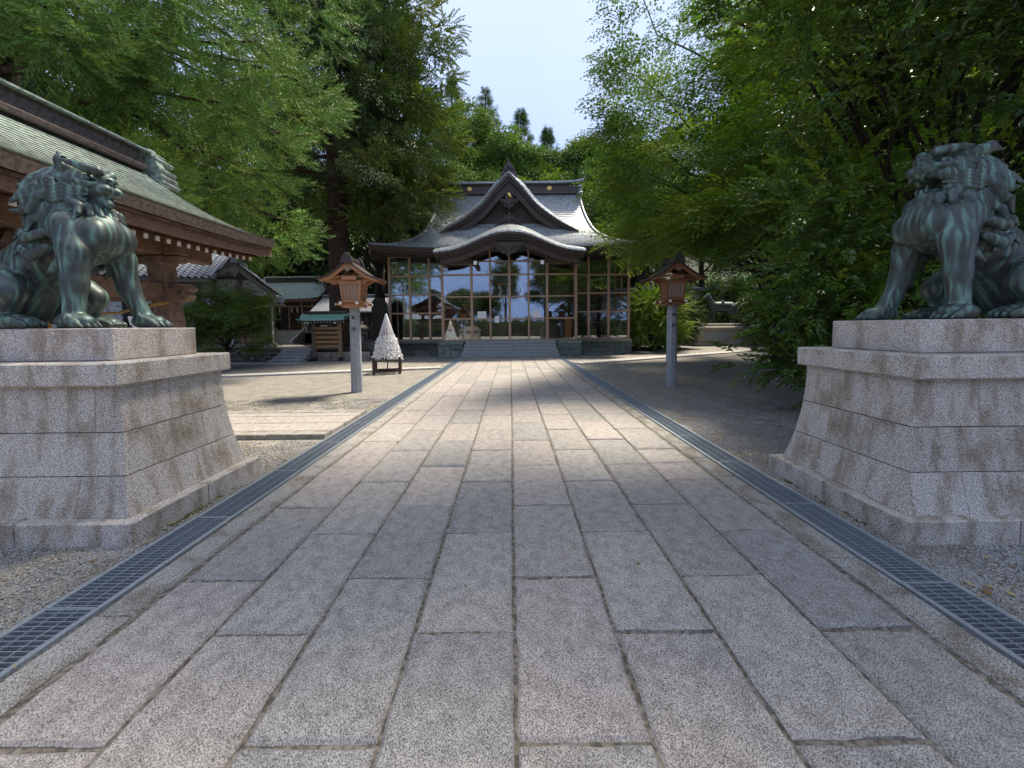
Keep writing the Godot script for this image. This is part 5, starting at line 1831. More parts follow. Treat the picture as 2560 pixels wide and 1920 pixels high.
# ---------------------------------------------------------------- guardian lions
func lion_field(open: bool) -> Field:
	var f := Field.new()
	f.setup(v3(-1.12, -0.03, -0.54), v3(0.74, 1.66, 0.54), 0.0112)
	# trunk: high deep chest, back sloping to the haunches
	f.ell(v3(0.20, 0.82, 0), v3(0.28, 0.25, 0.235), 0.05)
	f.cap(v3(0.04, 0.76, 0), v3(-0.46, 0.36, 0), 0.225, 0.27, 0.08)
	f.ell(v3(-0.46, 0.33, 0), v3(0.29, 0.32, 0.31), 0.08)
	f.cap(v3(0.10, 0.94, 0), v3(0.10, 1.18, 0), 0.215, 0.17, 0.06)
	for s in [-1.0, 1.0]:
		f.ell(v3(0.375, 0.80, s * 0.115), v3(0.115, 0.145, 0.13), 0.03)
		# the leg on the visitor's side stands upright, the other is braced forward
		var st := 0.10 if (s < 0) == open else 0.0
		f.cap(v3(0.22, 0.85, s * 0.185), v3(0.27 + st * 0.4, 0.64, s * 0.225), 0.135, 0.108, 0.04)
		f.cap(v3(0.27 + st * 0.4, 0.64, s * 0.235), v3(0.30 + st * 0.2, 0.38, s * 0.258), 0.112, 0.086, 0.04)
		f.cap(v3(0.30 + st * 0.2, 0.38, s * 0.258), v3(0.40 - st * 0.8, 0.12, s * 0.280), 0.084, 0.070, 0.04)
		f.cap(v3(0.19, 0.55, s * 0.235), v3(0.10, 0.47, s * 0.25), 0.05, 0.015, 0.02)
		f.ell(v3(0.445 - st * 1.15, 0.065, s * 0.290), v3(0.145, 0.068, 0.105), 0.025)
		for q in 4:
			var tz: float = s * 0.29 + (q - 1.5) * 0.055
			f.cap(v3(0.48 - st * 1.3, 0.085, tz), v3(0.575 - st * 1.35 - 0.012 * absf(q - 1.5), 0.038, tz * 1.01), 0.036, 0.032, 0.005)
			f.cap(v3(0.60 - st * 1.35 - 0.012 * absf(q - 1.5), 0.030, tz * 1.01), v3(0.637 - st * 1.35 - 0.012 * absf(q - 1.5), 0.014, tz * 1.01), 0.017, 0.006, 0.004)
			f.cap(v3(0.43 - st * 1.1, 0.12, tz * 0.96), v3(0.39 - st * 0.95, 0.22, s * 0.285 + (q - 1.5) * 0.03), 0.018, 0.014, 0.02)
		# hind legs folded under
		f.ell(v3(-0.38, 0.30, s * 0.27), v3(0.26, 0.26, 0.14), 0.03)
		f.cap(v3(-0.20, 0.36, s * 0.33), v3(-0.13, 0.30, s * 0.35), 0.13, 0.11, 0.04)
		f.cap(v3(-0.13, 0.30, s * 0.35), v3(-0.24, 0.09, s * 0.36), 0.105, 0.08, 0.04)
		f.ell(v3(-0.12, 0.062, s * 0.365), v3(0.19, 0.066, 0.095), 0.025)
		for q in 4:
			var tz: float = s * 0.365 + (q - 1.5) * 0.050
			f.cap(v3(-0.03, 0.075, tz), v3(0.065, 0.038, tz), 0.034, 0.029, 0.005)
		# ribs, haunch scroll, flame tufts behind the elbow
		for q in 4:
			f.cap(v3(-0.08 - q * 0.08, 0.80 - q * 0.09, s * 0.13), v3(0.0 - q * 0.085, 0.56 - q * 0.05, s * 0.225), 0.02, 0.014, 0.04)
		f.curl(v3(-0.36, 0.36, s * 0.405), v3(0, 0, s), 0.10, 0.018, s, 0.4, 0.02)
		f.chain([v3(0.14, 0.66, s * 0.29), v3(0.03, 0.60, s * 0.31), v3(-0.06, 0.66, s * 0.29), v3(-0.17, 0.60, s * 0.265)], [0.04, 0.045, 0.03, 0.008], 0.006)
		f.chain([v3(0.12, 0.78, s * 0.29), v3(0.0, 0.74, s * 0.30), v3(-0.09, 0.80, s * 0.26), v3(-0.20, 0.75, s * 0.22)], [0.04, 0.042, 0.03, 0.008], 0.006)
	for q in 7: # spine knobs
		f.ell(v3(-0.16 - q * 0.083, 0.89 - q * 0.088, 0), v3(0.035, 0.035, 0.03), 0.03)
	f.so = v3(0.20, 1.16, 0)
	f.sc = 0.84
	f.sh = v3(0.01, 0.035, 0)
	# mane: three rings of thick tapering locks swept back from the face
	var gr := RandomNumberGenerator.new()
	gr.seed = 5 if open else 9
	for ring in 4:
		var n: int = [11, 12, 12, 11][ring]
		for q in n:
			var an := lerpf(-2.65, 2.65, (q + (0.5 if ring % 2 else 0.25)) / n) # 0 = crown of the head
			var rz: float = [0.175, 0.205, 0.235, 0.25][ring]
			var ry: float = [0.175, 0.21, 0.23, 0.25][ring]
			var x0: float = [0.09, 0.0, -0.08, 0.0][ring]
			var y0: float = [1.20, 1.17, 1.12, 1.02][ring]
			if ring == 3 and absf(an) < 1.0:
				continue
			var d := v3(0, cos(an), sin(an))
			var t := v3(0, -sin(an), cos(an)) * (1.0 if an > 0 else -1.0)
			var c := v3(x0, y0, 0) + d * v3(0, ry, rz)
			var l := gr.randf_range(0.115, 0.165) * (1.2 if ring > 1 else 1.0)
			var dn := v3(-0.8, -0.4 - 0.25 * ring, 0) + d * 0.30
			var w := gr.randf_range(0.046, 0.058)
			var sw := gr.randf_range(0.02, 0.045) * (1.0 if q % 2 else -1.0)
			f.chain([c - dn * 0.03, c + dn * l * 0.35 + t * sw, c + dn * l * 0.7 - t * sw * 0.6, c + dn * l + t * sw + d * 0.03], [w * 0.8, w, w * 0.78, 0.018], 0.004)
	for s in [-1.0, 1.0]:
		for q in 5: # wavy whisker strands from the muzzle back over the cheek
			var y0 := 1.20 - q * 0.036
			f.chain([v3(0.33, y0 - 0.03, s * 0.125), v3(0.25, y0 - 0.05, s * 0.180), v3(0.17, y0 - 0.02, s * 0.212), v3(0.09, y0 - 0.055, s * 0.235), v3(0.01, y0 - 0.01, s * 0.25)], [0.012, 0.020, 0.022, 0.020, 0.010], 0.003)
		for q in 3: # scrolls on the cheeks
			f.curl(v3(0.06 - q * 0.09, 1.20 - q * 0.07, s * (0.225 + 0.022 * q)), v3(0.25, 0.1, s).normalized(), 0.066, 0.026, s * (1.0 if q % 2 else -1.0), 1.0 + q, 0.004)
	for q in 7: # ruff on the breast
		var zz := (q - 3) * 0.072
		f.chain([v3(0.26 - 0.5 * zz * zz, 1.02, zz * 0.9), v3(0.38 - 1.2 * zz * zz, 0.96, zz), v3(0.43 - 1.8 * zz * zz, 0.885, zz * 1.15), v3(0.425 - 1.8 * zz * zz, 0.82, zz * 1.2 + 0.015)], [0.05, 0.05, 0.034, 0.008], 0.004)
	# the head, a little thrown back when the mouth gapes
	var hb := Basis(v3(0, 0, 1), 0.24 if open else 0.0)
	var ho := v3(0.125, 1.215, 0)
	var H := func(x, y, z): return ho + hb * v3(x, y, z)
	f.ell(H.call(0.02, 0.02, 0.0), v3(0.20, 0.185, 0.18), 0.02, hb)
	f.cap(H.call(0.14, -0.03, 0), H.call(0.255, -0.035, 0), 0.135, 0.112, 0.015)
	f.ell(H.call(0.325, 0.045, 0), v3(0.058, 0.052, 0.090), 0.008, hb)
	f.cap(H.call(0.31, 0.06, 0), H.call(0.22, 0.10, 0), 0.045, 0.04, 0.01)
	for s in [-1.0, 1.0]:
		f.ell(H.call(0.315, -0.050, s * 0.060), v3(0.076, 0.060, 0.066), 0.006, hb)
		f.ell(H.call(0.378, 0.036, s * 0.044), v3(0.03, 0.02, 0.024), 0.004, hb, true)
		# eye socket, eyeball, overhanging brow, cheek bone
		f.ell(H.call(0.225, 0.060, s * 0.120), v3(0.080, 0.045, 0.065), 0.006, hb, true)
		f.ell(H.call(0.185, 0.058, s * 0.100), v3(0.050, 0.040, 0.048), 0.003, hb)
		f.chain([H.call(0.275, 0.100, s * 0.020), H.call(0.270, 0.135, s * 0.075), H.call(0.215, 0.150, s * 0.135), H.call(0.12, 0.185, s * 0.175), H.call(0.03, 0.215, s * 0.19)], [0.040, 0.050, 0.048, 0.034, 0.010], 0.005)
		f.chain([H.call(0.285, 0.000, s * 0.090), H.call(0.225, -0.010, s * 0.140), H.call(0.15, 0.01, s * 0.175)], [0.020, 0.034, 0.03], 0.006)
		f.ell(H.call(0.13, -0.075, s * 0.125), v3(0.10, 0.075, 0.065), 0.008, hb)
		if open:
			f.chain([H.call(-0.02, 0.16, s * 0.13), H.call(-0.14, 0.24, s * 0.17), H.call(-0.26, 0.24, s * 0.18)], [0.065, 0.055, 0.012], 0.012)
		else:
			f.chain([H.call(-0.01, 0.15, s * 0.105), H.call(-0.03, 0.225, s * 0.125), H.call(-0.04, 0.30, s * 0.140)], [0.078, 0.060, 0.016], 0.012)
			f.ell(H.call(0.025, 0.23, s * 0.140), v3(0.032, 0.055, 0.03), 0.005, hb, true)
	if open:
		f.cap(H.call(0.02, -0.16, 0), H.call(0.19, -0.295, 0), 0.095, 0.075, 0.015)
		f.ell(H.call(0.24, -0.165, 0), v3(0.20, 0.062, 0.098), 0.006, hb * Basis(v3(0, 0, 1), -0.25), true)
		f.cap(H.call(0.06, -0.20, 0), H.call(0.24, -0.240, 0), 0.042, 0.028, 0.006)
		for s in [-1.0, 1.0]:
			f.cap(H.call(0.33, -0.090, s * 0.066), H.call(0.335, -0.185, s * 0.062), 0.023, 0.005, 0.004)
			f.cap(H.call(0.245, -0.25, s * 0.055), H.call(0.255, -0.175, s * 0.053), 0.018, 0.004, 0.004)
			f.chain([H.call(0.14, -0.08, s * 0.135), H.call(0.10, -0.17, s * 0.125), H.call(0.15, -0.27, s * 0.09)], [0.026, 0.024, 0.02], 0.006)
	else:
		f.cap(H.call(0.10, -0.150, 0), H.call(0.262, -0.150, 0), 0.098, 0.074, 0.006)
		f.ell(H.call(0.31, -0.185, 0), v3(0.042, 0.045, 0.055), 0.015, hb)
		for s in [-1.0, 1.0]:
			f.cap(H.call(0.41, -0.105, 0), H.call(0.335, -0.108, s * 0.10), 0.012, 0.012, 0.004, true)
			f.cap(H.call(0.335, -0.108, s * 0.10), H.call(0.20, -0.095, s * 0.155), 0.012, 0.014, 0.004, true)
	f.sc = 1.0
	# flame tail
	for s in [-1.0, 0.0, 1.0]:
		var r := 1.0 if s == 0.0 else 0.8
		f.chain([v3(-0.70, 0.24, s * 0.06), v3(-0.86, 0.38, s * 0.14), v3(-0.93, 0.60 * r + 0.02, s * 0.17), v3(-0.88, 0.86 * r, s * 0.14), v3(-0.82, 1.0 * r, s * 0.10)], [0.09, 0.10 * r, 0.095 * r, 0.06 * r, 0.012], 0.015)
		f.curl(v3(-0.90, 0.46, s * 0.22 + 0.02), v3(-0.5, 0.1, s + 0.1).normalized(), 0.07, 0.022, 1.0, s * 2.0, 0.008)
	return f

func build_lions() -> void:
	rng.seed = 1172
	var a := thing("guardian_lion", "verdigris bronze guardian lion with upright ears and closed mouth on a pedestal", "statue", v3(-3.92, 1.566, -3.33))
	ob("lion_body", lion_field(false).mesh(), M.bronze, a).scale = v3(1, 1, 0.88)
	var b := thing("guardian_lion", "verdigris bronze guardian lion with gaping open mouth on a pedestal", "statue", v3(3.92, 1.566, -3.245), PI)
	ob("lion_body", lion_field(true).mesh(), M.bronze, b).scale = v3(1, 1, 0.88)

# ---------------------------------------------------------------- lantern posts
func strokes(list: Array, size: float, at: Vector3) -> MB:
	var m := mb()
	for s in list:
		for k in s.size() - 1:
			var a := Vector2(s[k][0], s[k][1]) / 10.0 * size
			var b := Vector2(s[k + 1][0], s[k + 1][1]) / 10.0 * size
			var d := b - a
			m.box(at + v3((a.x + b.x) / 2, (a.y + b.y) / 2, 0), v3(d.length() + size * 0.06, size * 0.085, 0.004), Basis(v3(0, 0, 1), d.angle()))
	return m

func build_lanterns() -> void:
	rng.seed = 1494
	var hou := [[[2.2, 8.6], [7.8, 8.6]], [[2.6, 7.2], [7.4, 7.2]], [[1, 5.8], [9, 5.8]], [[5, 9.9], [5, 5.8]], [[4.6, 5.8], [3.4, 4.2], [0.8, 2.5]], [[5.4, 5.8], [6.8, 4.2], [9.4, 2.7]], [[3.2, 3.5], [6.8, 3.5]], [[2.6, 2.1], [7.4, 2.1]], [[5, 4.7], [5, 0]]]
	var nou := [[[3.0, 9.6], [1.2, 7.7], [3.0, 7.4]], [[3.7, 8.4], [1.0, 5.6], [4.0, 6.0]], [[2.4, 5.7], [2.4, 0.3]], [[1.1, 4], [0.5, 1.9]], [[3.6, 4.1], [4.2, 2.2]], [[5, 0.2], [5, 7.4], [9.4, 7.4], [9.4, 0.7], [8.5, 1.1]], [[7.2, 9.7], [7.2, 6.8], [5.9, 3.4]], [[7.2, 5.4], [8.6, 3.2]]]
	for q in [[-3.80, -9.12, "wood_lantern", "wooden roofed lantern on an octagonal stone post near the plaque rack", 0.05], [4.14, -9.55, "wood_cedar_red", "reddish wooden roofed lantern on an octagonal stone post before the maple", -0.03]]:
		var wd: Material = M[q[2]]
		var t := thing("lantern_post", q[3], "lantern", v3(q[0], -0.03, q[1]), q[4], "lantern posts facing each other across the path")
		var p := mb()
		var r8 := 1.0 / cos(PI / 8)
		p.lathe([Vector2(0.128 * r8, -0.1), Vector2(0.108 * r8, 2.08), Vector2(0.0, 2.08)], Vector3.ZERO, 8, true, PI / 8)
		ob("stone_post", p, M.granite_blue, t)
		var z0 := 0.112
		var tilt := -atan(0.02 / 2.18)
		for g in [[hou, 1.76], [nou, 1.49]]:
			var m := strokes(g[0], 0.105, v3(-0.052, 0, 0))
			var o := ob("engraved_character", m, M.ink, t)
			o.position = v3(0, g[1] + 0.02, 0.128 - 0.02 * (g[1] + 0.13) / 2.18 + 0.001)
			o.rotation.x = tilt
		# cradle of crossed beams with white ends
		ob("cradle", bx(v3(0, 2.10, 0), v3(0.46, 0.045, 0.46), 0.008), wd, t)
		for s in [-1.0, 1.0]:
			for ax in 2:
				var bm := mb()
				var c := v3(0, 2.15, s * 0.19) if ax == 0 else v3(s * 0.19, 2.165, 0)
				bm.box(c, v3(0.74, 0.055, 0.055) if ax == 0 else v3(0.055, 0.055, 0.74), Basis(), 0.004)
				var be := ob("cradle_beam", bm, wd, t)
				for e in [-1.0, 1.0]:
					var off := v3(e * 0.372, 0, 0) if ax == 0 else v3(0, 0, e * 0.372)
					ob("painted_end", bx(c + off, v3(0.008, 0.058, 0.058) if ax == 0 else v3(0.058, 0.058, 0.008)), M.white_paint, be)
		ob("floor_tray", bx(v3(0, 2.205, 0), v3(0.56, 0.035, 0.56), 0.008), wd, t)
		# tapering paper-windowed box
		var y0 := 2.222
		var y1 := 2.70
		var h0 := 0.205
		var h1 := 0.245
		for s in 4:
			var b := Basis(Vector3.UP, PI / 2 * s)
			var cn := mb()
			cn.hexa([b * v3(h0 - 0.035, y0, h0 - 0.035), b * v3(h0 + 0.01, y0, h0 - 0.035), b * v3(h0 + 0.01, y0, h0 + 0.01), b * v3(h0 - 0.035, y0, h0 + 0.01), b * v3(h1 - 0.035, y1, h1 - 0.035), b * v3(h1 + 0.01, y1, h1 - 0.035), b * v3(h1 + 0.01, y1, h1 + 0.01), b * v3(h1 - 0.035, y1, h1 + 0.01)])
			ob("corner_post", cn, wd, t)
			var pp := mb()
			pp.quad(b * v3(-h0, y0, h0 - 0.018), b * v3(h0, y0, h0 - 0.018), b * v3(h1, y1, h1 - 0.018), b * v3(-h1, y1, h1 - 0.018))
			var pane := ob("paper_pane", pp, M.shoji, t)
			var lt := mb()
			for k in 6:
				var f := lerpf(-0.86, 0.86, k / 5.0)
				lt.bar(b * v3(f * h0, y0 + 0.05, h0 - 0.008), b * v3(f * h1, y1 - 0.05, h1 - 0.008), 0.010, 0.012)
			for k in 6:
				var f := lerpf(0.12, 0.88, k / 5.0)
				var hh := lerpf(h0, h1, f)
				lt.bar(b * v3(-hh * 0.86, lerpf(y0, y1, f), hh - 0.007), b * v3(hh * 0.86, lerpf(y0, y1, f), hh - 0.007), 0.012, 0.010)
			ob("lattice", lt, wd, pane)
			for e in [[0.03, 0.06], [0.92, 0.09]]:
				var hh := lerpf(h0, h1, e[0])
				var rl := mb()
				rl.bar(b * v3(-hh, lerpf(y0, y1, e[0]), hh - 0.006), b * v3(hh, lerpf(y0, y1, e[0]), hh - 0.006), 0.025, e[1])
				ob("rail", rl, wd, pane)
		# gabled roof, ridge along z
		var prof := [Vector2(0, 3.14), Vector2(0.12, 3.05), Vector2(0.28, 2.915), Vector2(0.48, 2.79), Vector2(0.70, 2.715)]
		var ry := func(x): return curve_y(prof, absf(x))
		for s in [-1.0, 1.0]:
			var m := mb()
			band(m, minf(0, s * 0.70), maxf(0, s * 0.70), 12, func(x): return ry.call(x) + 0.035, func(x): return ry.call(x) + 0.002, 0.40, -0.40)
			ob("roof_slope", m, M.copper_brown, t)
			var e := mb()
			band(e, minf(0, s * 0.66), maxf(0, s * 0.66), 12, func(x): return ry.call(x), func(x): return ry.call(x) - lerpf(0.12, 0.06, absf(x) / 0.66), 0.36, 0.325)
			ob("bargeboard", e, wd, t)
			e = mb()
			band(e, minf(0, s * 0.66), maxf(0, s * 0.66), 12, func(x): return ry.call(x), func(x): return ry.call(x) - lerpf(0.12, 0.06, absf(x) / 0.66), -0.325, -0.36)
			ob("bargeboard", e, wd, t)
			for k in 13:
				var z := lerpf(-0.30, 0.30, k / 12.0)
				var rf := mb()
				rf.bar(v3(s * 0.62, ry.call(0.62) - 0.04, z), v3(s * 0.2, ry.call(0.62) + 0.07, z), 0.018, 0.026)
				ob("rafter", rf, wd, t)
			var u := mb()
			u.qo(v3(s * 0.64, ry.call(0.64) - 0.008, 0.32), v3(s * 0.64, ry.call(0.64) - 0.008, -0.32), v3(s * 0.02, 2.86, -0.32), v3(s * 0.02, 2.86, 0.32), Vector3.DOWN)
			ob("roof_boards", u, wd, t)
			for z in [-0.16, 0.16]: # curved bracket ends that hold the eaves
				var br := mb()
				br.prism([Vector2(0, 0), Vector2(0.10, 0.0), Vector2(0.16, 0.05), Vector2(0.20, 0.06), Vector2(0.24, 0.10), Vector2(0, 0.10)], Transform3D(Basis(v3(s, 0, 0), v3(0, 1, 0), v3(0, 0, 1)), v3(s * 0.22, 2.645, z)), -0.02, 0.02)
				ob("bracket", br, wd, t)
		ob("gable_tie", bx(v3(0, 2.76, 0.30), v3(0.34, 0.09, 0.05), 0.008), wd, t)
		var pd := mb()
		pd.prism([Vector2(-0.04, 0.06), Vector2(0.04, 0.06), Vector2(0.08, 0.0), Vector2(0.06, -0.05), Vector2(0.02, -0.06), Vector2(0, -0.10), Vector2(-0.02, -0.06), Vector2(-0.06, -0.05), Vector2(-0.08, 0.0)], Transform3D(Basis(), v3(0, 2.98, 0.365)), 0.0, 0.02)
		ob("gable_pendant", pd, M.wood_pale if q[0] < 0 else wd, t)
		ob("ridge", bx(v3(0, 3.20, 0), v3(0.10, 0.11, 0.80), 0.02), M.copper_brown, t)
		for z in [-0.40, 0.40]:
			var oni := mb()
			oni.xf = Transform3D(Basis(v3(1, 0, 0), PI / 2), v3(0, 3.27, z))
			oni.lathe([Vector2(0.0, -0.04), Vector2(0.07, -0.035), Vector2(0.075, 0.0), Vector2(0.07, 0.035), Vector2(0.0, 0.04)], Vector3.ZERO, 12)
			oni.xf = Transform3D()
			oni.prism([Vector2(-0.15, -0.16), Vector2(0.15, -0.16), Vector2(0.10, -0.02), Vector2(0.05, 0.06), Vector2(-0.05, 0.06), Vector2(-0.10, -0.02)], Transform3D(Basis(), v3(0, 3.25, z)), -0.03, 0.03)
			ob("ridge_end", oni, M.copper_brown, t)

# ---------------------------------------------------------------- plaque rack and paper fortune cone
func build_rack_and_cone() -> void:
	rng.seed = 1958
	var t := thing("plaque_rack", "roofed timber rack for wooden prayer plaques with green copper roof", "rack", v3(-8.83, -0.03, -17.9))
	for s in [-1.0, 1.0]:
		ob("post", bx(v3(s * 0.63, 0.95, 0), v3(0.15, 1.9, 0.15), 0.012), M.wood_pale if s > 0 else M.wood_grey, t)
		ob("post_shoe", bx(v3(s * 0.63, 0.09, 0), v3(0.17, 0.2, 0.17), 0.01), M.ink, t)
	for y in [0.58, 0.80, 1.02, 1.24, 1.46, 1.58]:
		ob("rail", bx(v3(0, y, 0), v3(1.2, 0.03, 0.03)), M.wood_grey, t)
	ob("back_board", bx(v3(0, 1.06, -0.05), v3(1.18, 1.0, 0.02)), M.wood_old, t)
	ob("top_beam", bx(v3(0, 1.83, 0), v3(1.9, 0.09, 0.10), 0.01), M.wood_dark, t)
	for s in [1.0, -1.0]:
		var m := mb()
		m.grid(10, 6, func(a, b):
			var x: float = lerpf(-1.12, 1.12, a) * (1.0 + 0.06 * b)
			return v3(x, 2.30 - 0.36 * (1.4 * b - 0.4 * b * b) + 0.05 * pow(absf(2 * a - 1), 4.0) * b, s * 0.55 * b), s > 0)
		ob("roof_slope", m, M.copper_green, t)
		ob("eave_board", bx(v3(0, 1.92, s * 0.50), v3(2.2, 0.06, 0.05)), M.wood_dark, t)
		for k in 15:
			var r := mb()
			r.bar(v3(-1.05 + k * 0.15, 1.865, s * 0.5), v3(-1.05 + k * 0.15, 2.12, s * 0.05), 0.035, 0.04)
			var ro := ob("rafter", r, M.wood_dark, t)
			ob("painted_end", bx(v3(-1.05 + k * 0.15, 1.866, s * 0.512), v3(0.036, 0.042, 0.006)), M.white_paint, ro)
	for s in [-1.0, 1.0]:
		ob("bracket_arm", bx(v3(s * 0.63, 1.83, 0), v3(0.09, 0.08, 0.95), 0.008), M.wood_dark, t)
		ob("painted_end", bx(v3(s * 0.63, 1.83, 0.478), v3(0.085, 0.075, 0.006)), M.white_paint, t)
		ob("bargeboard", bx(v3(s * 1.10, 2.08, 0), v3(0.03, 0.12, 1.0)), M.wood_dark, t)
	ob("ridge", bx(v3(0, 2.34, 0), v3(2.05, 0.13, 0.16), 0.02), M.copper_brown, t)
	ob("light_fitting", bx(v3(-0.1, 1.70, 0.06), v3(0.34, 0.05, 0.07), 0.01), M.white_paint, t)
	var pl := mb()
	pl.prism([Vector2(-0.075, -0.10), Vector2(0.075, -0.10), Vector2(0.075, 0.0), Vector2(0, 0.035), Vector2(-0.075, 0.0)], Transform3D(), 0.0, 0.009)
	var plm := pl.commit()
	var cd := mb()
	cd.tube([v3(-0.02, 0.02, 0.004), v3(0, 0.065, 0.01), v3(0.02, 0.02, 0.004)], [0.003, 0.003, 0.003], 4)
	var cdm := cd.commit()
	for r in 5:
		for c in 8:
			var n := 1 + (rng.randi() % 2)
			var e := thing("prayer_plaque", "small wooden prayer plaque hanging in the roofed rack", "plaque", v3(-8.83 - 0.51 + c * 0.146, 0.715 + r * 0.22, -17.873 + rng.randf_range(0, 0.012)), rng.randf_range(-0.06, 0.06), "prayer plaques on the rack")
			e.rotation.z = rng.randf_range(-0.05, 0.05)
			ob("board", plm, M.ema_wood, e)
			ob("cord", cdm, M.wood_red_cord if M.has("wood_red_cord") else M.red_lattice, e)
	# cone of cords hung with tied paper fortunes, on a four-legged stand
	var c := thing("fortune_cone", "cone of white cords covered with knotted paper fortunes on dark stand", "paper fortunes", v3(-4.29, -0.03, -12.9), 0.25)
	var legs := [v3(-0.42, 0, 0.38), v3(0.42, 0, 0.38), v3(0.42, 0, -0.38), v3(-0.42, 0, -0.38)]
	for k in 4:
		ob("leg", bx(legs[k] + v3(0, 0.29, 0), v3(0.085, 0.58, 0.085), 0.008), M.dark_metal, c)
		var a: Vector3 = legs[k]
		var b: Vector3 = legs[(k + 1) % 4]
		for y in [0.10, 0.46]:
			var m := mb()
			m.bar(a.lerp(b, 0.06) + v3(0, y, 0), a.lerp(b, 0.94) + v3(0, y, 0), 0.035, 0.05)
			ob("rail", m, M.dark_metal, c)
	var pole := mb()
	pole.tube([v3(0, 0.1, 0), v3(0, 2.0, 0)], [0.02, 0.02], 8)
	ob("centre_pole", pole, M.dark_metal, c)
	ob("pole_bar", boxes([[v3(0, 0.10, 0), v3(0.84, 0.04, 0.05)]]), M.dark_metal, c)
	var n := 30
	var xf := []
	var cols := []
	for k in n:
		var a := TAU * k / n
		var foot := v3(cos(a) * 0.50, 0.50, sin(a) * 0.50)
		var top := v3(cos(a) * 0.03, 2.02, sin(a) * 0.03)
		var m := mb()
		m.tube([top, foot], [0.007, 0.007], 4)
		ob("cord", m, M.paper_white, c)
		for j in 34:
			var f := pow(rng.randf(), 0.9)
			var q := foot.lerp(top, 0.02 + 0.52 * f * (1.0 if rng.randf() < 0.3 else 0.85))
			q += v3(rng.randf_range(-0.02, 0.02), rng.randf_range(-0.05, 0.02), rng.randf_range(-0.02, 0.02))
			xf.append(Transform3D(Basis.from_euler(v3(rng.randf_range(-0.7, 0.7), rng.randf() * TAU, rng.randf_range(-1.2, 1.2))) * rng.randf_range(0.8, 1.25), q))
			var g := rng.randf_range(0.7, 0.85)
			cols.append(Color(g, g, g * 1.01))
	for k in 14: # a few papers tied high up
		var a := rng.randf() * TAU
		var f := rng.randf_range(0.55, 0.97)
		xf.append(Transform3D(Basis.from_euler(v3(rng.randf(), rng.randf() * TAU, rng.randf())), v3(cos(a) * lerpf(0.5, 0.03, f), lerpf(0.5, 2.02, f), sin(a) * lerpf(0.5, 0.03, f))))
		cols.append(Color(0.8, 0.8, 0.81))
	var kn := mb() # a knotted strip
	kn.hexa([v3(-0.012, -0.005, 0), v3(0.012, -0.005, 0), v3(0.012, -0.005, 0.012), v3(-0.012, -0.005, 0.012), v3(-0.016, 0.014, -0.002), v3(0.016, 0.014, -0.002), v3(0.016, 0.014, 0.014), v3(-0.016, 0.014, 0.014)])
	kn.quad(v3(-0.011, 0, 0.01), v3(-0.035, -0.065, 0.03), v3(-0.012, -0.068, 0.024), v3(0.004, 0, 0.012))
	kn.quad(v3(0.0, 0, 0.012), v3(0.015, -0.055, 0.035), v3(0.04, -0.05, 0.02), v3(0.012, 0, 0.01))
	var pm := mat("fortune_paper", Color(1, 1, 1), 0.9)
	pm.vertex_color_use_as_albedo = true
	stuff(scatter("tied_papers", kn.commit(), pm, xf, cols, c))
	ob("top_knot", boxes([[v3(0, 2.02, 0), v3(0.07, 0.09, 0.07)]], 0.025), M.paper_white, c)

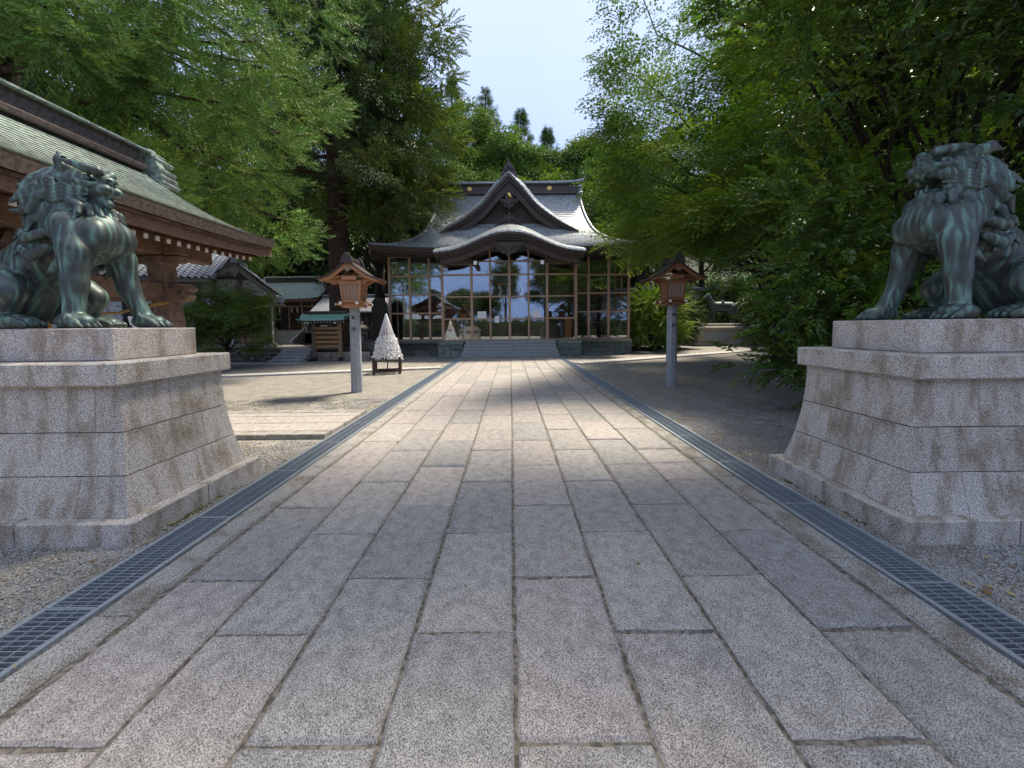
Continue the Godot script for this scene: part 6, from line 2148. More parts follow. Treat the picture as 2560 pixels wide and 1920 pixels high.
func build_small_things() -> void:
	rng.seed = 1908
	# tall dark standing stone by the hall corner, on rocks
	var f := Field.new()
	f.setup(v3(-0.7, -0.1, -0.5), v3(0.7, 2.6, 0.5), 0.05)
	f.cap(v3(0.0, 0.1, 0), v3(0.02, 1.95, 0), 0.36, 0.33, 0.1)
	f.cap(v3(0.12, 0.3, 0.03), v3(0.15, 1.85, 0), 0.25, 0.27, 0.1)
	f.cap(v3(-0.1, 1.3, 0.05), v3(-0.1, 2.0, 0), 0.28, 0.22, 0.1)
	var st := ob("standing_stone", f.mesh(), M.mossy_rock)
	st.position = v3(-6.75, 0.82, -19.2)
	tag(st, "tall round-topped dark mossy standing stone at the hall's corner", "standing stone")
	for q in [[-6.9, 0.40, -19.1, 0.95, 0.5, 0.6], [-8.0, 0.40, -19.3, 0.55, 0.35, 0.45], [-7.5, 0.62, -19.8, 0.5, 0.3, 0.5]]:
		var m := mb()
		m.blob(Vector3.ZERO, v3(q[3], q[4], q[5]), 14, 9, Basis.from_euler(v3(0.2, q[0], 0.1)))
		var o := ob("boulder", m, M.rock)
		o.position = v3(q[0], q[1], q[2])
		tag(o, ["wide weathered boulder under the dark standing stone", "low rounded boulder behind the plaque rack's post", "grey boulder beside the foot of the standing stone"][taken["boulder"] - 1], "boulder")
	var l := thing("stone_lantern", "small weathered stone lantern behind the standing stone", "lantern", v3(-8.75, 0.49, -22.0))
	var lm := mb()
	lm.lathe([Vector2(0.34, 0), Vector2(0.34, 0.16), Vector2(0.2, 0.24), Vector2(0.12, 0.3), Vector2(0.11, 0.62), Vector2(0.26, 0.7), Vector2(0.26, 0.76), Vector2(0.17, 0.78), Vector2(0.16, 1.0)], Vector3.ZERO, 6, true)
	ob("shaft", lm, M.granite_dirty, l)
	var lr := mb()
	lr.lathe([Vector2(0.16, 1.0), Vector2(0.42, 1.0), Vector2(0.40, 1.06), Vector2(0.2, 1.2), Vector2(0.07, 1.26), Vector2(0.09, 1.34), Vector2(0.05, 1.42), Vector2(0, 1.45)], Vector3.ZERO, 6, true)
	ob("cap_stone", lr, M.granite_dirty, l)
	var sp := ob("marker_post", bx(v3(0, 0.55, 0), v3(0.26, 1.1, 0.2), 0.02), M.granite_blue)
	sp.position = v3(-9.35, 0.49, -21.8)
	tag(sp, "plain blue grey stone marker post beside the small stone lantern", "marker")
	var sh := thing("storehouse", "low dark storehouse with pale grey roof between cedar and standing stone", "storehouse", v3(-10.2, 0.5, -25.5))
	ob("wall", bx(v3(0, 1.0, 0), v3(4.2, 2.0, 2.6)), M.wood_dark, sh)
	for k in 12:
		ob("slat", bx(v3(-1.95 + k * 0.355, 1.0, 1.32), v3(0.10, 1.9, 0.04)), M.wood_grey, sh)
	var sr := mb()
	sr.hexa([v3(-2.5, 2.0, 1.9), v3(2.5, 2.0, 1.9), v3(2.5, 3.1, 0), v3(-2.5, 3.1, 0), v3(-2.5, 2.1, 1.9), v3(2.5, 2.1, 1.9), v3(2.5, 3.2, 0), v3(-2.5, 3.2, 0)])
	sr.hexa([v3(-2.5, 2.0, -1.9), v3(2.5, 2.0, -1.9), v3(2.5, 3.1, 0), v3(-2.5, 3.1, 0), v3(-2.5, 2.1, -1.9), v3(2.5, 2.1, -1.9), v3(2.5, 3.2, 0), v3(-2.5, 3.2, 0)])
	ob("roof", sr, M.slate, sh)
	ob("ridge", bx(v3(0, 3.24, 0), v3(5.1, 0.16, 0.3), 0.03), M.tile_grey, sh)
	# stone drain covers by the hall steps
	for q in [[-3.3, -18.75, "flat stone drain cover beside the hall steps towards the fortune cone"], [3.2, -18.8, "flat stone drain cover beside the hall steps towards the maple"], [4.3, -19.6, "flat stone drain cover against the hall base below the wing glazing"]]:
		var o := ob("drain_cover", bx(Vector3.ZERO, v3(0.8, 0.06, 0.4), 0.012), M.green_stone_dark)
		o.position = v3(q[0], -0.015, q[1])
		tag(o, q[2], "drain cover")
	# grey signboard post in front of the tiled house
	var g := thing("sign_post", "plain grey upright signboard beside the garden tree", "signboard", v3(-12.2, -0.03, -14.2))
	ob("board", bx(v3(0, 1.0, 0), v3(0.36, 1.9, 0.08), 0.01), M.slate, g)
	ob("edge_post", bx(v3(-0.24, 0.95, 0), v3(0.1, 2.0, 0.1), 0.01), M.granite_blue, g)
	# fallen leaves on the shaded gravel and the slabs
	var lf := mb()
	lf.quad(v3(-0.028, 0.004, 0), v3(0, 0.0, 0.012), v3(0.03, 0.006, 0), v3(0, 0.002, -0.012))
	var xs := []
	var cs := []
	for k in 420:
		var x := (2.7 + 4.8 * pow(rng.randf(), 1.8)) * (1.0 if k % 3 else -1.0)
		var z := rng.randf_range(-9.0, -2.0)
		if absf(x) > 2.76 and absf(x) < 5.2 and absf(z + 3.28) < 0.76:
			continue
		xs.append(Transform3D(Basis.from_euler(v3(rng.randf_range(-0.3, 0.3), rng.randf() * TAU, rng.randf_range(-0.3, 0.3))) * rng.randf_range(0.7, 1.3), v3(x, -0.012, z)))
		cs.append(Color(0.45, 0.36, 0.16) if rng.randf() < 0.5 else Color(0.22, 0.12, 0.05))
	for k in 40: # blown into the gratings and against the kerbs
		xs.append(Transform3D(Basis.from_euler(v3(0, rng.randf() * TAU, 0)) * rng.randf_range(0.4, 0.8), v3((2.465 + rng.randf_range(-0.2, 0.17)) * (1.0 if k % 2 else -1.0), 0.012, rng.randf_range(-9.0, -1.5))))
		cs.append(Color(0.35, 0.26, 0.10) if k % 3 else Color(0.16, 0.10, 0.05))
	for k in 14:
		xs.append(Transform3D(Basis.from_euler(v3(0, rng.randf() * TAU, 0)) * 0.55, v3(rng.randf_range(-2, 2), 0.004, rng.randf_range(-6.0, -1.6))))
		cs.append(Color(0.12, 0.2, 0.03))
	var fl := scatter("fallen_leaves", lf.commit(), M.leaf_broad, xs, cs)
	tag(fl, "dry and green leaves fallen on the gravel and paving", "leaves", "", "stuff")

# ---------------------------------------------------------------- foliage
func leaf(m: MB, at: Vector3, dir: Vector3, up: Vector3, l: float, w: float, fold := 0.25) -> void:
	var side := dir.cross(up).normalized()
	var nrm := side.cross(dir).normalized()
	var mid := at + dir * l * 0.45
	var tip := at + dir * l - nrm * l * 0.12
	var a := mid + side * w * 0.5 + nrm * w * fold
	var b := mid - side * w * 0.5 + nrm * w * fold
	m.trio(at, a, tip, nrm)
	m.trio(at, tip, b, nrm)

func sprig(kind: String, sd: int) -> ArrayMesh:
	var r := RandomNumberGenerator.new()
	r.seed = sd
	var m := mb()
	match kind:
		"broad", "gloss":
			var n := 15 if kind == "broad" else 11
			var len_ := 0.42 if kind == "broad" else 0.40
			var l := 0.085 if kind == "broad" else 0.105
			m.tube([v3(0, 0, 0), v3(len_ * 0.5, 0.02, 0), v3(len_, 0.0, 0)], [0.006, 0.004, 0.002], 3, false)
			for k in n:
				var f := (k + 0.6) / n
				var a := k * 2.4 + r.randf() * 0.6
				var at := v3(len_ * f, 0.03 * sin(f * PI), 0)
				var dir := v3(0.65 + 0.5 * f, 0.25 * cos(a) + 0.1, sin(a) * (1.05 - 0.4 * f)).normalized()
				leaf(m, at, dir, v3(r.randf_range(-0.4, 0.4), 1, r.randf_range(-0.4, 0.4)).normalized(), l * r.randf_range(0.8, 1.25), l * 0.54)
		"maple":
			for k in 24:
				var a := r.randf() * TAU
				var d := sqrt(r.randf())
				var at := v3(0.2 + 0.30 * d * cos(a), r.randf_range(-0.03, 0.03) - 0.05 * d, 0.24 * d * sin(a))
				var dir := v3(cos(a) + 0.4, r.randf_range(-0.35, 0.1), sin(a)).normalized()
				for j in [-0.75, 0.0, 0.75]:
					leaf(m, at, dir.rotated(Vector3.UP, j), v3(r.randf_range(-0.25, 0.25), 1, r.randf_range(-0.25, 0.25)).normalized(), 0.062 * (1.0 if j == 0.0 else 0.78), 0.021, 0.1)
			m.tube([v3(0, 0, 0), v3(0.45, -0.04, 0)], [0.005, 0.002], 3, false)
		"cedar":
			# drooping frond: short curved needles all round upturned side shoots
			for b in 7:
				var a := b * 2.4
				var st := v3(0.05 + b * 0.055, 0.01 * b, 0)
				var dir := v3(1.0, 0.25 * cos(a), 0.8 * sin(a)).normalized()
				var l := r.randf_range(0.16, 0.26)
				for k in 9:
					var f := (k + 0.5) / 9.0
					var p := st + dir * l * f + v3(0, 0.05 * f * f - 0.03 * f, 0)
					var c := k * 2.1 + b
					var side := dir.cross(v3(0.2, 1, 0.1)).normalized()
					var nd := (dir * 0.9 + (side * cos(c) + side.cross(dir) * sin(c)) * 0.75).normalized()
					var w := nd.cross(dir).normalized() * 0.0105
					m.trio(p - w, p + w, p + nd * r.randf_range(0.055, 0.085) + v3(0, 0.012, 0), Vector3.UP)
		"far":
			for k in 26:
				var d := v3(r.randf_range(-1, 1), r.randf_range(-0.7, 0.8), r.randf_range(-1, 1)).normalized()
				var at := d * pow(r.randf(), 0.5) * 0.42
				var dir := (d + v3(r.randf_range(-0.6, 0.6), r.randf_range(-0.7, 0.2), r.randf_range(-0.6, 0.6))).normalized()
				leaf(m, at, dir, (d + Vector3.UP * 0.8).normalized(), r.randf_range(0.12, 0.20), 0.085)
		"farcedar":
			for k in 34:
				var a := r.randf() * TAU
				var at := v3(r.randf() * 0.7, r.randf_range(-0.12, 0.12), r.randf_range(-0.25, 0.25))
				var dir := v3(1.0, r.randf_range(-0.5, 0.5), r.randf_range(-0.9, 0.9)).normalized()
				leaf(m, at, dir, v3(0.3 * cos(a), 1, 0.3 * sin(a)).normalized(), r.randf_range(0.14, 0.26), 0.035, 0.1)
	return m.commit()

var SP := {}
func sprigs(kind: String) -> ArrayMesh:
	if not SP.has(kind):
		SP[kind] = sprig(kind, hash(kind) % 1000)
	return SP[kind]

# leaf clumps: list of [centre, radii, count]; sprigs look outward from `axis`
func crown(parent: Node3D, kind: String, m: Material, clumps: Array, tints: Array, size: Vector2, droop: float, flat := 0.5, axis_x := 0.0, axis_z := 0.0) -> void:
	var xf := []
	var cols := []
	for c in clumps:
		var ctr: Vector3 = c[0]
		var rad: Vector3 = c[1]
		var tint: Color = tints[rng.randi() % tints.size()]
		var k1 := rng.randf_range(0.82, 1.15)
		for k in int(c[2]):
			var d := v3(rng.randfn(), rng.randfn(), rng.randfn()).normalized()
			var p := ctr + d * rad * pow(rng.randf(), 0.45)
			var out := v3(p.x - axis_x, 0, p.z - axis_z).normalized()
			var dir := (out * 0.7 + d * 0.7 + v3(rng.randf_range(-0.4, 0.4), -droop + rng.randf_range(-0.25, 0.25), rng.randf_range(-0.4, 0.4))).normalized()
			var up := v3(rng.randf_range(-flat, flat), 1, rng.randf_range(-flat, flat)).normalized()
			var z := dir.cross(up).normalized()
			if not z.is_finite() or z.length() < 0.5:
				continue
			var y := z.cross(dir)
			var s := rng.randf_range(size.x, size.y) * (float(c[3]) if c.size() > 3 else 1.0)
			xf.append(Transform3D(Basis(dir * s, y * s, z * s), p))
			var g := k1 * rng.randf_range(0.72, 1.3)
			cols.append(Color(tint.r * g * rng.randf_range(0.85, 1.25), tint.g * g, tint.b * g, 1.0))
	stuff(scatter("crown", sprigs(kind), m, xf, cols, parent))

func limb(m: MB, a: Vector3, b: Vector3, r0: float, r1: float, sag := 0.1, wig := 0.1) -> void:
	var pts := []
	var rad := []
	var n := 7
	var l := (b - a).length()
	for k in n + 1:
		var f := float(k) / n
		var p := a.lerp(b, f) + v3(0, sag * l * sin(f * PI), 0)
		if k > 0 and k < n:
			p += v3(rng.randf_range(-wig, wig), rng.randf_range(-wig, wig), rng.randf_range(-wig, wig)) * l * 0.2
		pts.append(p)
		rad.append(lerpf(r0, r1, pow(f, 0.8)))
	m.tube(pts, rad, 6, false)

func trunk(parent: Node3D, h: float, r: float, lean: Vector3, m: Material, flute := false) -> void:
	var t := mb()
	var n := 16
	t.grid(20, n, func(a, b):
		var ang: float = a * TAU
		var f: float = b
		var rr: float = r * (1.0 - 0.85 * f) * (1.0 + 0.55 * exp(-f * h / (r * 1.6)))
		if flute:
			rr *= 1.0 + 0.06 * sin(ang * 7.0 + f * 3.0) + 0.04 * sin(ang * 13.0)
		return v3(cos(ang) * rr, -0.3 + (h + 0.3) * f, -sin(ang) * rr) + lean * f * f)
	ob("trunk", t, m, parent)

func shell(ctr: Vector3, rad: Vector3, n: int, cr: float, per: int, low := -0.6, squash := 0.5, inner := 0.45) -> Array:
	var out := []
	for k in n:
		var d := v3(rng.randfn(), rng.randfn(), rng.randfn()).normalized()
		if d.y < low:
			d.y = -d.y * 0.5
		var p := ctr + d.normalized() * rad * lerpf(inner, 1.0, pow(rng.randf(), 0.6))
		var r := cr * rng.randf_range(0.7, 1.35)
		out.append([p, v3(r, r * squash, r), per])
	return out

func broad_tree(called: String, label: String, cat: String, at: Vector3, h: float, rad: Vector3, n: int, kind: String, m: Material, tints: Array, group := "", size := Vector2(0.9, 1.5), cr := 0.9, per := 26) -> void:
	var t := thing(called, label, cat, at, 0.0, group)
	trunk(t, h * 0.75, 0.10 + h * 0.014, v3(rng.randf_range(-0.5, 0.5), 0, 0), M.bark_grey)
	var cs := shell(v3(0, h - rad.y, 0), rad, n, cr, per)
	var lm := mb()
	for k in range(0, cs.size(), 3):
		var c: Vector3 = cs[k][0]
		limb(lm, v3(0, minf(c.y * 0.62, h * 0.55), 0), c, 0.05 + h * 0.003, 0.012, 0.05, 0.25)
	ob("limbs", lm, M.bark_grey, t)
	if at.x > 11.0 and at.z > -29.0: # low boughs of the grove leave the horse in view
		cs = cs.filter(func(c):
			var px := seen_at(c[0] + at)
			return not (px.x > 1600 and px.x < 1930 and px.y > 660 and px.y < 885))
	crown(t, kind, m, cs, tints, size, 0.15)

func conifer(called: String, label: String, at: Vector3, h: float, r: float, n: int, tints: Array, group := "", size := Vector2(1.0, 1.6)) -> void:
	var t := thing(called, label, "tree", at, 0.0, group)
	trunk(t, h, 0.12 + h * 0.012, Vector3.ZERO, M.bark_cedar)
	var cs := []
	for k in n:
		var f := pow(rng.randf(), 0.8)
		var y := h * lerpf(0.12, 1.02, f)
		var a := rng.randf() * TAU
		var d := r * minf(1.0, (1.0 - f) * 2.3) * rng.randf_range(0.3, 1.05) + 0.02
		cs.append([v3(cos(a) * d, y, sin(a) * d), v3(0.7, 0.45, 0.7) * lerpf(1.2, 0.22, f), 16, lerpf(1.0, 0.5, f)])
	crown(t, "farcedar", M.leaf_cedar, cs, tints, size, 0.1)

# where a point of the scene falls in the photograph (its pixels), used to keep boughs off what the photograph leaves open
func seen_at(p: Vector3) -> Vector2:
	var cam: Camera3D = get_node("camera")
	var q := cam.transform.affine_inverse() * p
	return Vector2(1276.5 + 930.0 * q.x / -q.z, 864.7 - 930.0 * q.y / -q.z) if q.z < -0.1 else Vector2(-9999, -9999)

func build_trees() -> void:
	rng.seed = 1170
	var dark := [Color(0.060, 0.109, 0.028), Color(0.075, 0.131, 0.030), Color(0.051, 0.099, 0.034)]
	var mid := [Color(0.098, 0.181, 0.030), Color(0.128, 0.210, 0.034), Color(0.083, 0.160, 0.034)]
	var bright := [Color(0.165, 0.275, 0.034), Color(0.195, 0.290, 0.046), Color(0.135, 0.246, 0.046)]
	var cedar_green := [Color(0.083, 0.152, 0.030), Color(0.112, 0.189, 0.030), Color(0.063, 0.123, 0.032)]
	var cedar_dark := [Color(0.048, 0.090, 0.025), Color(0.068, 0.116, 0.028), Color(0.090, 0.142, 0.032)]
	# the great cedar behind the plaque rack
	var c := thing("cedar_tree", "giant cedar with a straight reddish trunk behind the plaque rack", "tree", v3(-9.1, 0.45, -20.2))
	trunk(c, 31.0, 0.62, v3(-0.5, 0, 0), M.bark_cedar, true)
	var cs := []
	var lm := mb()
	for k in 92:
		var f := pow(k / 92.0, 0.85)
		var y := lerpf(8.8, 30.0, f)
		var a := k * 2.399
		var reach := lerpf(5.6, 1.5, pow(f, 1.1)) * rng.randf_range(0.75, 1.1)
		var tip := v3(cos(a) * reach, y - 0.9 - reach * 0.12, sin(a) * reach * 0.9)
		limb(lm, v3(0, y, 0), tip, 0.13, 0.02, 0.08, 0.15)
		for j in 5:
			var q := v3(0, y, 0).lerp(tip, lerpf(0.35, 1.05, j / 4.0))
			cs.append([q + v3(rng.randf_range(-0.5, 0.5), -0.15, rng.randf_range(-0.5, 0.5)), v3(0.75, 0.55, 0.75), 16])
	ob("limbs", lm, M.bark_cedar, c)
	crown(c, "farcedar", M.leaf_cedar, cs, cedar_dark, Vector2(0.8, 1.35), 0.15)
	# the near cedar whose boughs hang over the pavilion roof
	var n := thing("cedar_tree", "old cedar with long drooping boughs over the pavilion roof", "tree", v3(-13.9, -0.03, -10.4))
	trunk(n, 24.0, 0.62, v3(0.3, 0, 0), M.bark_cedar, true)
	cs = []
	lm = mb()
	var ends := [[8.4, 7.9, 1.9, 8.6], [8.0, 6.6, 0.6, 9.2], [7.6, 9.0, 2.6, 9.8], [6.6, 6.0, -0.6, 8.2], [8.9, 9.9, 0.6, 12.0], [7.6, 11.5, 2.0, 13.0], [5.4, 5.4, 1.2, 7.2], [6.4, 12.8, -1.2, 14.0], [4.4, 8.2, 3.2, 9.4], [5.6, 7.4, 3.4, 8.8], [8.2, 8.6, -1.8, 10.4], [4.0, 10.5, 2.5, 11.5], [3.0, 6.2, -2.6, 7.4], [5.0, 9.5, -3.0, 10.6], [9.0, 12.0, -0.6, 14.0], [2.6, 9.0, 4.0, 9.6], [6.8, 5.0, -2.2, 7.4], [7.2, 10.4, -3.4, 12.0], [4.6, 4.6, -3.2, 6.2], [6.0, 14.5, 0.5, 15.5], [3.2, 12.6, 3.4, 13.4], [2.0, 5.4, 2.4, 6.4], [-4.0, 9.0, 2.0, 10.0], [-4.0, 12.0, -2.0, 13.0], [8.0, 13.8, 1.4, 15.2], [3.6, 15.5, 2.8, 16.0]]
	for e in ends:
		var tip := v3(e[0], e[1], e[2])
		var base := v3(0.15, e[3], 0.0)
		limb(lm, base, tip, 0.12, 0.02, 0.06, 0.18)
		for j in 7:
			var f := lerpf(0.3, 1.0, j / 6.0)
			var q := base.lerp(tip, f) + v3(0, 0.06 * sin(f * PI) * 6.0, 0)
			for s in 2:
				var side := v3(rng.randf_range(-0.5, 0.5), rng.randf_range(-0.55, 0.05), rng.randf_range(-0.8, 0.8))
				cs.append([q + side, v3(0.55, 0.40, 0.55), 24])
				if rng.randf() < 0.5:
					limb(lm, q, q + side * 1.1, 0.025, 0.006, 0.0, 0.1)
	ob("limbs", lm, M.bark_cedar, n)
	crown(n, "cedar", M.leaf_cedar, cs, [Color(0.160, 0.285, 0.034), Color(0.125, 0.245, 0.034), Color(0.195, 0.315, 0.038), Color(0.095, 0.190, 0.034)], Vector2(0.9, 1.5), 0.35)
	# light broadleaf tree that leans over the hall roof
	var b := thing("broadleaf_tree", "tall olive green broadleaf tree overhanging the hall's ridge beside the giant cedar", "tree", v3(-8.1, 0.45, -23.2))
	trunk(b, 18.0, 0.36, v3(0.8, 0, 0), M.bark_grey)
	cs = shell(v3(1.5, 14.5, 0.2), v3(3.9, 8.6, 3.0), 150, 0.75, 30, -0.8, 0.55, 0.3)
	cs.append_array(shell(v3(2.4, 9.4, 1.2), v3(2.3, 2.5, 1.6), 30, 0.6, 28, -0.9, 0.55, 0.3))
	cs.append_array(shell(v3(0.2, 7.5, 2.6), v3(3.4, 1.4, 1.4), 32, 0.6, 26, -0.9, 0.5, 0.3))
	lm = mb()
	for k in range(0, cs.size(), 2):
		var q: Vector3 = cs[k][0]
		limb(lm, v3(0.2, clampf(q.y * 0.7, 3.0, 14.0), 0), q, 0.07, 0.01, 0.04, 0.2)
	ob("limbs", lm, M.bark_grey, b)
	crown(b, "broad", M.leaf_broad, cs, [Color(0.150, 0.217, 0.034), Color(0.195, 0.246, 0.039), Color(0.128, 0.196, 0.039)], Vector2(1.1, 1.8), 0.2)
	# small garden tree before the tiled house
	var g := thing("garden_tree", "small round garden tree with layered leaves before the tiled house", "tree", v3(-11.6, -0.03, -15.2))
	trunk(g, 2.4, 0.09, v3(0.2, 0, 0), M.bark_grey)
	cs = shell(v3(0, 1.95, 0), v3(1.75, 1.55, 1.3), 70, 0.36, 24, -0.9, 0.4, 0.2)
	lm = mb()
	for k in range(0, cs.size(), 3):
		limb(lm, v3(0, 0.7, 0), cs[k][0], 0.03, 0.006, 0.03, 0.2)
	ob("limbs", lm, M.bark_grey, g)
	crown(g, "maple", M.leaf_maple, cs, mid, Vector2(0.8, 1.2), 0.1, 0.3)
	# maple over the open-mouth lion's side of the court
	var mp := thing("maple_tree", "spreading green maple reaching over the gravel beside the reddish lantern", "tree", v3(9.6, -0.03, -13.2))
	trunk(mp, 8.5, 0.26, v3(-0.6, 0, 0), M.bark_grey)
	cs = []
	lm = mb()
	for k in 270:
		var a := rng.randf_range(0, TAU)
		var rr := sqrt(rng.randf())
		var top := 13.5 - 7.0 * rr * rr
		var low := 5.2 - 1.6 * rr + 0.8 * sin(a * 3.0)
		var y := lerpf(low, top, pow(rng.randf(), 1.15))
		var p := v3(-1.6 + cos(a) * rr * 5.4, y, sin(a) * rr * 4.6 + 0.6)
		cs.append([p, v3(1.05, 0.20, 1.05) * rng.randf_range(0.7, 1.15), 34])
	for q in [[-6.9, 8.4, 2.0], [-6.6, 7.2, 2.4], [-6.2, 5.4, 2.2], [-6.4, 6.3, 1.6], [-5.6, 4.3, 2.6], [-5.0, 3.9, 3.0], [-6.0, 4.9, 0.6], [-6.3, 9.4, 1.2], [-6.0, 10.4, 1.8], [-6.6, 11.4, 2.2], [-6.2, 12.4, 1.4], [-4.4, 3.7, 3.2], [-4.9, 4.4, 4.0], [-6.9, 4.6, -1.6], [-6.6, 5.2, -3.2], [-7.0, 4.1, -3.0]]:
		for j in 3:
			cs.append([v3(q[0] + rng.randf_range(-0.1, 0.9), q[1] + rng.randf_range(-0.25, 0.25), q[2] + rng.randf_range(-0.7, 0.7)), v3(0.75, 0.16, 0.75), 26])
	var edge := [Vector2(-400, 1470), Vector2(0, 1500), Vector2(230, 1500), Vector2(330, 1535), Vector2(450, 1555), Vector2(560, 1560), Vector2(640, 1590), Vector2(670, 1690), Vector2(800, 1760)]
	# the court in front of the hall is open to the sun: only a few sprays reach out that far
	cs = cs.filter(func(c): return c[0].x + mp.position.x - 0.36 * c[0].y > 2.4 or rng.randf() < 0.5)
	cs = cs.filter(func(c): return seen_at(c[0] + mp.position).x > curve_y(edge, seen_at(c[0] + mp.position).y) - 10.0)
	for k in range(0, cs.size(), 5):
		var q: Vector3 = cs[k][0]
		limb(lm, v3(-0.2, clampf(q.y * 0.6, 1.6, 7.0), 0), q, 0.06, 0.008, 0.05, 0.2)
	ob("limbs", lm, M.bark_grey, mp)
	crown(mp, "maple", M.leaf_maple, cs, [Color(0.120, 0.235, 0.024), Color(0.155, 0.275, 0.026), Color(0.090, 0.185, 0.026), Color(0.185, 0.300, 0.028)], Vector2(1.0, 1.5), 0.12, 0.22)
	# camellia thicket behind the open-mouth lion; unseen boughs over the path added for shade
	var cm := thing("camellia_tree", "dense dark evergreen camellia with glossy leaves behind the open-mouth lion", "tree", v3(8.2, -0.03, -6.8))
	trunk(cm, 6.0, 0.22, v3(-0.4, 0, 0), M.bark_grey)
	cs = []
	lm = mb()
	var vol := [[v3(-0.3, 3.6, 0.3), v3(3.7, 3.6, 2.5), 150], [v3(-2.2, 2.0, 0.6), v3(1.6, 1.5, 1.0), 45], [v3(-2.5, 6.3, 2.3), v3(3.2, 2.0, 2.2), 150], [v3(0.2, 4.8, 3.2), v3(2.8, 3.0, 1.8), 110], [v3(-6.2, 9.0, 0.8), v3(3.0, 0.9, 1.9), 110], [v3(-3.6, 8.0, 5.4), v3(3.4, 1.3, 2.6), 70], [v3(-3.5, 0.95, 0.35), v3(0.5, 0.28, 0.35), 4], [v3(-2.6, 0.9, 0.6), v3(0.6, 0.4, 0.5), 5]]
	for w in vol:
		var list := shell(w[0], w[1], w[2], 0.55, 17, -1.0, 0.6, 0.2)
		for k in list.size():
			var p: Vector3 = list[k][0]
			if p.y < 0.45:
				p.y = 0.45 + rng.randf() * 0.4
				list[k][0] = p
			var wp := p + v3(8.2, 0, -6.8)
			if wp.z > -4.7 and wp.x < 5.8 and wp.y < 3.9: # keep clear of statue and pedestal
				continue
			var px := seen_at(wp)
			if px.x > 1050 and px.x < 1640 and px.y > -160 and px.y < 700: # open sky over the hall
				continue
			if px.x > 1560 and px.x < 1915 and px.y > 700 and px.y < 885: # the horse and its plinth stay in view
				continue
			cs.append(list[k])
			if k % 8 == 0:
				var a := v3(-0.3 + p.x * 0.25, clampf(p.y * 0.55, 0.5, 4.6), p.z * 0.25)
				limb(lm, a, p, 0.035, 0.005, 0.05, 0.22)
	ob("limbs", lm, M.bark_grey, cm)
	crown(cm, "gloss", M.leaf_gloss, cs, [Color(0.070, 0.150, 0.022), Color(0.090, 0.180, 0.022), Color(0.055, 0.115, 0.024), Color(0.125, 0.225, 0.022)], Vector2(0.8, 1.25), 0.05, 0.6)
	# a few yellowed leaves
	var yl := mb()
	for q in [[-3.9, 5.0, 2.4], [-3.86, 4.93, 2.42], [-3.95, 4.9, 2.38], [-1.2, 4.3, 2.2], [-2.2, 3.7, 1.8], [-0.6, 5.2, 3.0], [-2.0, 3.0, 1.6]]:
		leaf(yl, v3(q[0], q[1], q[2]), v3(rng.randf_range(-0.6, 0.6), -1, rng.randf_range(-0.2, 0.5)).normalized(), v3(0, 0.2, 1), 0.12, 0.05)
	ob("yellow_leaves", yl, mat("leaf_yellow", lin(0.55, 0.42, 0.03), 0.5), cm).set_meta("kind", "stuff")
	# shrubs beside the hall
	for q in [[8.6, -22.6, 2.0, 3.6, "rounded light green shrub at the hall's maple-side corner", bright], [10.6, -25.2, 1.7, 4.0, "dark evergreen shrub between hall corner and bronze horse", dark], [19.5, -26.0, 2.6, 4.5, "dark evergreen shrub beyond the horse plinth's far end", dark], [14.0, -31.0, 2.6, 4.6, "tall dark shrub behind the bronze horse", dark], [18.4, -31.4, 2.6, 5.4, "tall mid green shrub behind the horse plinth", mid]]:
		var s := thing("shrub", q[4], "shrub", v3(q[0], -0.03, q[1]))
		var st := mb()
		for k in 5:
			limb(st, v3(rng.randf_range(-0.1, 0.1), -0.1, 0), v3(rng.randf_range(-1, 1) * q[2] * 0.6, q[3] * 0.7, rng.randf_range(-1, 1) * q[2] * 0.5), 0.06, 0.015, 0.05, 0.15)
		ob("stems", st, M.bark_grey, s)
		crown(s, "broad", M.leaf_broad, shell(v3(0, q[3] * 0.52, 0), v3(q[2], q[3] * 0.46, q[2] * 0.8), 60, 0.5, 26, -1.0, 0.7, 0.5), q[5], Vector2(1.2, 1.8), 0.1)
	# wooded hill: named trees along the skyline first
	var sky := [[-2.7, -46.0, 29.6, 3.6, "c"], [1.5, -46.0, 27.2, 3.4, "c"], [4.8, -47.0, 25.6, 2.6, "c"], [-6.6, -45.0, 30.5, 4.0, "c"]]
	var lab := ["slender conifer on the hill skyline directly above the dormer gable's pavilion side", "broad conifer on the hill skyline above the dormer apex", "small pointed conifer on the hill skyline towards the maple", "tall conifer on the hill skyline next to the olive broadleaf tree"]
	for k in 4:
		var q: Array = sky[k]
		var y := terrain(q[0], q[1])
		conifer("hill_conifer", lab[k], v3(q[0], y - 0.3, q[1]), q[2] - y, q[3], 170, mid)
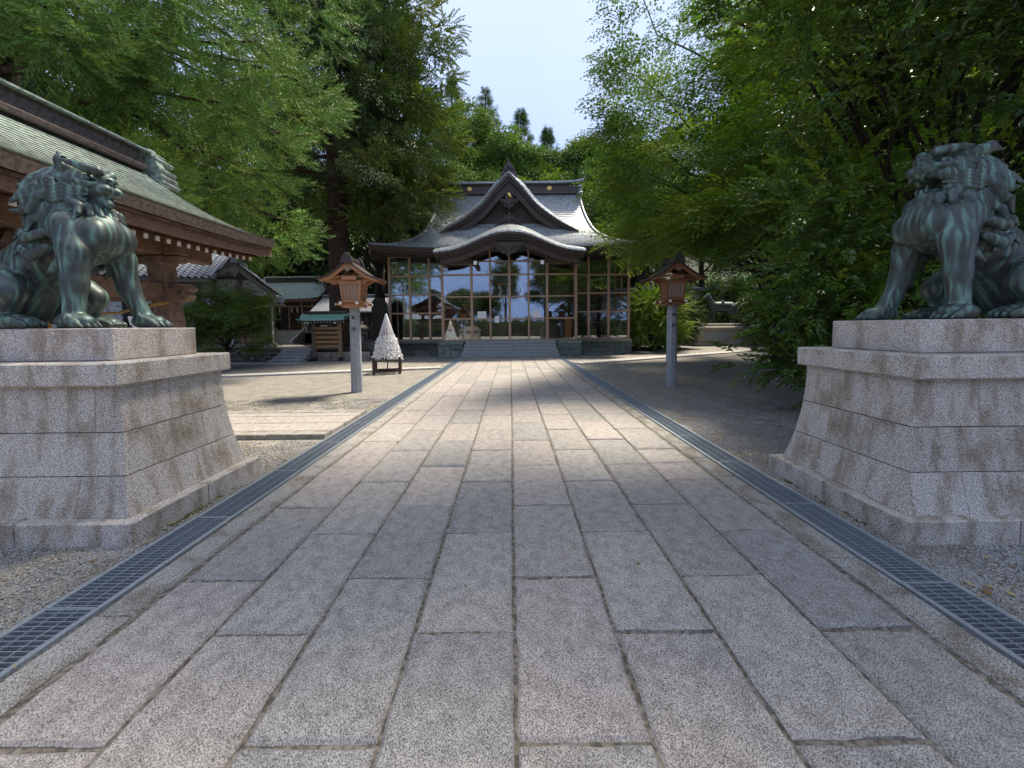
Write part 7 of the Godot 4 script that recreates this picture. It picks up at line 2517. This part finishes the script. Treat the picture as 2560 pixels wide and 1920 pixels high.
	var wood := [
		# x, z, top, radius, tint, kind
		[-4.4, -42, 25.8, 3.6, 2], [-1.0, -42, 23.4, 3.2, 2], [2.6, -42, 21.2, 3.3, 2], [6.0, -42, 20.8, 3.2, 1], [8.6, -41, 22.4, 3.4, 2], [11.6, -41, 23.6, 3.8, 1],
		[-6.4, -37, 18.6, 3.4, 2], [-2.6, -37, 17.2, 3.2, 1], [0.8, -37, 16.2, 3.0, 2], [4.2, -37, 16.4, 3.2, 2], [7.6, -37, 17.2, 3.2, 1], [11.0, -36.5, 18.0, 3.6, 2], [15.0, -38, 21.0, 4.4, 1], [19.5, -38, 20.0, 4.6, 0], [24.5, -36, 18.0, 4.8, 0],
		[-3.8, -33.8, 13.0, 2.8, 1], [4.6, -33.8, 12.6, 2.8, 1], [9.4, -35, 12.0, 3.0, 0], [-8.8, -33.0, 15.5, 3.6, 1],
		[-12.4, -30.0, 13.0, 3.6, 0], [-16.8, -33.0, 16.5, 4.4, 0], [-21.5, -30.0, 15.0, 4.4, 1], [-27.0, -29.0, 16.0, 4.8, 0], [-12.0, -37.0, 22.0, 4.6, 1], [-19.0, -39.0, 25.0, 5.4, 2], [-26.5, -38.0, 25.0, 5.6, 1], [-33.5, -32.0, 20.0, 5.4, 0], [-24.0, -22.5, 13.5, 4.0, 1], [-30.0, -21.0, 15.0, 4.6, 0], [-35.5, -40.0, 30.0, 6.4, 2], [-12.0, -46.0, 31.0, 5.6, 1], [-22.0, -50.0, 36.0, 7.0, 2], [-20.5, -15.5, 14.0, 3.6, 0], [-26.0, -14.0, 16.0, 4.4, 1],
		[14.5, -17.0, 16.0, 4.6, 1], [19.0, -11.5, 15.0, 4.8, 0], [9.9, -28.6, 15.0, 3.4, 1], [18.0, -16.5, 12.0, 4.0, 0], [21.0, -22.0, 15.0, 4.6, 1], [14.5, -10.5, 11.0, 3.6, 0], [26.0, -14.0, 14.0, 4.8, 0], [29.0, -27.0, 18.0, 5.4, 1]]
	var tone := ["dark", "mid green", "light green"]
	for k in wood.size():
		var q: Array = wood[k]
		var y := terrain(q[0], q[1])
		var place := "on the wooded slope behind the prayer hall"
		if q[0] < -9:
			place = "in the wood behind the tiled house and pavilion"
		elif q[0] > 12.5 and q[1] > -30:
			place = "in the grove beyond the maple and camellia"
		elif q[0] > 12.5:
			place = "on the slope behind the white plastered wall"
		broad_tree("hill_tree", "%s broadleaf tree %s" % [tone[q[4]], place], "tree", v3(q[0], y - 0.2, q[1]), q[2] - y, v3(q[3], minf((q[2] - y) * 0.42, q[3] * 1.7), q[3]), int(12 + q[3] * 13.0), "far", M.leaf_broad, [dark, mid, bright][q[4]], "%s broadleaf trees %s" % [tone[q[4]], place], Vector2(1.1, 2.0), 0.95, 17)
	# undergrowth that closes the foot of the wood
	var un := []
	var uc := []
	for k in 2600:
		var x := rng.randf_range(-40, 34)
		var z := rng.randf_range(-47, -31.6)
		if k % 3 == 0:
			x = rng.randf_range(-40, -19.5) if k % 2 else rng.randf_range(20.5, 34)
			z = rng.randf_range(-31, -12)
		un.append(Transform3D(Basis(Vector3.UP, rng.randf() * TAU) * rng.randf_range(1.6, 3.2), v3(x, terrain(x, z) + rng.randf_range(0.1, 1.4), z)))
		var t: Color = (mid if rng.randf() < 0.4 else dark)[rng.randi() % 3]
		uc.append(t * rng.randf_range(0.8, 1.3))
	tag(scatter("undergrowth", sprigs("far"), M.leaf_broad, un, uc), "dense green undergrowth at the foot of the wooded hill", "undergrowth", "", "stuff")

# ---------------------------------------------------------------- what the hall's glass mirrors, behind the viewer
func build_behind_camera() -> void:
	rng.seed = 1953
	var dark := [Color(0.053, 0.094, 0.025), Color(0.068, 0.116, 0.028)]
	for q in [[-9.0, 27.0, 8.6, 3.2], [-5.0, 30.0, 7.8, 3.0], [-0.8, 24.0, 13.5, 2.2], [6.0, 25.0, 12.5, 3.2], [10.5, 27.0, 15.0, 4.0], [-17.0, 30.0, 6.0, 2.8], [16.0, 26.0, 14.0, 4.2], [-22.0, 26.0, 7.5, 3.4], [21.0, 24.0, 13.0, 4.0]]:
		broad_tree("court_tree", "dark broadleaf tree across the street, mirrored in the hall's glass", "tree", v3(q[0], -0.03, q[1]), q[2], v3(q[3], q[2] * 0.38, q[3]), int(14 + q[3] * 10), "far", M.leaf_broad, dark, "trees mirrored in the hall's glass", Vector2(1.1, 1.9), 0.9, 15)
	var h := thing("street_house", "house with a dark pitched roof mirrored in the hall's wing glazing", "house", v3(-15.5, -0.03, 27.0))
	ob("wall", bx(v3(0, 1.5, 0), v3(8, 3.0, 5)), M.plaster, h)
	var r := mb()
	r.prism([Vector2(-3.4, 3.0), Vector2(3.4, 3.0), Vector2(0, 5.4)], Transform3D(Basis(v3(0, 0, 1), v3(0, 1, 0), v3(-1, 0, 0)), Vector3.ZERO), -4.6, 4.6)
	ob("roof", r, M.tile_grey, h)
	var p := thing("utility_pole", "grey concrete utility pole with crossarm mirrored in the wing glazing", "utility pole", v3(-18.6, -0.03, 24.0))
	var m := mb()
	m.tube([v3(0, 0, 0), v3(0, 9.5, 0)], [0.17, 0.11], 10)
	ob("pole", m, M.concrete, p)
	ob("crossarm", bx(v3(0, 8.6, 0), v3(1.6, 0.1, 0.1)), M.concrete, p)
	var w := mb()
	for y in [8.7, 8.2]:
		w.tube([v3(-30, y + 0.4, 0), v3(0, y, 0), v3(15, y - 0.3, 0), v3(32, y, 0)], [0.012, 0.012, 0.012, 0.012], 4)
	ob("wire", w, M.ink, p)
	for q in [[-14.0, 19.0, 12.0], [0.0, 20.5, 14.0], [14.0, 19.5, 12.0]]:  # unseen greenery added to darken the low reflections in the hall glazing
		var hd := thing("added_hedge", "clipped dark hedge put behind the viewer to darken low reflections in the glass", "added_hedge", v3(q[0], -0.03, q[1]), 0.0, "hedges added to darken the reflections in the glass")
		var hm := mb()
		hm.box(v3(0, 1.2, 0), v3(q[2], 2.4, 1.0), Basis(), 0.2)
		ob("hedge_core", hm, M.forest_floor, hd)
		var cl := []
		for k in 40:
			cl.append([v3(rng.randf_range(-0.5, 0.5) * q[2], rng.randf_range(0.3, 2.7), rng.randf_range(-0.6, 0.3)), v3(0.6, 0.4, 0.4), 12])
		crown(hd, "far", M.leaf_broad, cl, dark, Vector2(0.9, 1.4), 0.1)
